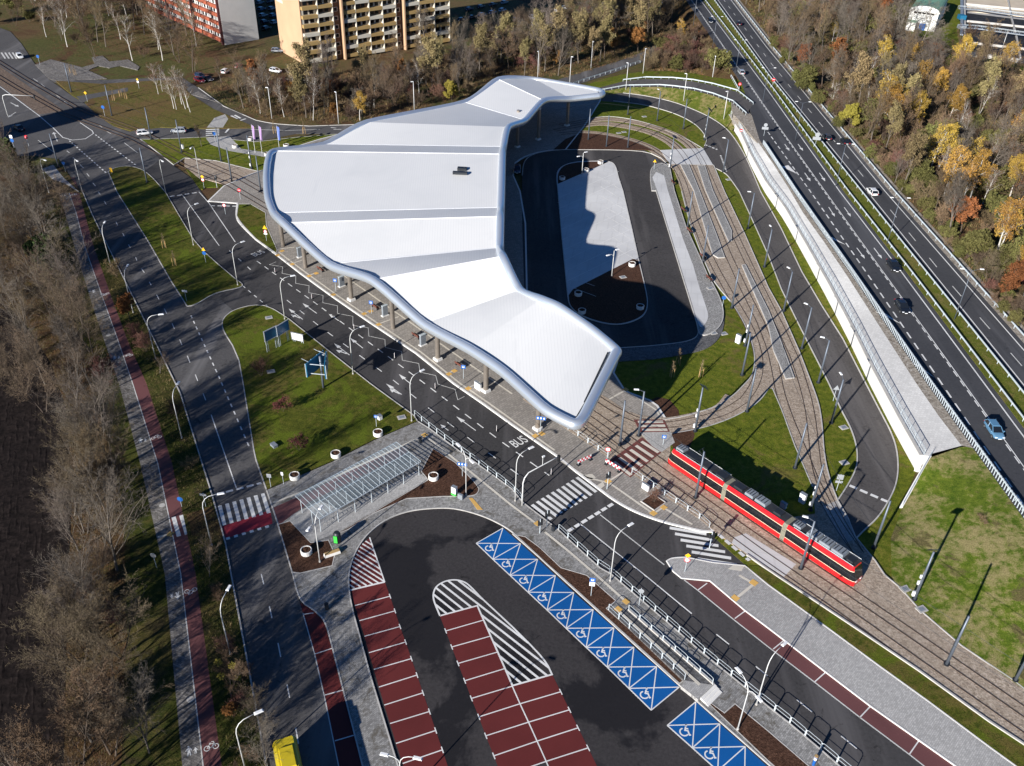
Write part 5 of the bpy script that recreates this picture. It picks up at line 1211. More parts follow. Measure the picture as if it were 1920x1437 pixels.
pg_.box((px, 0, 3.35), (1.6, 1.2, .12)); pg_.tube([(px-.6, .3, 3.4), (px+.9, .1, 4.3), (px-.1, .4, 5.1)], .03, 5); pg_.tube([(px-.6, -.3, 3.4), (px+.9, -.1, 4.3), (px-.1, -.4, 5.1)], .03, 5); pg_.tube([(px-.1, -.8, 5.12), (px-.1, .8, 5.12)], .04, 5)
pg_.build('pantograph', 'dark_metal', troot)
for x in (1.7, 6.5, 12.6, 18.5, 25.0, 30.0):
    for y in (-.72, .72):
        for dx in (-.85, .85): MB().tube([(x+dx, y-.06, .30), (x+dx, y+.06, .30)], .30, 12).build('wheel', 'dark_metal', troot)
for y in (-.55, .55):
    MB().box((tlen+.02, y*.9, .85), (.08, .3, .16)).build('headlight', 'sign_white', troot); MB().box((-.02, y*.9, .85), (.08, .3, .16)).build('tail_light', 'sign_red', troot)

# ---------------------------------------------------------------- cars
glass('car_glass', (.010, .013, .018), .05); plain('tyre', (.010, .010, .011), .8); plain('rim', (.35, .36, .37), .35, .7)
plain('lamp_clear', (.75, .78, .80), .15); plain('lamp_red', (.35, .010, .012), .25)
def car_proto(name, paint_, kind='hatch'):
    """+X is forward, base at the ground"""
    r = empty(name); L, Wd = (4.2, 1.76) if kind != 'van' else (5.4, 2.0)
    if kind == 'sedan': L = 4.6
    h = L/2; w_ = Wd/2
    # lower body: (x, half width, bottom, shoulder height)
    if kind == 'van': S = [(-h, .88, .45, 1.0), (-h+.12, .97, .32, 1.12), (-1.2, 1.0, .26, 1.15), (1.2, 1.0, .26, 1.15), (h-.9, .97, .28, 1.12), (h-.25, .90, .34, .95), (h, .72, .48, .74)]
    else: S = [(-h, .72, .46, .82), (-h+.10, .82, .36, .92), (-h+.45, .87, .24, .97), (-1.0, .88, .20, .96), (.6, .88, .20, .93), (1.1, .87, .20, .90), (h-.45, .84, .24, .80), (h-.12, .76, .32, .68), (h, .58, .42, .58)]
    mb = MB(); ns = 10
    for x, hw, zb, zt in S:
        hw *= w_/.88
        for y, z in ((hw*.86, zb), (hw, zb+.14), (hw*1.0, zt-.16), (hw*.95, zt-.04), (hw*.80, zt+.01), (-hw*.80, zt+.01), (-hw*.95, zt-.04), (-hw, zt-.16), (-hw, zb+.14), (-hw*.86, zb)): mb.v.append((x, y, z))
    for i in range(len(S)-1):
        for k in range(ns): a, b = i*ns+k, i*ns+(k+1) % ns; mb.f.append((a, b, b+ns, a+ns)); mb.m.append(0)
    mb.f.append(tuple(range(ns-1, -1, -1))); mb.m.append(0); mb.f.append(tuple((len(S)-1)*ns+k for k in range(ns))); mb.m.append(0)
    body = mb.build('body', paint_, r, smooth=True)
    bv = body.modifiers.new('bevel', 'SUBSURF'); bv.levels = 1; bv.render_levels = 1
    if kind == 'van': xb, xt0, xt1, xf, zr, zs = -h+.1, -h+.18, 1.05, 1.95, 2.35, 1.13
    elif kind == 'sedan': xb, xt0, xt1, xf, zr, zs = -1.75, -1.0, .25, 1.15, 1.43, .92
    else: xb, xt0, xt1, xf, zr, zs = -h+.12, -h+.55, .20, 1.10, 1.47, .92
    k = w_*.90; k2 = w_*.70
    v = [(xb, -k, zs), (xf, -k, zs), (xf, k, zs), (xb, k, zs), (xt0, -k2, zr), (xt1, -k2, zr), (xt1, k2, zr), (xt0, k2, zr)]
    cab = MB().add(v, [(0, 1, 5, 4), (1, 2, 6, 5), (2, 3, 7, 6), (3, 0, 4, 7), (4, 5, 6, 7)]).build('cabin', 'car_glass' if kind != 'van' else paint_, r)
    rf = MB(); rf.add([(xt0-.06, -k2-.03, zr-.02), (xt1+.06, -k2-.03, zr-.02), (xt1+.06, k2+.03, zr-.02), (xt0-.06, k2+.03, zr-.02), (xt0+.08, -k2+.08, zr+.05), (xt1-.08, -k2+.08, zr+.05), (xt1-.08, k2-.08, zr+.05), (xt0+.08, k2-.08, zr+.05)], [(4, 5, 6, 7), (0, 1, 5, 4), (1, 2, 6, 5), (2, 3, 7, 6), (3, 0, 4, 7)])
    rf.build('roof', paint_, r, smooth=False)
    for sy in (-1, 1):   # pillars
        for (xa, za, xc, zc) in ((xf, zs, xt1, zr), (xb, zs, xt0, zr), ((xb+xf)/2-.1, zs, (xt0+xt1)/2-.05, zr)):
            MB().bar((xa, sy*k, za), (xc, sy*k2, zc), .09, .07).build('pillar', paint_, r)
        MB().box((xf-.25, sy*(w_+.10), zs+.08), (.16, .2, .14)).build('mirror', paint_, r)
        MB().box((h-.16, sy*w_*.62, .62 if kind != 'van' else .82), (.22, .36, .13)).build('headlight', 'lamp_clear', r)
        MB().box((-h+.05, sy*w_*.74, .80), (.14, .26, .2)).build('tail_light', 'lamp_red', r)
        for x in (-h+.78, h-.82):
            wl_ = MB().tube([(x, sy*(w_-.20), .31), (x, sy*(w_+.005), .31)], .315, 14).build('wheel', 'tyre', r)
            MB().tube([(x, sy*(w_-.02), .31), (x, sy*(w_+.015), .31)], .2, 10).build('rim', 'rim', wl_)
    if kind == 'van': MB().add([(1.1, -.75, 2.2), (1.98, -.86, 1.22), (1.98, .86, 1.22), (1.1, .75, 2.2)], [(0, 1, 2, 3)]).build('windscreen', 'car_glass', r)
    MB().box((h-.02, 0, .42), (.06, .5, .12)).build('number_plate', 'sign_white', r); MB().box((-h-.01, 0, .62), (.06, .5, .12)).build('number_plate', 'sign_white', r)
    return Proto(r)
for nm, c in (('car_white', (.72, .72, .71)), ('car_silver', (.36, .38, .40)), ('car_black', (.010, .012, .016)), ('car_blue', (.10, .22, .34)), ('car_red', (.22, .010, .016)), ('car_navy', (.012, .030, .075)), ('car_dark_grey', (.035, .038, .042))): carpaint(nm, c, .0)
CP = {k: car_proto('car', 'car_'+k, s) for k, s in (('white', 'hatch'), ('silver', 'hatch'), ('black', 'sedan'), ('blue', 'hatch'), ('red', 'hatch'), ('navy', 'hatch'), ('dark_grey', 'hatch'))}
VAN = car_proto('van', 'car_white', 'van')
def car(k, x, y, tx, ty, label, z=0.0, group=None):
    b0 = P(x, y, z); (VAN if k == 'van' else CP[k]).put(b0, head(b0, P(tx, ty, z)), 1.0, label, group, 'van' if k == 'van' else 'car')
GM = 'cars driving on the motorway'
car('silver', 1389, 139, 1381, 128, 'silver car beside the slip road merge at the top of the motorway', HM, GM); car('black', 1331, 42, 1341, 57, 'small dark car highest on the near motorway carriageway', HM, GM); car('black', 1384, 47, 1376, 37, 'dark car highest on the far motorway carriageway', HM, GM)
car('dark_grey', 1549, 261, 1538, 247, 'dark car beside the sign, left of the pair on the far carriageway', HM, GM); car('black', 1583, 269, 1572, 255, 'black car, right of the pair on the far motorway carriageway', HM, GM); car('white', 1634, 364, 1622, 350, 'white car on the far motorway carriageway', HM, GM)
car('black', 1674, 503, 1690, 525, 'black car in the right lane of the near motorway carriageway', HM, GM); car('black', 1690, 580, 1706, 603, 'black car straddling the left lane below the other black car', HM, GM); car('blue', 1862, 812, 1880, 838, 'light blue hatchback at the lower right of the motorway', HM, GM)
GS = 'cars on the streets beside the terminal'
car('white', 272, 253, 290, 251, 'white car turning in at the side street', .02, GS); car('silver', 336, 249, 318, 249, 'grey car behind the white one on the side street', .02, GS); car('white', 38, 109, 52, 122, 'white car at the crossing in the upper left corner', .02, GS); car('black', 36, 244, 20, 234, 'dark car in the shade at the left edge of the junction', .02, GS)
car('navy', 970, 322, 969, 340, 'black car parked beside the terminal in the roof shade', .15, 'cars parked round the terminal')
GP_ = 'cars parked below the apartment blocks'
for k, x, y, tx, ty, lb in (('navy', 376, 146, 388, 150, 'dark car behind the birches, upper of three parked together'), ('red', 375, 154, 388, 158, 'dark red car behind the birches, lower of three parked together'), ('black', 390, 151, 402, 155, 'black car behind the birches, right of three parked together'),
    ('white', 424, 137, 434, 131, 'white parked car right of the bare tree below the red block'), ('red', 447, 127, 457, 121, 'red parked car half hidden by the reddish tree'), ('silver', 520, 98, 534, 98, 'pale car left of the orange block end wall'), ('white', 517, 136, 530, 138, 'white car half hidden by the birch below the orange block'),
    ('silver', 999, 36, 1010, 40, 'silver car left of the white van'), ('white', 1062, 18, 1076, 18, 'white car behind the white van'), ('blue', 967, 41, 978, 44, 'pale blue car at the left end of the car park behind the woods'), ('navy', 1040, 52, 1052, 54, 'dark car in front of the white van')):
    car(k, x, y, tx, ty, lb, 0, GP_)
car('van', 1050, 31, 1062, 34, 'white delivery van in the car park behind the woods', 0, GP_)
ORD = ('first', 'second', 'third', 'fourth', 'fifth', 'sixth')
CN = {'silver': 'silver', 'blue': 'light blue', 'white': 'white', 'navy': 'dark blue', 'dark_grey': 'dark grey', 'black': 'black'}
for k_, (bx, by, nn, dx, dy, row, wh) in enumerate(((488, 8, 5, 3.0, 12, 'from the top in the left row', 'between the two blocks'), (508, 6, 4, 2.5, 13, 'from the top in the right row', 'between the two blocks'), (866, 40, 5, 19, -4.5, 'from the left in the front row', 'right of the orange block'), (880, 20, 4, 22, -4.2, 'from the left in the back row', 'right of the orange block'))):
    for i in range(nn):
        x, y = bx+i*dx, by+i*dy; kk = ('silver', 'blue', 'white', 'navy', 'dark_grey', 'black')[(k_*5+i) % 6]
        car(kk, x, y, x+9, y-3, CN[kk]+' car, '+ORD[i]+' '+row+' '+wh, 0, 'cars parked in the shade '+wh)
# yellow bus
b0, b1 = P(532, 1384, 3.0), P(545, 1450, 3.0); dd = (b1-b0).normalized(); carpaint('bus_yellow', (.55, .42, .015))
bus = empty('city_bus', (b0.x+dd.x*5, b0.y+dd.y*5, .02), math.atan2(dd.y, dd.x), 'yellow city bus cut off by the bottom edge on the left road', 'bus')
bb = MB(); secs = [(-5.0, .9), (-4.85, 1.0), (4.8, 1.0), (5.1, .93)]; prof = [(1.22, .35), (1.27, .6), (1.27, 1.1), (1.24, 2.5), (1.12, 2.9), (.9, 3.0)]; full = prof+[(-y, z) for y, z in reversed(prof)]
for x, k in secs:
    for y, z in full: bb.v.append((x, y*k, z))
nn = len(full); ml = [0, 0, 1, 0, 0, 0, 0, 0, 1, 0, 0]
for i in range(len(secs)-1):
    for k in range(nn-1): a = i*nn+k; bb.f.append((a, a+nn, a+nn+1, a+1)); bb.m.append(ml[k])
bb.f.append(tuple(range(nn-1, -1, -1))); bb.m.append(0); bb.f.append(tuple((len(secs)-1)*nn+k for k in range(nn))); bb.m.append(1)
bb.build('body', ['bus_yellow', 'glass_dark'], bus)
MB().box((-2.6, 0, 3.1), (2.6, 1.5, .25), taper=.9).build('roof_unit', 'bus_yellow', bus); MB().box((1.5, 0, 3.05), (.8, .7, .12)).build('roof_hatch', 'black_plastic', bus)
for x in (-2.6, 3.2):
    for y in (-1.1, 1.1): MB().tube([(x, y-.14, .48), (x, y+.14, .48)], .48, 14).build('wheel', 'tyre', bus)

# ---------------------------------------------------------------- bicycle shelter
mt, n, b = newmat('shelter_glass'); b.inputs['Base Color'].default_value = (.55, .68, .72, 1); b.inputs['Roughness'].default_value = .05; b.inputs['Alpha'].default_value = .16
sz = 2.6; c00, c10, c11, c01 = P(553, 929.6, sz), P(743, 828.8, sz), P(789, 865.3, sz+.25), P(598.5, 973.4, sz+.25)
sh = empty('bicycle_shelter', (c00.x, c00.y, .11), 0, 'long steel and glass bicycle shelter with a pitched open-ribbed roof', 'shelter'); so_ = Vector((c00.x, c00.y, .11))
def sp_(u, v): return c00.lerp(c10, u).lerp(c01.lerp(c11, u), v)-so_
NB = 25
for i in range(NB+1): MB().bar(sp_(i/NB, 0), sp_(i/NB, 1), .05, .07).build('roof_rib', 'galvanised', sh)
for i in range(NB):
    a, b_, c_, d_ = (sp_(i/NB, 0), sp_((i+1)/NB, 0), sp_((i+1)/NB, 1), sp_(i/NB, 1)); u = Vector((0, 0, .06))
    MB().add([a+u, b_+u, c_+u, d_+u], [(0, 1, 2, 3)]).build('roof_pane', 'shelter_glass', sh)
for v in (.0, .52, 1.0): MB().bar(sp_(0, v)-Vector((0, 0, .1)), sp_(1, v)-Vector((0, 0, .1)), .08, .12).build('roof_beam', 'galvanised', sh)
for i in range(7):
    for v in (.18, .62, .95): q = sp_(.01+i*.163, v); MB().tube([(q.x, q.y, 0), (q.x, q.y, q.z-.08)], .05, 6).build('post', 'galvanised', sh)
rk = empty('bicycle_rack', sh.location, 0, 'row of steel hoops for bicycles under the glass shelter', 'bicycle rack')
hp = MB(); dv_ = (c01-c00).normalized(); dv_.z = 0
hp.tube([Vector((0, 0, 0)), Vector((0, 0, .7)), dv_*.12+Vector((0, 0, .8)), dv_*.6+Vector((0, 0, .8)), dv_*.72+Vector((0, 0, .7)), dv_*.72], .022, 5); ho = hp.build('hoop', 'pole_grey'); HP = ho.data; bpy.data.objects.remove(ho)
for v in (.78,):
    for i in range(22):
        q = sp_(.04+i*.043, v); o = bpy.data.objects.new('hoop', HP); COL.objects.link(o); o.parent = rk; o.location = (q.x, q.y, 0)

# ---------------------------------------------------------------- planters, benches, small equipment
r = empty('planter'); pb_ = MB(); ns = 20; prf = [(.66, 0), (.74, .08), (.76, .72), (.70, .76), (.64, .76), (.62, .62)]
for rad, z in prf:
    for k in range(ns): pb_.v.append((rad*math.cos(2*math.pi*k/ns), rad*math.sin(2*math.pi*k/ns), z))
for i in range(len(prf)-1):
    for k in range(ns): a, b_ = i*ns+k, i*ns+(k+1) % ns; pb_.f.append((a, b_, b_+ns, a+ns)); pb_.m.append(0)
pb_.build('tub', 'concrete_white', r, smooth=False); MB().cyl((0, 0, .3), .62, .36, 16).build('soil', 'mulch', r)
tw = MB(); rq = random.Random(2)
for k in range(40): a = rq.uniform(0, 6.28); d = rq.uniform(0, .5); x, y = d*math.cos(a), d*math.sin(a); tw.add([(x, y, .62), (x+.05, y, .62), (x+rq.uniform(-.12, .12), y+rq.uniform(-.12, .12), rq.uniform(.75, .98))], [(0, 1, 2)])
tw.build('plant', 'mulch', r); plan = Proto(r)
for x, y, z, lb in ((630, 856, .1, 'white round planter on the lawn edge, middle of the three above the bicycle shelter'), (553, 897, .1, 'white round planter on the lawn edge, left of the three above the bicycle shelter'), (709, 816, .1, 'white round planter on the lawn edge beside the small blue sign'), (575, 1038, .1, 'white round planter in the mulch at the lower left of the bicycle shelter'), (813, 898, .1, 'white round planter in the mulch at the right end of the bicycle shelter'),
    (1185, 499, .27, 'white planter in the sun at the top of the lower island mulch'), (1084, 554, .27, 'shaded planter at the left edge of the lower island mulch, upper one'), (1091, 587, .27, 'shaded planter at the left edge of the lower island mulch, lower one'), (1200, 579, .27, 'shaded planter at the right edge of the lower island mulch'),
    (1054, 337, .27, 'shaded planter at the left of the upper island mulch'), (1126, 307, .27, 'planter at the right end of the upper island mulch'), (1099, 322, .27, 'shaded planter in the middle of the upper island mulch'),
    (469, 263, .11, 'white planter behind the left flagpole'), (441, 277, .11, 'white planter on the dry patch of the flagpole lawn'), (501, 292, .11, 'white planter beside the roof corner'), (537, 276, .11, 'white planter beside the blue flag')):
    plan.put(P(x, y, z), 0, 1.0, lb, 'round white planters', 'planter')
r = empty('bench')
for k in range(4): MB().box((0, -.24+k*.16, .46), (1.9, .13, .06)).build('seat_slat', 'wood_red', r)
for k in range(3): MB().box((0, .34+.02*k, .58+k*.15), (1.9, .05, .12)).build('back_slat', 'wood_red', r)
for x in (-.8, .8): MB().box((x, 0, .22), (.09, .55, .44)).build('leg', 'dark_metal', r); MB().bar((x, .3, .4), (x, .4, .98), .06, .05).build('back_support', 'dark_metal', r)
bench = Proto(r)
for x, y, z, rz, lb in ((602, 508, .14, SA, 'red-brown bench under the roof, nearest the grassy wedge'), (704, 578, .14, SA, 'red-brown bench under the roof beside the second bus sign'), (781, 633, .14, SA, 'red-brown bench under the roof in the pointed shadow'), (862, 688, .14, SA, 'red-brown bench under the roof beside the last bus sign'),
    (1282, 396, .34, 1.9, 'dark bench on the tram platform, highest one'), (1293, 435, .34, 1.9, 'dark bench on the tram platform, second from the top'), (1318, 484, .34, 1.9, 'dark bench on the tram platform, second from the bottom'), (1330, 525, .34, 1.9, 'dark bench on the tram platform, lowest one'), (1262, 344, .34, 1.7, 'dark bench at the upper end of the tram platform')):
    bench.put(P(x, y, z), rz, 1.0, lb, 'slatted benches', 'bench')
r = empty('ticket_kiosk'); MB().box((0, 0, 1.1), (1.1, .45, 2.1)).build('cabinet', 'unit_grey', r); MB().box((0, -.235, 1.35), (.85, .03, 1.1)).build('screen', 'glass_dark', r); MB().box((0, 0, .08), (1.4, .8, .16)).build('foot', 'concrete_white', r); MB().box((0, 0, 2.2), (1.2, .55, .08)).build('cap', 'galvanised', r)
kio = Proto(r)
for x, y, lb in ((563, 482, 'grey kiosk under the roof beside the second column'), (641, 537, 'grey kiosk under the roof beside the blue sign'), (722, 592, 'grey kiosk under the roof right of the second bench'), (793, 647, 'grey kiosk under the roof right of the third bench')): kio.put(P(x, y, .14), SA+1.57, 1.0, lb, 'grey platform kiosks', 'kiosk')
def cabinet(x, y, z, size, mat, label, cat='cabinet', rz=SA, top='unit_grey'):
    b0 = P(x, y, z); r = empty('cabinet' if cat == 'cabinet' else cat.replace(' ', '_'), b0, rz, label, cat)
    MB().box((0, 0, size[2]/2), size).build('housing', mat, r); MB().box((0, 0, size[2]+.03), (size[0]*1.08, size[1]*1.08, .06)).build('lid', top, r); MB().box((0, -size[1]/2-.01, size[2]*.55), (size[0]*.8, .02, size[2]*.7)).build('door', mat, r)
    return r
cabinet(1383, 643, .05, (.9, .45, 1.7), 'white_metal', 'white cabinet on the lawn inside the loop beside a tram pole')
cabinet(1503, 942, .2, (.9, .5, 1.6), 'white_metal', 'white cabinet in the tram shadow beside the laden pole'); cabinet(1468, 952, .2, (.9, .45, .9), 'white_metal', 'white box behind the middle of the tram')
cabinet(712, 786, .1, (.7, .6, .7), 'white_metal', 'small white box on the billboard lawn by the railing corner'); cabinet(514, 837, .1, (1.1, .7, .35), 'unit_grey', 'low grey box on the billboard lawn beside the red shrub')
cabinet(343, 279, .11, (.5, .4, 1.1), 'white_metal', 'slim white box beside a tram pole on the flagpole lawn'); cabinet(896, 730, .14, (1.4, .35, 1.3), 'white_metal', 'white wall panel beside a platform column'); cabinet(1210, 918, .14, (1.2, .3, 1.0), 'white_metal', 'white box beside the tree pit on the pavement')
ev = cabinet(852, 928, .11, (.75, .5, 1.5), 'white_metal', 'white and green charging point in the mulch beside the lamp', 'charging point', 2.6); MB().box((0, 0, .22), (.8, .55, .36)).build('plinth', 'green_paint', ev); MB().box((-1.2, .2, .4), (.8, .3, .9)).build('side_panel', 'unit_grey', ev)
ev2 = empty('ticket_machine', P(633, 1016, .11), .3, 'dark rounded parking ticket machine with bright green front', 'ticket machine'); MB().tube([(0, 0, 0), (0, 0, 1.5), (0, 0, 1.75)], [.5, .5, .34], 14).build('housing', 'dark_metal', ev2); MB().box((-.22, -.36, .85), (.5, .28, 1.2), -.5).build('front', 'green_paint', ev2)
cbk = empty('concrete_block', P(623, 1040, .1), .5, 'pale concrete block seat at the edge of the mulch below the shelter', 'concrete block'); MB().box((0, 0, .22), (2.2, .6, .44), taper=.92).build('block', 'concrete_white', cbk); MB().box((0, 0, .47), (2.0, .5, .06)).build('top_plate', 'wood_stake', cbk)
# delineators and barriers
r = empty('delineator_post'); MB().box((0, 0, .06), (.5, .35, .12)).build('foot', 'black_plastic', r); MB().box((0, 0, .62), (.24, .05, 1.0)).build('board', 'sign_white', r)
for k in range(3): MB().bar((-.11, -.03, .28+k*.3), (.11, -.03, .42+k*.3), .02, .12).build('stripe', 'sign_red', r)
dl = Proto(r)
for x, y, lb in ((516, 512, 'red-white delineator on the bus road highest of all'), (585, 561, 'red-white delineator on the bus road second from the top'), (664, 618, 'red-white delineator beside the curved lamp head on the bus road'), (740, 672, 'red-white delineator in the pointed shadow'), (816, 729, 'red-white delineator left of the white wall panel'), (931, 809, 'red-white delineator left of the BUS lettering'), (1033, 890, 'red-white delineator beside the zebra crossing')):
    dl.put(P(x, y, .0), SA-.8, 1.0, lb, 'delineators on the bus road', 'delineator')
def barrier(a, b, label):
    d = b-a; r = empty('road_barrier', a, math.atan2(d.y, d.x), label, 'barrier'); L = d.length
    for row in (0, 1):
        for k in range(8): MB().box((L*(k+.5)/8, 0, .55+row*.3), (L/8-.01, .06, .28)).build('board_panel', 'sign_red' if (k+row) % 2 else 'sign_white', r)
    for x in (.15, L-.15): MB().box((x, 0, .06), (.45, .5, .12)).build('foot', 'black_plastic', r); MB().box((x, .05, .5), (.05, .05, 1.0)).build('post', 'galvanised', r)
barrier(P(1083, 873, .14), P(1108, 862, .14), 'red and white barrier in front of the platform end'); barrier(P(1135, 870, .14), P(1162, 886, .14), 'red and white barrier beside the brick-red crossing')

# ---------------------------------------------------------------- signs
def sign(x, y, label, plates, h=2.6, z=.1, face=None, cat='sign', name='road_sign', post='galvanised'):
    """plates: (shape, material, height of its centre, size); they face the camera side unless told"""
    r = empty(name, P(x, y, z), R(-8) if face is None else face, label, cat)
    MB().tube([(0, 0, 0), (0, 0, h)], .04, 6).build('post', post, r)
    for shp, mat, zc, s in plates:
        if shp == 'round': pts = [(s*math.cos(R(a)), zc+s*math.sin(R(a))) for a in range(0, 360, 24)]
        elif shp == 'tri': pts = [(s*math.cos(R(a)), zc+s*math.sin(R(a))) for a in (90, 210, 330)]
        elif shp == 'dia': pts = [(s*math.cos(R(a)), zc+s*math.sin(R(a))) for a in (0, 90, 180, 270)]
        elif shp == 'tall': pts = [(-s*.7, zc-s*1.3), (s*.7, zc-s*1.3), (s*.7, zc+s*1.3), (-s*.7, zc+s*1.3)]
        elif shp == 'wide': pts = [(-s*1.7, zc-s*.7), (s*1.7, zc-s*.7), (s*1.7, zc+s*.7), (-s*1.7, zc+s*.7)]
        else: pts = [(-s, zc-s), (s, zc-s), (s, zc+s), (-s, zc+s)]
        n_ = len(pts); mb = MB(); mb.v = [(p[0], -.06, p[1]) for p in pts]+[(p[0], -.03, p[1]) for p in pts]
        mb.f = [tuple(range(n_)), tuple(range(2*n_-1, n_-1, -1))]+[(i, n_+i, n_+(i+1) % n_, (i+1) % n_) for i in range(n_)]; mb.m = [0, 1]+[1]*n_
        pl = mb.build('plate', [mat, 'sign_back'], r)
        if mat == 'sign_blue' and shp == 'sq': MB().box((0, -.066, zc), (s*1.0, .01, s*.9)).build('pictogram', 'sign_white', pl); MB().box((0, -.074, zc+s*.1), (s*.7, .01, s*.45)).build('pictogram', 'sign_blue', pl)
        if mat == 'sign_red' and shp == 'round': MB().box((0, -.066, zc), (s*1.2, .01, s*.3)).build('bar', 'sign_white', pl)
        if mat == 'sign_white' and shp == 'round':
            rg_ = MB(); o = 0
            for k in range(15):
                a0 = R(k*24)
                for rr_ in (s*.72, s*.99): rg_.v.append((rr_*math.cos(a0), -.066, zc+rr_*math.sin(a0)))
            for k in range(15): a = k*2; c2 = ((k+1) % 15)*2; rg_.f.append((a, a+1, c2+1, c2)); rg_.m.append(0)
            rg_.build('rim_ring', 'sign_red', pl)
        if mat == 'sign_blue' and shp == 'wide':
            for k in range(3): MB().box((-s*1.1+k*s*1.1, -.066, zc), (s*.5, .01, s*.7)).build('pictogram', 'sign_white', pl)
    return r
sign(630, 546, 'blue bus stop sign under the roof nearest the first kiosk', [('sq', 'sign_blue', 2.4, .38)], 2.7, .14); sign(697, 588, 'blue bus stop sign at the second bench', [('sq', 'sign_blue', 2.4, .38)], 2.7, .14); sign(869, 710, 'blue bus stop sign at the last bench', [('sq', 'sign_blue', 2.4, .38)], 2.7, .14)
sign(1013, 809, 'wide blue sign with white pictograms in front of the last column', [('wide', 'sign_blue', 2.6, .45)], 2.9, .14); sign(867, 893, 'small wide blue sign at the corner of the mulch bed', [('wide', 'sign_blue', 2.3, .42)], 2.6)
sign(706, 800, 'small blue sign beside the planter on the billboard lawn', [('sq', 'sign_blue', 2.0, .28)], 2.3); sign(508, 914, 'grey-backed sign at the lower left corner of the billboard lawn, left one', [('sq', 'sign_back', 2.2, .33)], 2.4); sign(532, 908, 'grey-backed sign at the lower left corner of the billboard lawn, right one', [('tall', 'sign_white', 2.0, .24)], 2.2)
sign(500, 452, 'orange triangle over white round sign at the platform start', [('tri', 'sign_yellow', 3.1, .6), ('round', 'sign_white', 2.2, .4), ('wide', 'sign_white', 1.7, .22)], 3.4, .14); sign(386, 492, 'yellow sign over blue round sign on the edge of the long lawn island', [('tri', 'sign_yellow', 2.9, .5), ('round', 'sign_blue', 2.1, .42)], 3.2)
sign(383, 353, 'yellow diamond over round sign beside the west tram bed', [('dia', 'sign_yellow', 2.9, .45), ('round', 'sign_white', 2.1, .42)], 3.2); sign(423, 402, 'round white sign at the mouth of the bus lane', [('round', 'sign_white', 2.2, .42)], 2.5); sign(451, 374, 'red round no-entry sign at the bus lane mouth', [('round', 'sign_red', 2.3, .42)], 2.6)
sign(1226, 318, 'orange warning sign at the upper end of the tram platform', [('tri', 'sign_yellow', 2.2, .5)], 2.5, .34); sign(1385, 172, 'red round no-entry sign beside the slip road merge', [('round', 'sign_red', 2.3, .5)], 2.6, HM); sign(1387, 262, 'red round no-entry sign on the wall beside the ring road', [('round', 'sign_red', 2.6, .45)], 2.9, .05)
sign(1448, 163, 'red round sign on the motorway median near the top', [('round', 'sign_red', 2.2, .55)], 2.6, HM); sign(1528, 275, 'grey-backed twin sign on the motorway median', [('round', 'sign_back', 3.2, .6), ('wide', 'sign_back', 2.2, .6)], 3.6, HM); sign(1432, 255, 'grey-backed signs behind the guard rail near the slip road', [('round', 'sign_back', 3.0, .5), ('wide', 'sign_back', 2.1, .5)], 3.4, HM)
sign(1284, 1072, 'yellow and white round signs on the splitter island', [('dia', 'sign_yellow', 3.0, .4), ('round', 'sign_white', 2.2, .42)], 3.3); sign(1108, 1117, 'blue and white parking sign beside the mulch bed', [('sq', 'sign_blue', 2.9, .36), ('sq', 'sign_white', 2.15, .34)], 3.2); sign(1198, 1135, 'small sign on a post behind the road railing', [('round', 'sign_back', 2.6, .38)], 3.1)
sign(1138, 862, 'round white sign with red rim above the barrier', [('round', 'sign_white', 2.0, .42)], 2.3, .14); sign(1354, 577, 'blue round tram stop sign at the end of the tram platform', [('round', 'sign_blue', 2.2, .42)], 2.5, .05); sign(1243, 834, 'blue sign on the crossing refuge', [('sq', 'sign_blue', 1.6, .34)], 1.9, .2)
sign(197, 219, 'blue round sign on the dry lawn beside a tram pole', [('round', 'sign_blue', 2.7, .5)], 3.0); sign(75, 122, 'blue round sign at the upper left corner pavement', [('round', 'sign_blue', 2.7, .5)], 3.0); sign(164, 191, 'yellow sign at the kerb of the dry lawn', [('dia', 'sign_yellow', 2.6, .5)], 2.9); sign(261, 166, 'yellow and white sign above the dry lawn', [('dia', 'sign_yellow', 2.7, .4), ('sq', 'sign_white', 2.0, .3)], 3.0)
sign(210, 327, 'yellow bollard sign at the upper tip of the long lawn island', [('tall', 'sign_yellow', 1.1, .45)], 1.6, .1, None, 'sign'); sign(54, 274, 'red round no-entry sign at the left edge junction', [('round', 'sign_red', 2.4, .5)], 2.7); sign(28, 282, 'blue and white signs at the left edge junction', [('round', 'sign_blue', 2.6, .5), ('sq', 'sign_white', 3.6, .4)], 4.1); sign(123, 322, 'blue sign beside the black fence on the left corner', [('round', 'sign_blue', 2.2, .4)], 2.5)
sign(350, 565, 'small pink-white sign at the tip of the long lawn island', [('wide', 'sign_white', 2.2, .3)], 2.5); sign(1463, 795, 'white triangular sign back on the grass by the ring road', [('tri', 'sign_back', 2.6, .55)], 3.0, .05) if False else None
sign(1562, 752, 'grey-backed triangular sign beside the ring road bend', [('tri', 'sign_back', 2.6, .6)], 3.0, .05); sign(1568, 920, 'grey-backed signs at the ring road give-way line', [('sq', 'sign_back', 2.6, .45), ('wide', 'sign_back', 1.7, .3)], 3.1, .05); sign(341, 950, 'blue round sign on the verge between cycle path and road', [('round', 'sign_blue', 1.4, .42)], 1.7); sign(294, 1065, 'grey-backed round sign beside the footpath', [('round', 'sign_back', 2.3, .4)], 2.6); sign(386, 950, 'grey-backed sign on the verge at the zebra crossing', [('wide', 'sign_back', 2.2, .28)], 2.5)
sign(404, 267, 'blue round sign at the side street crossing', [('round', 'sign_blue', 2.4, .5)], 2.7)
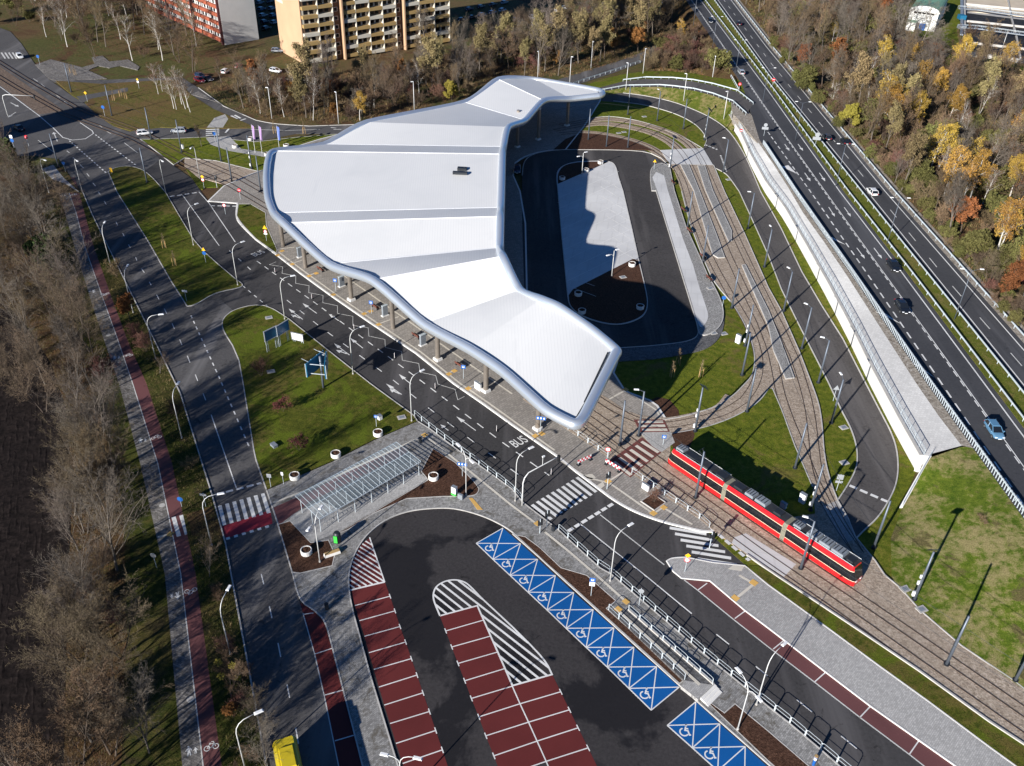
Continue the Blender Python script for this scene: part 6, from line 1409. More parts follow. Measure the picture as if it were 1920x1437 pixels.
# traffic signals
def signal(x, y, label, h=3.2, z=.1, face=0.0):
    r = empty('traffic_signal', P(x, y, z), face, label, 'traffic light'); MB().tube([(0, 0, 0), (0, 0, h)], .06, 7).build('post', 'galvanised', r)
    hd = MB().box((.18, 0, h-.5), (.3, .3, .95)).build('signal_head', 'black_plastic', r)
    for k in range(3): MB().cyl((.18, -.17, h-.25-k*.28), .09, .03, 8).build('lens', 'dark_metal', hd)
    MB().box((-.18, 0, h-.8), (.28, .3, .65)).build('signal_head', 'black_plastic', r); return r
signal(1138, 917, 'traffic light on the yellow tactile square at the zebra crossing', 3.2, .14); signal(1025, 988, 'traffic light at the lower end of the zebra crossing', 3.0); signal(1330, 1028, 'traffic light beside the tram road crossing', 3.0); signal(407, 352, 'dark traffic light beside the west tram bed', 3.0); signal(1012, 1000, 'second traffic light behind the lower end of the zebra crossing', 2.6)
mr_ = empty('signal_mast', P(979, 948, .1), head(P(979, 948), P(1043, 857, 6)), 'long curved white mast arm carrying a traffic light over the bus road', 'traffic light'); Lm = (P(1043, 857, 5.8)-P(979, 948, 5.8)).length
MB().tube([(0, 0, 0), (0, 0, 4.2), (.25, 0, 5.0), (.9, 0, 5.6), (Lm*.45, 0, 5.8), (6.4, 0, 5.9)], [.11, .09, .09, .08, .07, .06], 8).build('mast', 'pole_white', mr_, smooth=True); MB().box((6.4, 0, 5.5), (.35, .35, 1.0)).build('signal_head', 'black_plastic', mr_); MB().tube([(3.4, 0, 5.8), (3.4, 0, 7.2)], .04, 6).build('camera_post', 'pole_white', mr_); MB().box((3.5, 0, 7.25), (.4, .2, .2)).build('camera_unit', 'white_metal', mr_)
gr = empty('signal_mast', P(15, 218, .1), head(P(15, 218), P(62, 185, 5.5)), 'white signal mast arm over the tram tracks at the left edge', 'traffic light'); MB().tube([(0, 0, 0), (0, 0, 5), (.3, 0, 5.8), (1.2, 0, 6.1), (9.5, 0, 6.2)], [.12, .1, .1, .09, .06], 8).build('mast', 'pole_white', gr, smooth=True); MB().box((9.5, 0, 5.8), (.35, .35, 1.0)).build('signal_head', 'black_plastic', gr)

# ---------------------------------------------------------------- billboards and flags
def board(bx0, by0, bx1, by1, z0, z1, label, mat, lattice=True, z=.1):
    a, b = P(bx0, by0, z), P(bx1, by1, z); d = b-a; r = empty('billboard', a, math.atan2(d.y, d.x), label, 'billboard'); L = d.length
    MB().box((L/2, 0, (z0+z1)/2), (L, .12, z1-z0)).build('panel', mat, r)
    for h in (z0, z1): MB().box((L/2, -.02, h), (L+.1, .2, .1)).build('frame', 'sign_back', r)
    for x in (.05, L-.05): MB().box((x, -.02, (z0+z1)/2), (.1, .2, z1-z0)).build('frame', 'sign_back', r)
    for x in (L*.15, L*.85):
        for dx in (-.18, .18): MB().box((x+dx, .12, z1*.5), (.07, .07, z1)).build('leg', 'galvanised', r)
        if lattice:
            for k in range(7): MB().bar((x-.18, .12, .3+k*.45), (x+.18, .12, .75+k*.45), .03, .03).build('brace', 'galvanised', r)
    return r
board(500, 662, 524, 650, 2.3, 4.3, 'dark blue billboard, left half of the angled pair on lattice legs', 'sign_teal'); plain('sign_cyan', (.02, .16, .30), .4)
b2 = board(523, 652, 545, 638, 2.3, 4.3, 'bright blue billboard, right half of the angled pair on lattice legs', 'sign_cyan')
b3 = board(548, 640, 570, 645, .5, 1.9, 'small white banner board with red lettering beside the blue billboards', 'sign_white', False)
for k in range(2): MB().box((.35+k*.35, -.07, 1.25), (.12, .02, .55)).build('lettering', 'sign_red', b3)
vb = empty('v_billboard', P(606.5, 727, .1), 0, 'large V-shaped billboard on a single grey column, seen from behind', 'billboard')
MB().tube([(0, 0, 0), (0, 0, 6.2)], .2, 10).build('column', 'pole_grey', vb, smooth=True); vo = P(606.5, 727, .1)
A1, A2, B1, B2 = P(573, 683, 6.3)-vo, P(606, 657, 6.3)-vo, P(611, 659, 6.3)-vo, P(608, 686, 6.3)-vo
for a, b in ((A1, A2), (B1, B2)):
    mb = MB(); u = Vector((0, 0, 2.6)); d = (b-a).normalized(); nn_ = Vector((-d.y, d.x, 0))*.08; vs_ = [a-nn_-u, b-nn_-u, b-nn_, a-nn_, a+nn_-u, b+nn_-u, b+nn_, a+nn_]
    mb.add(vs_, [(0, 1, 2, 3), (7, 6, 5, 4), (3, 2, 6, 7), (0, 4, 5, 1), (1, 5, 6, 2), (0, 3, 7, 4)]).build('panel', 'sign_teal', vb)
    for f in (0, .33, .66, 1): q = a.lerp(b, f); MB().bar(q+nn_*2-u, q+nn_*2, .08, .08).build('rib', 'galvanised', vb)
for h in (-.4, -2.2):
    for f in (.15, .85): MB().bar(A1.lerp(A2, f)+Vector((0, 0, h)), B2.lerp(B1, f)+Vector((0, 0, h)), .1, .1).build('crossbar', 'galvanised', vb)
for a in (A1.lerp(A2, .15), A1.lerp(A2, .85), B1.lerp(B2, .2)): MB().bar(a, a+Vector((-1.2, .6, .2)), .05, .05).build('light_bracket', 'galvanised', vb)
plain('flag_violet', (.34, .22, .42), .8, 0, .3, 1.0); plain('flag_blue', (.10, .16, .50), .8, 0, .4, 1.0)
def flag(x, y, label, mat, hgt=7.5):
    r = empty('flagpole', P(x, y, .11), -.2, label, 'flag'); MB().tube([(0, 0, 0), (0, 0, hgt)], [.05, .035], 6).build('pole', 'white_metal', r)
    mb = MB(); nx, nz = 5, 8
    for j in range(nz+1):
        for i in range(nx+1): u, v = i/nx, j/nz; mb.v.append((.05+u*.7*(1-.35*v), .18*math.sin(u*5+v*3)*u, hgt-.2-v*3.6-u*.3))
    for j in range(nz):
        for i in range(nx): a = j*(nx+1)+i; mb.f.append((a, a+1, a+nx+2, a+nx+1)); mb.m.append(0)
    mb.build('banner', mat, r, smooth=True)
flag(478.5, 286, 'white flagpole with a limp violet flag, left of three', 'flag_violet'); flag(491.5, 288, 'white flagpole with a limp violet flag, middle of three', 'flag_violet'); flag(524, 281, 'white flagpole with a blue and white flag at the roof corner', 'flag_blue', 6.5)
# utility lids on lawns
r = empty('utility_cover'); MB().box((0, 0, .03), (1.3, 1.0, .08)).build('slab', 'concrete', r); MB().box((0, 0, .075), (.8, .6, .03)).build('lid', 'unit_grey', r); uc = Proto(r)
for x, y, z, lb in ((1208, 219, .05, 'pale utility cover on the upper loop lawn'), (1160, 250, .05, 'pale utility cover between the loops, left'), (1170, 248, .05, 'pale utility cover between the loops, right'), (1366, 337, .05, 'pale utility cover at the start of the grass strip'), (1582, 802, .05, 'pale utility cover on the grass beside the ring road bend'), (1583, 868, .05, 'pale utility cover on the grass near the give-way line'), (1728, 1143, .22, 'pale utility cover at the foot of the bank by the tracks'), (1697, 1105, .22, 'pale utility cover right of the tram nose'),
    (1168, 520, .28, 'pale utility cover in the lower island mulch'), (1338, 625, .16, 'pale utility cover on the dark paved bend'), (1357, 626, .05, 'pale utility cover on the grass beside the dark paved bend'), (504, 596, .1, 'pale utility cover on the billboard lawn beside the blue boards'), (508, 697, .1, 'dark utility cover on the billboard lawn by the red shrub'), (753, 783, .1, 'pale utility cover on the lawn near the railing corner'), (1421, 540, .05, 'pale utility cover on the strip between tracks and ring road'), (1332, 541, .34, 'pale utility cover at the tram platform end')):
    uc.put(P(x, y, z), .4, 1.0, lb, 'utility covers', 'utility cover')
r = empty('litter_bin'); MB().cyl((0, 0, 0), .25, .85, 12).build('drum', 'dark_metal', r); MB().cyl((0, 0, .85), .28, .08, 12).build('lid', 'black_plastic', r); lb_ = Proto(r)
for x, y, lb in ((613, 1142, 'dark litter bin on the pavement beside the on-street bays'), (1037, 995, 'dark litter bin at the start of the road railing'), (788, 830, 'dark litter bin in the shade by the bicycle shelter corner')): lb_.put(P(x, y, .1), 0, 1.0, lb, 'litter bins', 'litter bin')
inf = empty('info_post', P(1525, 1434, .1), 0, 'blue and white post with a round tan cap behind the railing at the bottom edge', 'post'); MB().cyl((0, 0, 0), .16, 1.5, 12).build('post', 'sign_blue', inf); MB().cyl((0, 0, .9), .165, .4, 12).build('band', 'sign_white', inf); MB().cyl((0, 0, 1.5), .2, .08, 14).build('cap', 'wood_stake', inf)
tpz = empty('tree_pit_frame', P(1225, 942, .14), SA, 'square planting pit with a young bare shrub on the pavement', 'planting pit'); MB().box((0, 0, .03), (2.4, 2.4, .06)).build('soil', 'mulch', tpz)
for k in range(4): a = SA*0+k*math.pi/2; MB().box((1.25*math.cos(a), 1.25*math.sin(a), .06), (.12, 2.6, .16), a).build('edging', 'kerb', tpz)
# black fence at the left corner
fe = empty('corner_fence', P(112, 305, .1), 0, 'black metal fence along the kerb at the left corner', 'fence'); fo = P(112, 305, .1); fpts_ = F("112,305 128,325 143,346 155,365", .1)
for a, b in zip(resample(fpts_, 2), resample(fpts_, 2)[1:]):
    for h in (.4, 1.0): MB().bar(a-fo+Vector((0, 0, h)), b-fo+Vector((0, 0, h)), .05, .05).build('rail', 'black_plastic', fe)
    MB().box(a-fo+Vector((0, 0, .55)), (.06, .06, 1.1)).build('post', 'black_plastic', fe)
# contact wires above the tracks
for pts, lb in ((TM1, 'thin contact wire over the left main tram track'), (TM2, 'thin contact wire over the right main tram track'), (TB, 'thin contact wire over the middle loop track')):
    q = resample(atz(pts, 0), 8); wr_ = MB(); wr_.tube([p+Vector((0, 0, 6.0)) for p in q], .026, 4)
    tag(wr_.build('overhead_wire', 'dark_metal', None, q[0]), lb, 'wire')
# ---------------------------------------------------------------- buildings
plain('wall_white', (.56, .55, .53), .85, 0, .10, .15, 'pos'); plain('wall_red', (.30, .075, .035), .85, 0, .18, .3, 'pos'); plain('wall_maroon', (.085, .025, .025), .85, 0, .12, .3, 'pos')
plain('wall_orange', (.47, .30, .18), .85, 0, .08, .1, 'pos'); plain('wall_ochre', (.34, .225, .085), .85, 0, .12, .3, 'pos'); plain('wall_cream', (.52, .48, .40), .85, 0, .08, .3, 'pos'); plain('wall_brown', (.13, .075, .045), .85, 0, .1, .3, 'pos')
plain('roof_felt', (.08, .08, .08), .95, 0, .2, .2, 'pos'); plain('green_roof', (.17, .32, .20), .6, 0, .06, .2, 'pos'); plain('hall_white', (.74, .73, .69), .8, 0, .05, .2, 'pos')
plain('window_frame', (.55, .55, .55), .5); plain('curtain', (.30, .29, .28), .8, 0, .5, .5, 'pos')
def frame_of(a, b):
    d = b-a; d.z = 0; L = d.length; return d.normalized(), L, math.atan2(d.y, d.x)
def block(c, e, g, label, floors, kind):
    """c: near corner, e: far end of the long side, g: far end of the gable; local +X runs along the long side, +Y into the block"""
    d, L, rz = frame_of(c, e); dep = (g-c).length; H = floors*2.8+.6
    r = empty('apartment_block', c, rz, label, 'building'); sg = 1 if (Vector((-d.y, d.x, 0)).dot(g-c) > 0) else -1
    Y = lambda y: y*sg
    if kind == 'red':
        core = MB().box((L/2, Y(dep/2), H/2), (L, dep, H)).build('wall', 'wall_maroon', r)
        MB().box((-.12, Y(dep/2), H/2), (.22, dep+.3, H+.3)).build('gable_wall', 'wall_white', r)
        nb = 9; bw = L/nb
        for f in range(floors):
            z = .9+f*2.8
            for k in range(nb):
                x0 = k*bw+.55; x1 = (k+1)*bw-.15
                if k % 3 == 2: x1 -= .9
                MB().box(((x0+x1)/2, Y(-.45), z+.45), (x1-x0, .9, 1.15)).build('balcony', 'wall_red', r)
                wd_ = MB().box(((x0+x1)/2, Y(-.06), z+1.75), (x1-x0, .12, 1.4)).build('window_band', 'wall_white', r)
                for j in range(3): MB().box((x0+(x1-x0)*(j+.5)/3+.12, Y(-.14), z+1.72), ((x1-x0)/3*.52, .06, 1.1)).build('pane', 'glass_dark' if (j+k+f) % 3 else 'curtain', wd_)
        for k in (0, 3, 6, 9): MB().box((k*bw+.2, Y(-.5), H/2), (.7, 1.0, H)).build('pilaster', 'wall_maroon', r)
    else:
        MB().box((L/2, Y(dep/2), H/2), (L, dep, H)).build('wall', 'wall_brown', r)
        MB().box((-.12, Y(dep/2), H/2), (.22, dep+.4, H+.3)).build('gable_wall', 'wall_orange', r)
        xs = [0, 5.6, 11.0, 14.2]+[14.2+5.15*k for k in range(1, 5)]+[38.0]+[38.0+(L-38.0)*k/3 for k in (1, 2, 3)]
        shaft = (2, 7)
        for f in range(floors):
            z = .7+f*2.8
            for k in range(len(xs)-1):
                x0, x1 = xs[k]+.12, xs[k+1]-.12
                if k in shaft:
                    w_ = MB().box(((x0+x1)/2, Y(-.05), z+1.5), (1.4, .1, 1.3)).build('window', 'window_frame', r); MB().box(((x0+x1)/2, Y(-.11), z+1.5), (1.15, .06, 1.05)).build('pane', 'glass_dark', w_); continue
                MB().box(((x0+x1)/2, Y(-.75), z+.35), (x1-x0, 1.5, 1.05)).build('balcony', 'wall_cream' if (k*3+f*5) % 7 < 2 else 'wall_ochre', r)
                w_ = MB().box(((x0+x1)/2, Y(-.04), z+1.6), ((x1-x0), .08, 1.5)).build('window', 'wall_cream' if (k+f) % 3 else 'wall_brown', r)
                for j in range(2): MB().box((x0+(x1-x0)*(.3+j*.4), Y(-.10), z+1.62), ((x1-x0)*.27, .06, 1.25)).build('pane', 'glass_dark', w_)
                MB().box((x1+.12, Y(-.75), z+1.4), (.16, 1.5, 2.6)).build('fin', 'wall_cream', r)
        for x in (14.2, 38.0): MB().box((x, Y(-1.0), H/2), (.5, 2.0, H)).build('stair_fin', 'wall_orange', r)
        MB().box((-.24, Y(dep*.8), H*.55), (.04, dep*.25, .9)).build('wall_patch', 'wall_cream', r)
    MB().box((L/2, Y(dep/2), H+.15), (L+.6, dep+.6, .3)).build('roof', 'roof_felt', r)
    for x in (L*.2, L*.6): MB().box((x, Y(dep/2), H+1.3), (4, 4, 2.4)).build('roof_house', 'wall_white', r)
block(P(422, 84), P(276, 16), P(482, 72.6), 'red and white apartment block with a bare white gable at upper left', 11, 'red')
block(P(573, 121), P(840, 79), P(536, 95), 'ochre balcony apartment block with an orange gable at the top', 11, 'orange')
sdir = Vector((math.cos(R(SUN_AZ)), math.sin(R(SUN_AZ)), 0)); tb_ = Vector((-124, 255, 0))-sdir*(30/math.tan(R(SUN_EL)))
bt = empty('apartment_block', tb_, R(SUN_AZ), 'tall grey block off the left side whose shadow crosses the junction', 'building'); MB().box((-6, 0, 15), (12, 11, 30)).build('wall', 'wall_white', bt); MB().box((-6, 0, 30.1), (12.4, 11.4, .3)).build('roof', 'roof_felt', bt)
for f in range(10):
    for k in range(3): MB().box((.03, -3.6+k*3.6, 2+f*2.8), (.1, 1.6, 1.4)).build('window', 'glass_dark', bt)
# hall with green vaulted roof
ha, hb = P(1698, 53, HM), P(1751, 60, HM); d, L, rz = frame_of(ha, hb); hall = empty('works_hall', ha, rz, 'white works hall with a green vaulted roof at upper right', 'building'); HL = 34
MB().box((L/2, HL/2, 3.3), (L, HL, 6.6)).build('wall', 'hall_white', hall)
va = MB(); nv = 12
for y in (-.5, HL+.5):
    for k in range(nv+1): a = math.pi*k/nv; va.v.append((L/2-(L/2+.4)*math.cos(a), y, 6.5+2.3*math.sin(a)))
for k in range(nv): va.f.append((k, k+1, nv+2+k, nv+1+k)); va.m.append(0)
va.f.append(tuple(range(nv, -1, -1))); va.m.append(1); va.f.append(tuple(range(nv+1, 2*nv+2))); va.m.append(1); va.build('roof', ['green_roof', 'hall_white'], hall)
for k in range(5): MB().box((L*(.2+.15*k), -.05, 6.3), (L*.11, .12, 1.0)).build('window', 'glass_dark', hall)
an = MB().box((L*.18, -2.0, 1.6), (L*.32, 4.0, 3.2)).build('annex', 'hall_white', hall); MB().box((L*.18, -2.0, 3.25), (L*.34, 4.2, .12)).build('annex_roof', 'green_roof', an); MB().box((L*.55, -.06, 1.2), (2.2, .12, 2.4)).build('gate', 'sign_blue', hall)
struct('works_lawn', MB().slab(F("1690,0 1695,45 1710,66 1760,70 1810,108 1900,125 1960,170 1960,130 1810,100 1804,0 1804,-40 1690,-40", HM), HM-.3, HM-.06), 'lawn_green')
# settling basins
bs = empty('settling_basin', P(1805, 99, HM), 0, 'concrete settling basins with dark water and walkways at upper right', 'basin'); bo = P(1805, 99, HM)
def FB(s, z=HM): return [p-bo for p in F(s, z)]
MB().slab(FB("1805,99 1806,-40 2020,-30 1990,140 1930,121"), -.6, .02).build('floor', 'concrete', bs)
MB().slab(FB("1810,96 1809,26 1990,48 1990,130 1925,114"), .0, .35).build('water', 'tank_water', bs)
plain('dry_floor', (.55, .46, .34), .9, 0, .1, .2, 'pos'); MB().slab(FB("1812,22 1812,-30 1990,-20 1990,40"), .0, .30).build('dry_floor', 'dry_floor', bs)
for s, w_, h in (("1806,101 1807,60 1806,-40", .9, 1.3), ("1806,104 1860,110 1930,120 1990,130", 1.1, 1.2), ("1808,83 1860,89 1990,104", .45, 1.1), ("1808,43 1860,48 1990,62", .45, 1.1), ("1808,11 1880,18 1990,28", .4, 1.1), ("1912,114 1905,75 1896,40 1890,10 1886,-10", .4, 1.1)):
    MB().sweep(FB(s), -w_/2, w_/2, -.2, h).build('basin_wall', 'concrete', bs)
for s in ("1795,24 1830,26 1900,36 1990,47", "1794,60 1830,62 1900,72 1990,84"):
    q = FB(s); MB().sweep(q, -.7, .7, 1.5, 1.75).build('walkway', 'unit_grey', bs)
    for sd_ in (-.65, .65): MB().sweep(q, sd_-.03, sd_+.03, 2.6, 2.68).build('handrail', 'galvanised', bs)
    for p in resample(q, 2.2):
        for sd_ in (-.65, .65): MB().box(p+Vector((0, sd_, 2.2)), (.06, .06, 1.0)).build('rail_post', 'galvanised', bs)
MB().sweep(FB("1800,-30 1801,40 1800,75"), -.5, .5, 1.6, 2.0).build('pipe_bridge', 'unit_grey', bs); MB().box(FB("1800,44")[0]+Vector((0, 0, 2.4)), (2.4, 3.0, 1.6)).build('drive_unit', 'sign_teal', bs); MB().box(FB("1800,62")[0]+Vector((0, 0, 2.2)), (2.6, 2.4, 1.2)).build('drive_unit', 'unit_grey', bs)
lampP.put(P(1873, 110, HM), .5, 1.0, 'white lamp post at the edge of the settling basins', 'straight white lamp posts', 'lamp')
# ---------------------------------------------------------------- trees
plain('bark', (.085, .062, .045), .95, 0, .3, 2.0); plain('bark_grey', (.125, .103, .082), .95, 0, .25, 2.0)
mt, n, b = newmat('bark_birch'); f = noise(n, 2.2, 5, .8, 'obj', stretch=(1, 1, 4)); n.links.new(mix(n, ramp(n, f, .58, .64), (.50, .475, .43), (.07, .06, .05)), b.inputs['Base Color']); b.inputs['Roughness'].default_value = .85
leafmat('twig_brown', (.150, .100, .060), .3); leafmat('twig_tan', (.195, .138, .078), .3); leafmat('twig_grey', (.140, .116, .094), .3); leafmat('twig_hedge', (.135, .100, .066), .35); leafmat('twig_red', (.150, .072, .055), .3); leafmat('twig_dark', (.085, .055, .040), .3)
leafmat('leaf_gold', (.36, .22, .045), .5); leafmat('leaf_yellow', (.22, .195, .035), .35); leafmat('leaf_pale', (.23, .180, .085), .4); leafmat('leaf_olive', (.110, .105, .034), .45); leafmat('leaf_rust', (.22, .095, .032), .4); leafmat('leaf_crimson', (.13, .035, .035), .4); leafmat('leaf_green', (.050, .075, .022), .45); leafmat('dry_grass', (.22, .155, .075), .45); leafmat('dry_brown', (.17, .088, .045), .5)
def rnd_perp(rg, d):
    v = Vector((rg.gauss(0, 1), rg.gauss(0, 1), rg.gauss(0, 1))); v = v-d*v.dot(d); return v.normalized()
class TreeGen:
    def __init__(s, seed): s.rg = random.Random(seed); s.wood = MB(); s.tw = MB(); s.lf = []
    def ribbon(s, p, q, w0, w1):
        d = (q-p).normalized(); u = rnd_perp(s.rg, d); o = len(s.tw.v)
        if w1 <= 0: s.tw.v += [tuple(p-u*w0), tuple(p+u*w0), tuple(q)]; s.tw.f.append((o, o+1, o+2)); s.tw.m.append(0)
        else: s.tw.v += [tuple(p-u*w0), tuple(p+u*w0), tuple(q+u*w1), tuple(q-u*w1)]; s.tw.f.append((o, o+1, o+2, o+3)); s.tw.m.append(0)
    def branch(s, p, d, L, r, lv, T):
        rg = s.rg; n = T['seg'][lv]; pts = [p]; dd = d.normalized()
        for i in range(n):
            dd = (dd+rnd_perp(rg, dd)*T['wig'][lv]+Vector((0, 0, T['grav'][lv]))).normalized(); pts.append(pts[-1]+dd*(L/n))
        last = lv == T['lv']
        if lv <= T['solid']:
            s.wood.tube(pts, [r*(1-.75*i/n) for i in range(n+1)], 6 if lv == 0 else (4 if lv == 1 else 3), cap=False)
        else:
            for i in range(n): s.ribbon(pts[i], pts[i+1], r*(1-.7*i/n), 0 if i == n-1 else r*(1-.7*(i+1)/n))
        if last:
            if T.get('leaf') and rg.random() < T['leaf']: s.lf.append(pts[-1]); s.lf.append(pts[len(pts)//2])
            return
        k = T['kids'][lv]; k = int(k*rg.uniform(.8, 1.2)+.5)
        for j in range(k):
            t = T['st'][lv]+(1-T['st'][lv])*((j+rg.random())/k); x = t*n; i = min(n-1, int(x)); q = pts[i].lerp(pts[i+1], x-i); bd = (pts[i+1]-pts[i]).normalized()
            a = R(rg.gauss(T['ang'][lv], 9)); nd = bd*math.cos(a)+rnd_perp(rg, bd)*math.sin(a)
            s.branch(q, nd, L*T['len'][lv]*(1.15-.55*t)*rg.uniform(.75, 1.2), max(T['rmin'], r*T['rr'][lv]*(1-.5*t)), lv+1, T)
    def leaves(s, size, rg):
        mb = MB()
        for p in s.lf:
            for _ in range(3):
                c = p+Vector((rg.gauss(0, .16), rg.gauss(0, .16), rg.gauss(0, .16))); u = Vector((rg.gauss(0, 1), rg.gauss(0, 1), rg.gauss(0, 1))).normalized(); v = rnd_perp(rg, u); k = size*rg.uniform(.6, 1.3)
                mb.add([c-u*k, c+v*k*.6, c+u*k, c-v*k*.6], [(0, 1, 2, 3)])
        return mb
BASE = dict(seg=[6, 4, 3, 2, 1], wig=[.07, .16, .22, .25, .3], grav=[.02, .05, .03, .0, .0], lv=4, solid=2, kids=[15, 8, 7, 7], st=[.28, .2, .15, .1], ang=[48, 45, 42, 40], len=[.48, .48, .50, .55], rr=[.42, .5, .5, .55], rmin=.0125)
def T_(**k): d = {a: (list(v) if isinstance(v, list) else v) for a, v in BASE.items()}; d.update(k); return d
def tree_proto(name, seed, h, T, bark, twig, leaf=None, lsize=.16, stems=1, lean=.08, r0=None):
    g = TreeGen(seed); r0 = r0 or h*.016
    for k in range(stems):
        a = g.rg.uniform(0, 6.28); off = Vector((math.cos(a), math.sin(a), 0))*(.25*(stems > 1)*g.rg.random()); ln = lean if stems == 1 else g.rg.uniform(.15, .55)
        g.branch(off, Vector((math.cos(a)*ln, math.sin(a)*ln, 1)), h*g.rg.uniform(.85, 1.05)*(1 if stems == 1 else .9), r0 if stems == 1 else r0*.6, 0, T)
    r = empty(name); g.wood.build('trunk', bark, r)
    cr_ = g.tw
    if leaf:
        lv = g.leaves(lsize, g.rg); cr_.add(lv.v, lv.f, 1); c = cr_.build('crown', [twig, leaf], r)
    else: c = cr_.build('crown', twig, r)
    return Proto(r)
TBROAD = T_(); TUP = T_(ang=[28, 28, 32, 36], grav=[.02, .10, .08, .04, 0], kids=[18, 8, 7, 7], len=[.42, .45, .5, .55])
TSHRUB = T_(lv=3, solid=1, seg=[4, 3, 2, 1], kids=[9, 7, 8], st=[.12, .1, .1], ang=[32, 36, 40], len=[.6, .55, .5], rr=[.5, .55, .6], rmin=.018, wig=[.14, .2, .25, .3])
TBIRCH = T_(kids=[16, 7, 6, 6], ang=[36, 44, 50, 50], grav=[.02, .02, -.05, -.14, -.2], len=[.36, .5, .55, .6], st=[.35, .2, .1, .1])
TVASE = T_(kids=[12, 8, 7, 7], st=[.12, .12, .1, .1], ang=[30, 30, 34, 38], grav=[.02, .06, .05, .02, 0], len=[.75, .5, .48, .5], rmin=.0085, seg=[5, 4, 3, 2, 1])
def TL(T, f): d = dict(T); d['leaf'] = f; return d
VAR = {'bare_tree': [tree_proto('bare_tree', 11, 9, TBROAD, 'bark', 'twig_brown'), tree_proto('bare_tree', 12, 9, TUP, 'bark_grey', 'twig_tan'), tree_proto('bare_tree', 13, 9, TBROAD, 'bark_grey', 'twig_grey'), tree_proto('bare_tree', 14, 9, TUP, 'bark', 'twig_brown', stems=2), tree_proto('bare_tree', 16, 9, TUP, 'bark_grey', 'twig_grey')],
       'tan_tree': [tree_proto('tan_tree', 21, 8, TVASE, 'bark_grey', 'twig_grey'), tree_proto('tan_tree', 22, 8, TVASE, 'bark_grey', 'twig_hedge', lean=.25), tree_proto('tan_tree', 23, 8, TVASE, 'bark', 'twig_hedge', stems=2)],
       'bare_shrub': [tree_proto('bare_shrub', 31, 3.4, TSHRUB, 'bark', 'twig_brown', stems=6), tree_proto('bare_shrub', 32, 3.4, TSHRUB, 'bark', 'twig_red', stems=6), tree_proto('bare_shrub', 33, 3.4, TSHRUB, 'bark', 'twig_tan', stems=5), tree_proto('bare_shrub', 34, 3.4, TSHRUB, 'bark', 'twig_dark', stems=7)],
       'gold_birch': [tree_proto('gold_birch', 41, 9, TL(TBIRCH, .24), 'bark_birch', 'twig_tan', 'leaf_gold', .11), tree_proto('gold_birch', 42, 9, TL(TBIRCH, .13), 'bark_birch', 'twig_tan', 'leaf_gold', .11)],
       'birch_tree': [tree_proto('birch_tree', 51, 9, TBIRCH, 'bark_birch', 'twig_brown', r0=.10), tree_proto('birch_tree', 52, 9, TBIRCH, 'bark_birch', 'twig_brown', lean=.2, r0=.10)],
       'pale_tree': [tree_proto('pale_tree', 64, 9, TL(TUP, .22), 'bark_grey', 'twig_tan', 'leaf_pale', .13), tree_proto('pale_tree', 65, 9, TL(TUP, .14), 'bark_grey', 'twig_tan', 'leaf_pale', .13)],
       'olive_bush': [tree_proto('olive_bush', 61, 4.5, TL(TSHRUB, .55), 'bark', 'twig_brown', 'leaf_olive', .20, stems=6), tree_proto('olive_bush', 62, 5, TL(TSHRUB, .4), 'bark', 'twig_tan', 'leaf_olive', .19, stems=6)],
       'rust_tree': [tree_proto('rust_tree', 71, 8, TL(TBROAD, .22), 'bark', 'twig_brown', 'leaf_rust', .15)],
       'yellow_tree': [tree_proto('yellow_tree', 81, 8, TL(TBROAD, .55), 'bark', 'twig_tan', 'leaf_yellow', .19)],
       'crimson_shrub': [tree_proto('crimson_shrub', 91, 2.6, TL(TSHRUB, .14), 'bark', 'twig_red', 'leaf_crimson', .10, stems=2)],
       'evergreen_bush': [tree_proto('evergreen_bush', 95, 5, TL(TSHRUB, .85), 'bark', 'twig_dark', 'leaf_green', .24, stems=8)]}
vr = random.Random(99)
def plant(kind, x, y, h, label, group=None, z=-.08, vi=None, cat=None, rz=None, wide=1.0):
    pr_ = VAR[kind][vi if vi is not None else vr.randrange(len(VAR[kind]))]; h0 = {'pale_tree': 9, 'bare_tree': 9, 'tan_tree': 8, 'bare_shrub': 3.4, 'gold_birch': 9, 'birch_tree': 9, 'olive_bush': 4.7, 'rust_tree': 8, 'yellow_tree': 8, 'crimson_shrub': 2.6, 'evergreen_bush': 5}[kind]
    s = h/h0; q = x if isinstance(x, Vector) else P(x, y, z)
    return pr_.put(q, vr.uniform(0, 6.28) if rz is None else rz, (s*wide, s*wide, s), label, group, cat or ('shrub' if kind.endswith(('shrub', 'bush')) else 'tree'))
def inpoly(p, poly):
    c = False
    for a, b in zip(poly, poly[1:]+poly[:1]):
        if (a.y > p.y) != (b.y > p.y) and p.x < (b.x-a.x)*(p.y-a.y)/(b.y-a.y)+a.x: c = not c
    return c
def scatter(poly, n, dmin, rg, tries=60):
    xs = [p.x for p in poly]; ys = [p.y for p in poly]; out = []
    for _ in range(n*tries):
        if len(out) >= n: break
        q = Vector((rg.uniform(min(xs), max(xs)), rg.uniform(min(ys), max(ys)), 0))
        if inpoly(q, poly) and all((q-o).length > dmin for o in out): out.append(q)
    return out
LBL = {'pale_tree': 'tall tree with thin pale straw-coloured leaves', 'bare_tree': 'bare brown-grey tree', 'tan_tree': 'bare tan tree', 'bare_shrub': 'leafless thicket shrub', 'gold_birch': 'slender birch with golden leaves', 'birch_tree': 'leafless white-stemmed birch', 'olive_bush': 'olive-leaved bush', 'rust_tree': 'tree with rust-brown leaves', 'yellow_tree': 'tree with yellow-green leaves', 'crimson_shrub': 'crimson shrub', 'evergreen_bush': 'dark green bush'}
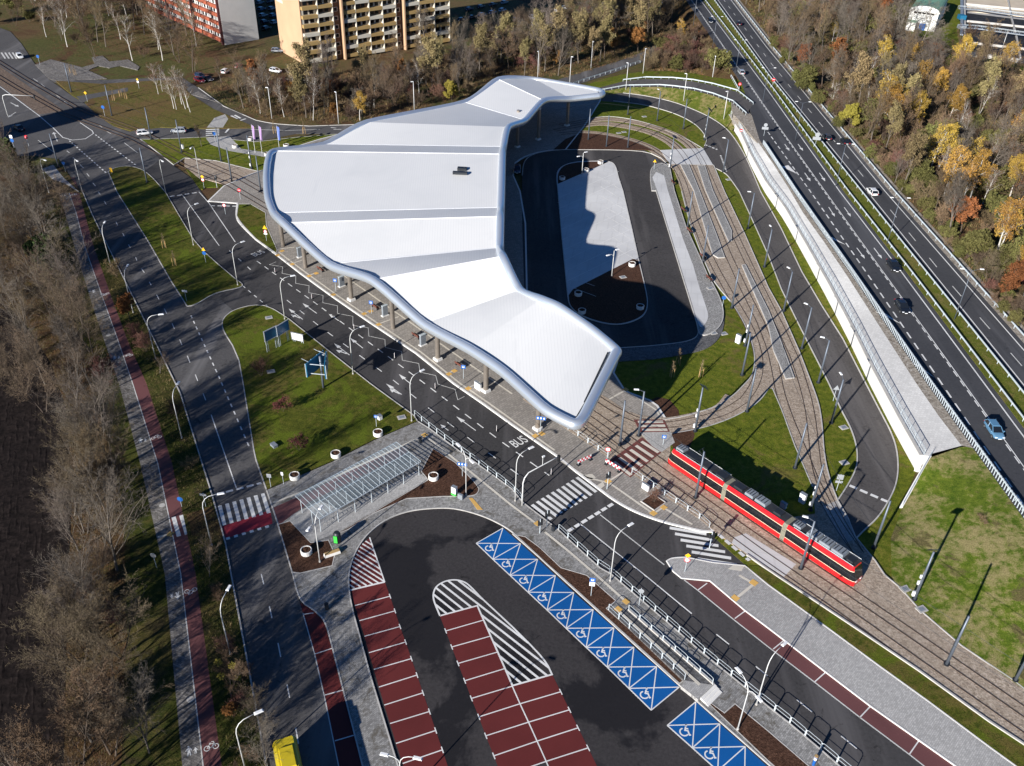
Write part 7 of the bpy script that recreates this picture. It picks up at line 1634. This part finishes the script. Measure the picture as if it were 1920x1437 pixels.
def wood(s, n, dmin, mix_, where, z=-.08, seed=1, hs=None):
    rg = random.Random(seed); poly = F(s, z); kinds = [k for k, w_ in mix_ for _ in range(w_)]
    for q in scatter(poly, n, dmin, rg):
        k = rg.choice(kinds); q.z = z; h = rg.uniform(*(hs or {}).get(k, {'pale_tree': (9, 15), 'bare_tree': (7, 12), 'tan_tree': (5, 9), 'bare_shrub': (2.2, 4.6), 'gold_birch': (7, 11), 'birch_tree': (7, 11), 'olive_bush': (3, 5.5), 'rust_tree': (5, 9), 'yellow_tree': (5, 8), 'evergreen_bush': (3, 5), 'crimson_shrub': (2, 3)}[k]))
        plant(k, q, 0, h, LBL[k]+' '+where, LBL[k]+' '+where)
# upper left park wood
wood("60,-10 280,-10 300,32 400,98 372,140 300,128 262,126 170,112 110,100 70,60", 58, 4.2, [('bare_tree', 6), ('birch_tree', 2), ('tan_tree', 1), ('bare_shrub', 1)], 'in the park left of the red block', seed=5, hs={'bare_tree': (12, 18), 'birch_tree': (11, 16)})
wood("-80,-20 60,-20 70,60 40,80 10,58 -80,20", 12, 6, [('bare_tree', 4), ('olive_bush', 1)], 'in the uppermost left corner', seed=6, hs={'bare_tree': (8, 13)})
# wood behind the terminal
wood("455,182 480,165 540,160 600,168 700,150 850,112 900,85 1000,66 1060,66 1000,120 930,140 868,186 690,226 600,230 500,221 440,200 455,205", 170, 2.9, [('bare_tree', 4), ('bare_shrub', 7), ('tan_tree', 3), ('birch_tree', 1), ('rust_tree', 1), ('pale_tree', 1)], 'in the wood behind the terminal', seed=7, hs={'bare_tree': (7, 12), 'bare_shrub': (3, 6), 'tan_tree': (6, 10), 'rust_tree': (4, 7)})
wood("1000,120 1060,62 1120,20 1240,-10 1290,-5 1290,20 1230,72 1200,100 1100,128 1040,146 960,146", 100, 3.2, [('bare_tree', 3), ('pale_tree', 7), ('tan_tree', 3), ('bare_shrub', 4), ('rust_tree', 1)], 'in the wood beside the old slip road', seed=8, hs={'bare_tree': (11, 17), 'tan_tree': (10, 15), 'bare_shrub': (3.5, 6.5)})
wood("1215,118 1262,86 1300,62 1335,110 1360,138 1330,143 1260,133 1210,132", 60, 2.2, [('bare_shrub', 9), ('bare_tree', 2), ('olive_bush', 1)], 'in the thicket inside the slip road', .3, seed=9, hs={'bare_tree': (5, 8), 'bare_shrub': (3, 5.5)})
# wood right of the motorway
wood("1388,-10 1685,-10 1685,60 1700,95 1740,108 1790,125 1700,130 1640,140 1560,180 1500,165 1440,80", 125, 4.0, [('bare_tree', 7), ('bare_shrub', 5), ('rust_tree', 2), ('olive_bush', 2), ('tan_tree', 2)], 'in the upper wood right of the motorway', HM-.12, seed=10, hs={'bare_tree': (10, 16), 'bare_shrub': (3.5, 6.5), 'olive_bush': (4, 7), 'rust_tree': (7, 12), 'tan_tree': (8, 13)})
wood("1500,168 1560,180 1640,145 1700,132 1790,128 1840,142 1960,172 1990,330 1980,640 1925,640 1850,555 1670,338", 230, 3.1, [('bare_tree', 6), ('bare_shrub', 7), ('tan_tree', 3), ('pale_tree', 2), ('olive_bush', 4), ('gold_birch', 2), ('birch_tree', 2), ('rust_tree', 1)], 'in the wood right of the motorway', HM-.12, seed=11, hs={'bare_tree': (9, 15), 'bare_shrub': (3, 6), 'olive_bush': (3, 6.5), 'gold_birch': (9, 13)})
wood("1440,82 1500,170 1670,340 1850,558 1925,645 1990,640 1860,520 1680,300 1510,140 1450,70", 80, 2.3, [('olive_bush', 6), ('bare_shrub', 5)], 'along the fence line of the motorway', HM-.12, seed=12, hs={'olive_bush': (1.8, 3.2), 'bare_shrub': (1.8, 3.0)})
# hedgerow between field and path
wood("-60,330 60,335 100,400 150,560 190,700 215,820 225,960 228,1077 225,1250 215,1437 160,1437 142,1200 140,1077 145,950 140,860 118,720 60,600 -60,560", 78, 2.5, [('tan_tree', 8), ('bare_tree', 2), ('bare_shrub', 4)], 'in the hedgerow between the field and the footpath', seed=13, hs={'tan_tree': (8, 13), 'bare_tree': (8, 13), 'bare_shrub': (2.5, 4.5)})
wood("140,860 215,820 226,960 230,1077 228,1250 220,1437 150,1437 142,1200 138,1077", 30, 1.9, [('tan_tree', 6), ('bare_shrub', 3)], 'in the lower hedgerow beside the footpath', seed=23, hs={'tan_tree': (7, 11), 'bare_shrub': (2, 4)})
wood("-60,540 0,560 60,600 100,680 122,760 118,830 70,800 20,760 -60,720", 16, 2.6, [('tan_tree', 5), ('bare_shrub', 3)], 'at the upper corner of the ploughed field', seed=24, hs={'tan_tree': (6, 10), 'bare_shrub': (2, 4)})
wood("60,1460 200,1450 225,1700 60,1700", 6, 3.0, [('tan_tree', 3), ('bare_tree', 3)], 'below the bottom edge beside the footpath', seed=14, hs={'tan_tree': (9, 12), 'bare_tree': (10, 14)})
wood("405,1100 430,1100 470,1290 520,1500 440,1500 425,1300", 9, 2.5, [('bare_shrub', 3), ('tan_tree', 1)], 'on the verge between cycle path and road, lower part', seed=15, hs={'bare_shrub': (1.5, 2.6), 'tan_tree': (4, 5.5)})
# single trees and shrubs
for k, x, y, h, lb, z in (
 ('gold_birch', 675, 226, 8.0, 'golden birch in front of the wood behind the roof', -.05), ('birch_tree', 533, 220, 10, 'tall white birch above the flags', -.05), ('bare_tree', 610, 170, 15, 'tall slender bare tree in front of the orange block', -.05), ('yellow_tree', 848, 192, 5.5, 'willow with yellow-green leaves behind the roof', -.05), ('bare_tree', 800, 92, 14, 'big forked bare tree in front of the right end of the orange block', -.05), ('bare_tree', 582, 227, 7, 'bare tree on the bank left of the golden birch', -.05),
 ('bare_tree', 415, 155, 7, 'broad bare tree above the parked cars', -.05), ('rust_tree', 478, 165, 8, 'reddish-brown tree below the white gable', -.05), ('bare_tree', 378, 275, 5, 'small leafless tree on the flagpole lawn', .1), ('bare_tree', 366, 135, 6, 'slim bare tree beside the dark parked cars', -.05),
 ('gold_birch', 1275, 84, 8.5, 'golden pointed birch beside the motorway at the top', .2), ('olive_bush', 1338, 138, 6.5, 'large olive bush beside the slip road merge', 2.5), ('rust_tree', 1310, 84, 4.5, 'orange-brown shrub beside the motorway at the top', .5), ('yellow_tree', 1205, 55, 5, 'yellow-tipped tree beside the lamp in the upper wood', -.05),
 ('yellow_tree', 1588, 244, 6.5, 'bright yellow-green tree at the edge of the motorway wood', HM-.1), ('gold_birch', 1648, 235, 14.0, 'golden birch left of the cluster in the motorway wood', HM-.1), ('gold_birch', 1664, 250, 12.6, 'golden birch at the middle of the cluster in the motorway wood', HM-.1), ('gold_birch', 1680, 243, 11.2, 'golden birch right of the cluster in the motorway wood', HM-.1), ('gold_birch', 1560, 78, 7, 'small golden birch high in the motorway wood', HM-.1), ('gold_birch', 1705, 250, 11.2, 'golden leaning birch beside the grey poles in the motorway wood', HM-.1),
 ('gold_birch', 1740, 330, 12.6, 'golden birch in the middle of the right-hand wood', HM-.1), ('gold_birch', 1768, 325, 11.9, 'golden birch right of the middle one in the right-hand wood', HM-.1), ('gold_birch', 1800, 345, 11.2, 'golden birch with a low crown in the right-hand wood', HM-.1), ('gold_birch', 1822, 352, 7.5, 'rightmost golden birch of the middle wood', HM-.1), ('gold_birch', 1868, 475, 11.9, 'golden birch standing alone at the right edge', HM-.1), ('birch_tree', 1560, 165, 9, 'white birch with spreading bare crown near the motorway', HM-.1), ('crimson_shrub', 1905, 540, 3.6, 'crimson shrub at the right edge of the wood', HM-.1), ('crimson_shrub', 1862, 492, 2.0, 'small crimson shrub left of the lone golden birch', HM-.1), ('rust_tree', 1880, 215, 4, 'rusty shrubs beside the fence at the right edge', HM-.1),
 ('evergreen_bush', 95, 505, 6.0, 'big olive-green bush in the hedgerow beside the footpath', -.05), ('evergreen_bush', 15, 305, 5, 'dark conifer bush at the left edge junction', .05), ('olive_bush', 52, 330, 3, 'bright green bush at the left corner', .05), ('rust_tree', 245, 600, 5.5, 'large reddish shrub round the second lamp of the cycle path', .05), ('bare_shrub', 220, 520, 3.5, 'reddish bare shrub at the upper cycle path verge', .05), ('bare_shrub', 262, 640, 3.2, 'brown shrub below the large reddish one on the verge', .05), ('tan_tree', 300, 700, 4.0, 'grey-tan shrub on the verge beside the dashed junction line', .05), ('bare_shrub', 275, 660, 3.2, 'tan shrub beside the third cycle path lamp', .05), ('bare_shrub', 330, 780, 2.4, 'low brown shrub beside the kerb on the narrow verge', .05), ('bare_shrub', 358, 880, 2.2, 'small thorny shrub on the verge above the zebra crossing', .05),
 ('tan_tree', 393, 1082, 5.0, 'bushy tan tree below the zebra crossing beside the cycle path', .05), ('bare_tree', 432, 1305, 7.0, 'bare tree with mistletoe balls beside the cycle path', .05), ('rust_tree', 438, 1345, 2.6, 'small orange-red shrub on the lower verge', .05), ('tan_tree', 280, 1412, 8.0, 'big spreading bare tree at the bottom left of the footpath', -.05), ('rust_tree', 165, 1120, 3.5, 'rusty bush at the field edge with golden leaves', -.05), ('yellow_tree', 142, 1165, 2.6, 'golden leafy scrub at the field edge', -.05),
 ('crimson_shrub', 531, 772, 2.6, 'reddish young tree on the billboard lawn, upper one', .1), ('crimson_shrub', 561, 846, 2.6, 'crimson young tree on the billboard lawn above the planter', .1), ('bare_shrub', 490, 705, 2.8, 'reddish bare shrub at the left of the billboard lawn', .1), ('bare_shrub', 1226, 941, 1.8, 'small bare shrub in the pavement planting pit', .2), ('bare_shrub', 1838, 985, 1.6, 'tiny bare sapling on the grass bank', 2.0),
 ('olive_bush', 24, 27, 6, 'yellow-green tree in the upper left corner', -.05)):
    plant(k, x, y, h, lb, z=z)
# birch clump
for i, (x, y, h) in enumerate(((326, 204, 10), (331, 206, 9), (341, 196, 10), (348, 205, 11), (352, 202, 9), (357, 211, 10), (297, 177, 9), (305, 172, 8))):
    plant('birch_tree', x, y, h, ('white birch third from the left in the clump on the dry lawn', 'white birch fourth from the left in the clump on the dry lawn', 'white birch in the middle of the clump on the dry lawn', 'tallest white birch of the clump on the dry lawn', 'short white birch second from the right in the clump on the dry lawn', 'rightmost white birch of the clump on the dry lawn', 'leftmost white birch by the path above the dry lawn', 'second white birch from the left by the path above the dry lawn')[i], 'birch clump on the dry lawn', .05)
# mistletoe
mtl = MB(); rq = random.Random(8)
mo = P(432, 1305, .05)
for c in ((.9, .3, 5.0), (-.7, .5, 5.2), (1.5, -.4, 3.9), (-.2, -.6, 4.3)):
    for k in range(160):
        v = Vector((rq.gauss(0, 1), rq.gauss(0, 1), rq.gauss(0, 1))).normalized(); q = Vector(c)+v*rq.uniform(.1, .42); u = rnd_perp(rq, v); mtl.add([q-u*.05, q+u*.05, q+v*.14], [(0, 1, 2)])
tag(mtl.build('mistletoe', 'leaf_yellow', None, (0, 0, 0)), 'yellow-green mistletoe balls in the bare tree by the cycle path', 'mistletoe').location = mo
# staked saplings
r = empty('staked_sapling'); MB().tube([(0, 0, 0), (.05, 0, 3.4)], [.04, .015], 5).build('trunk', 'bark_grey', r)
for k in range(3): a = k*2.1; MB().tube([(.4*math.cos(a), .4*math.sin(a), 0), (.4*math.cos(a), .4*math.sin(a), 1.7)], .05, 6).build('stake', 'wood_stake', r)
cb = MB(); rq = random.Random(4)
for k in range(140):
    z = rq.uniform(1.3, 3.6); a = rq.uniform(0, 6.28); d = Vector((math.cos(a), math.sin(a), .9)); p = Vector((.03, 0, z-.3)); q = p+d*rq.uniform(.2, .65)*(1.25-(z-1.3)/3); u = rnd_perp(rq, d.normalized())*.02; cb.add([p-u, p+u, q], [(0, 1, 2)])
cb.build('crown', 'twig_tan', r); sap = Proto(r)
for x, y, z, lb in ((1259, 708, .05, 'staked sapling in the roof shade, lower of two'), (1271, 684, .05, 'staked sapling at the edge of the roof shade, upper of two'), (1313, 706, .05, 'staked sapling standing in the sun inside the loop'), (328, 498, .1, 'staked sapling low on the long lawn island'), (309, 465, .1, 'staked sapling high on the long lawn island'), (133, 137, .1, 'staked saplings on the corner bed, left one'), (141, 141, .1, 'staked sapling on the corner bed, right one'), (214, 189, .1, 'staked sapling on the dry lawn, left of three'), (226, 181, .1, 'staked sapling on the dry lawn, middle of three'), (237, 186, .1, 'staked sapling on the dry lawn, right of three'), (514, 250, .1, 'staked sapling beside the blue flag'), (570, 251, .1, 'staked sapling on the lawn behind the roof')):
    sap.put(P(x, y, z), vr.uniform(0, 6), 1.0, lb, 'staked saplings', 'tree')
# ---------------------------------------------------------------- undergrowth
def brush(name, s, n, h, mats, z, label, seed, wdt=.03):
    rg = random.Random(seed); poly = F(s, z); xs = [p.x for p in poly]; ys = [p.y for p in poly]; mb = MB(); k = 0
    while k < n:
        cx, cy = rg.uniform(min(xs), max(xs)), rg.uniform(min(ys), max(ys))
        if not inpoly(Vector((cx, cy, 0)), poly): continue
        mi = rg.randrange(len(mats)); hh = h*rg.uniform(.4, 1.3)
        for _ in range(rg.randrange(6, 16)):
            a = rg.uniform(0, 6.28); x, y = cx+rg.gauss(0, .35), cy+rg.gauss(0, .35); t = hh*rg.uniform(.5, 1.2); ln = rg.uniform(.1, .8)*t; ww = wdt*rg.uniform(.6, 1.6); ca, sa = math.cos(a), math.sin(a)
            mb.add([(x-sa*ww, y+ca*ww, z), (x+sa*ww, y-ca*ww, z), (x+ca*ln, y+sa*ln, z+t)], [(0, 1, 2)], mi); k += 1
    o = mb.build(name, mats); return tag(o, label, 'undergrowth', None, 'stuff')
brush('undergrowth', "380,170 470,120 540,142 700,128 850,95 1000,62 1240,-10 1290,5 1220,100 1060,148 930,140 868,186 690,228 600,232 500,223 440,205", 70000, .8, ['dry_brown', 'dry_grass', 'twig_dark'], -.1, 'brown undergrowth and fallen stems in the wood behind the terminal', 1)
brush('undergrowth', "1388,-10 1700,-10 1698,50 1720,72 1800,112 1960,135 1990,640 1925,645 1850,555 1670,338 1500,168 1440,82", 95000, .8, ['dry_brown', 'dry_grass', 'leaf_olive', 'twig_dark'], HM-.14, 'brown and olive undergrowth in the wood right of the motorway', 2)
brush('undergrowth', "-60,330 60,335 105,400 160,560 200,700 225,820 240,960 240,1077 235,1250 225,1500 125,1500 130,1200 134,950 132,860 112,720 60,600 -60,560", 110000, .34, ['dry_grass', 'dry_brown', 'leaf_olive', 'dry_brown', 'twig_grey'], -.06, 'dry tan grass and scrub in the hedgerow beside the field', 3, .013)
brush('undergrowth', "1210,132 1262,86 1300,58 1340,110 1366,140 1330,145 1260,135", 14000, .7, ['dry_brown', 'dry_grass'], .2, 'dry scrub in the thicket inside the slip road', 4)
brush('undergrowth', "60,-10 280,-10 300,32 400,98 372,140 300,128 262,126 170,112 110,100 70,60", 16000, .4, ['leaf_olive', 'dry_brown'], -.1, 'rough grass and leaves under the trees left of the red block', 5)
brush('bank_tufts', "1745,870 1800,850 1930,1010 1960,1260 1860,1230 1700,1100 1690,1010 1700,955", 1, .2, ['dry_grass', 'leaf_olive'], .2, 'tufts of dry grass on the motorway bank', 6) if False else None
brush('verge_tufts', "160,400 172,405 338,740 398,930 420,1010 437,1097 473,1290 500,1437 430,1437 370,1077 325,870 277,720 240,635 212,560 178,460", 14000, .25, ['leaf_olive', 'dry_grass'], .05, 'rough tufted grass on the verge between cycle path and road', 7)
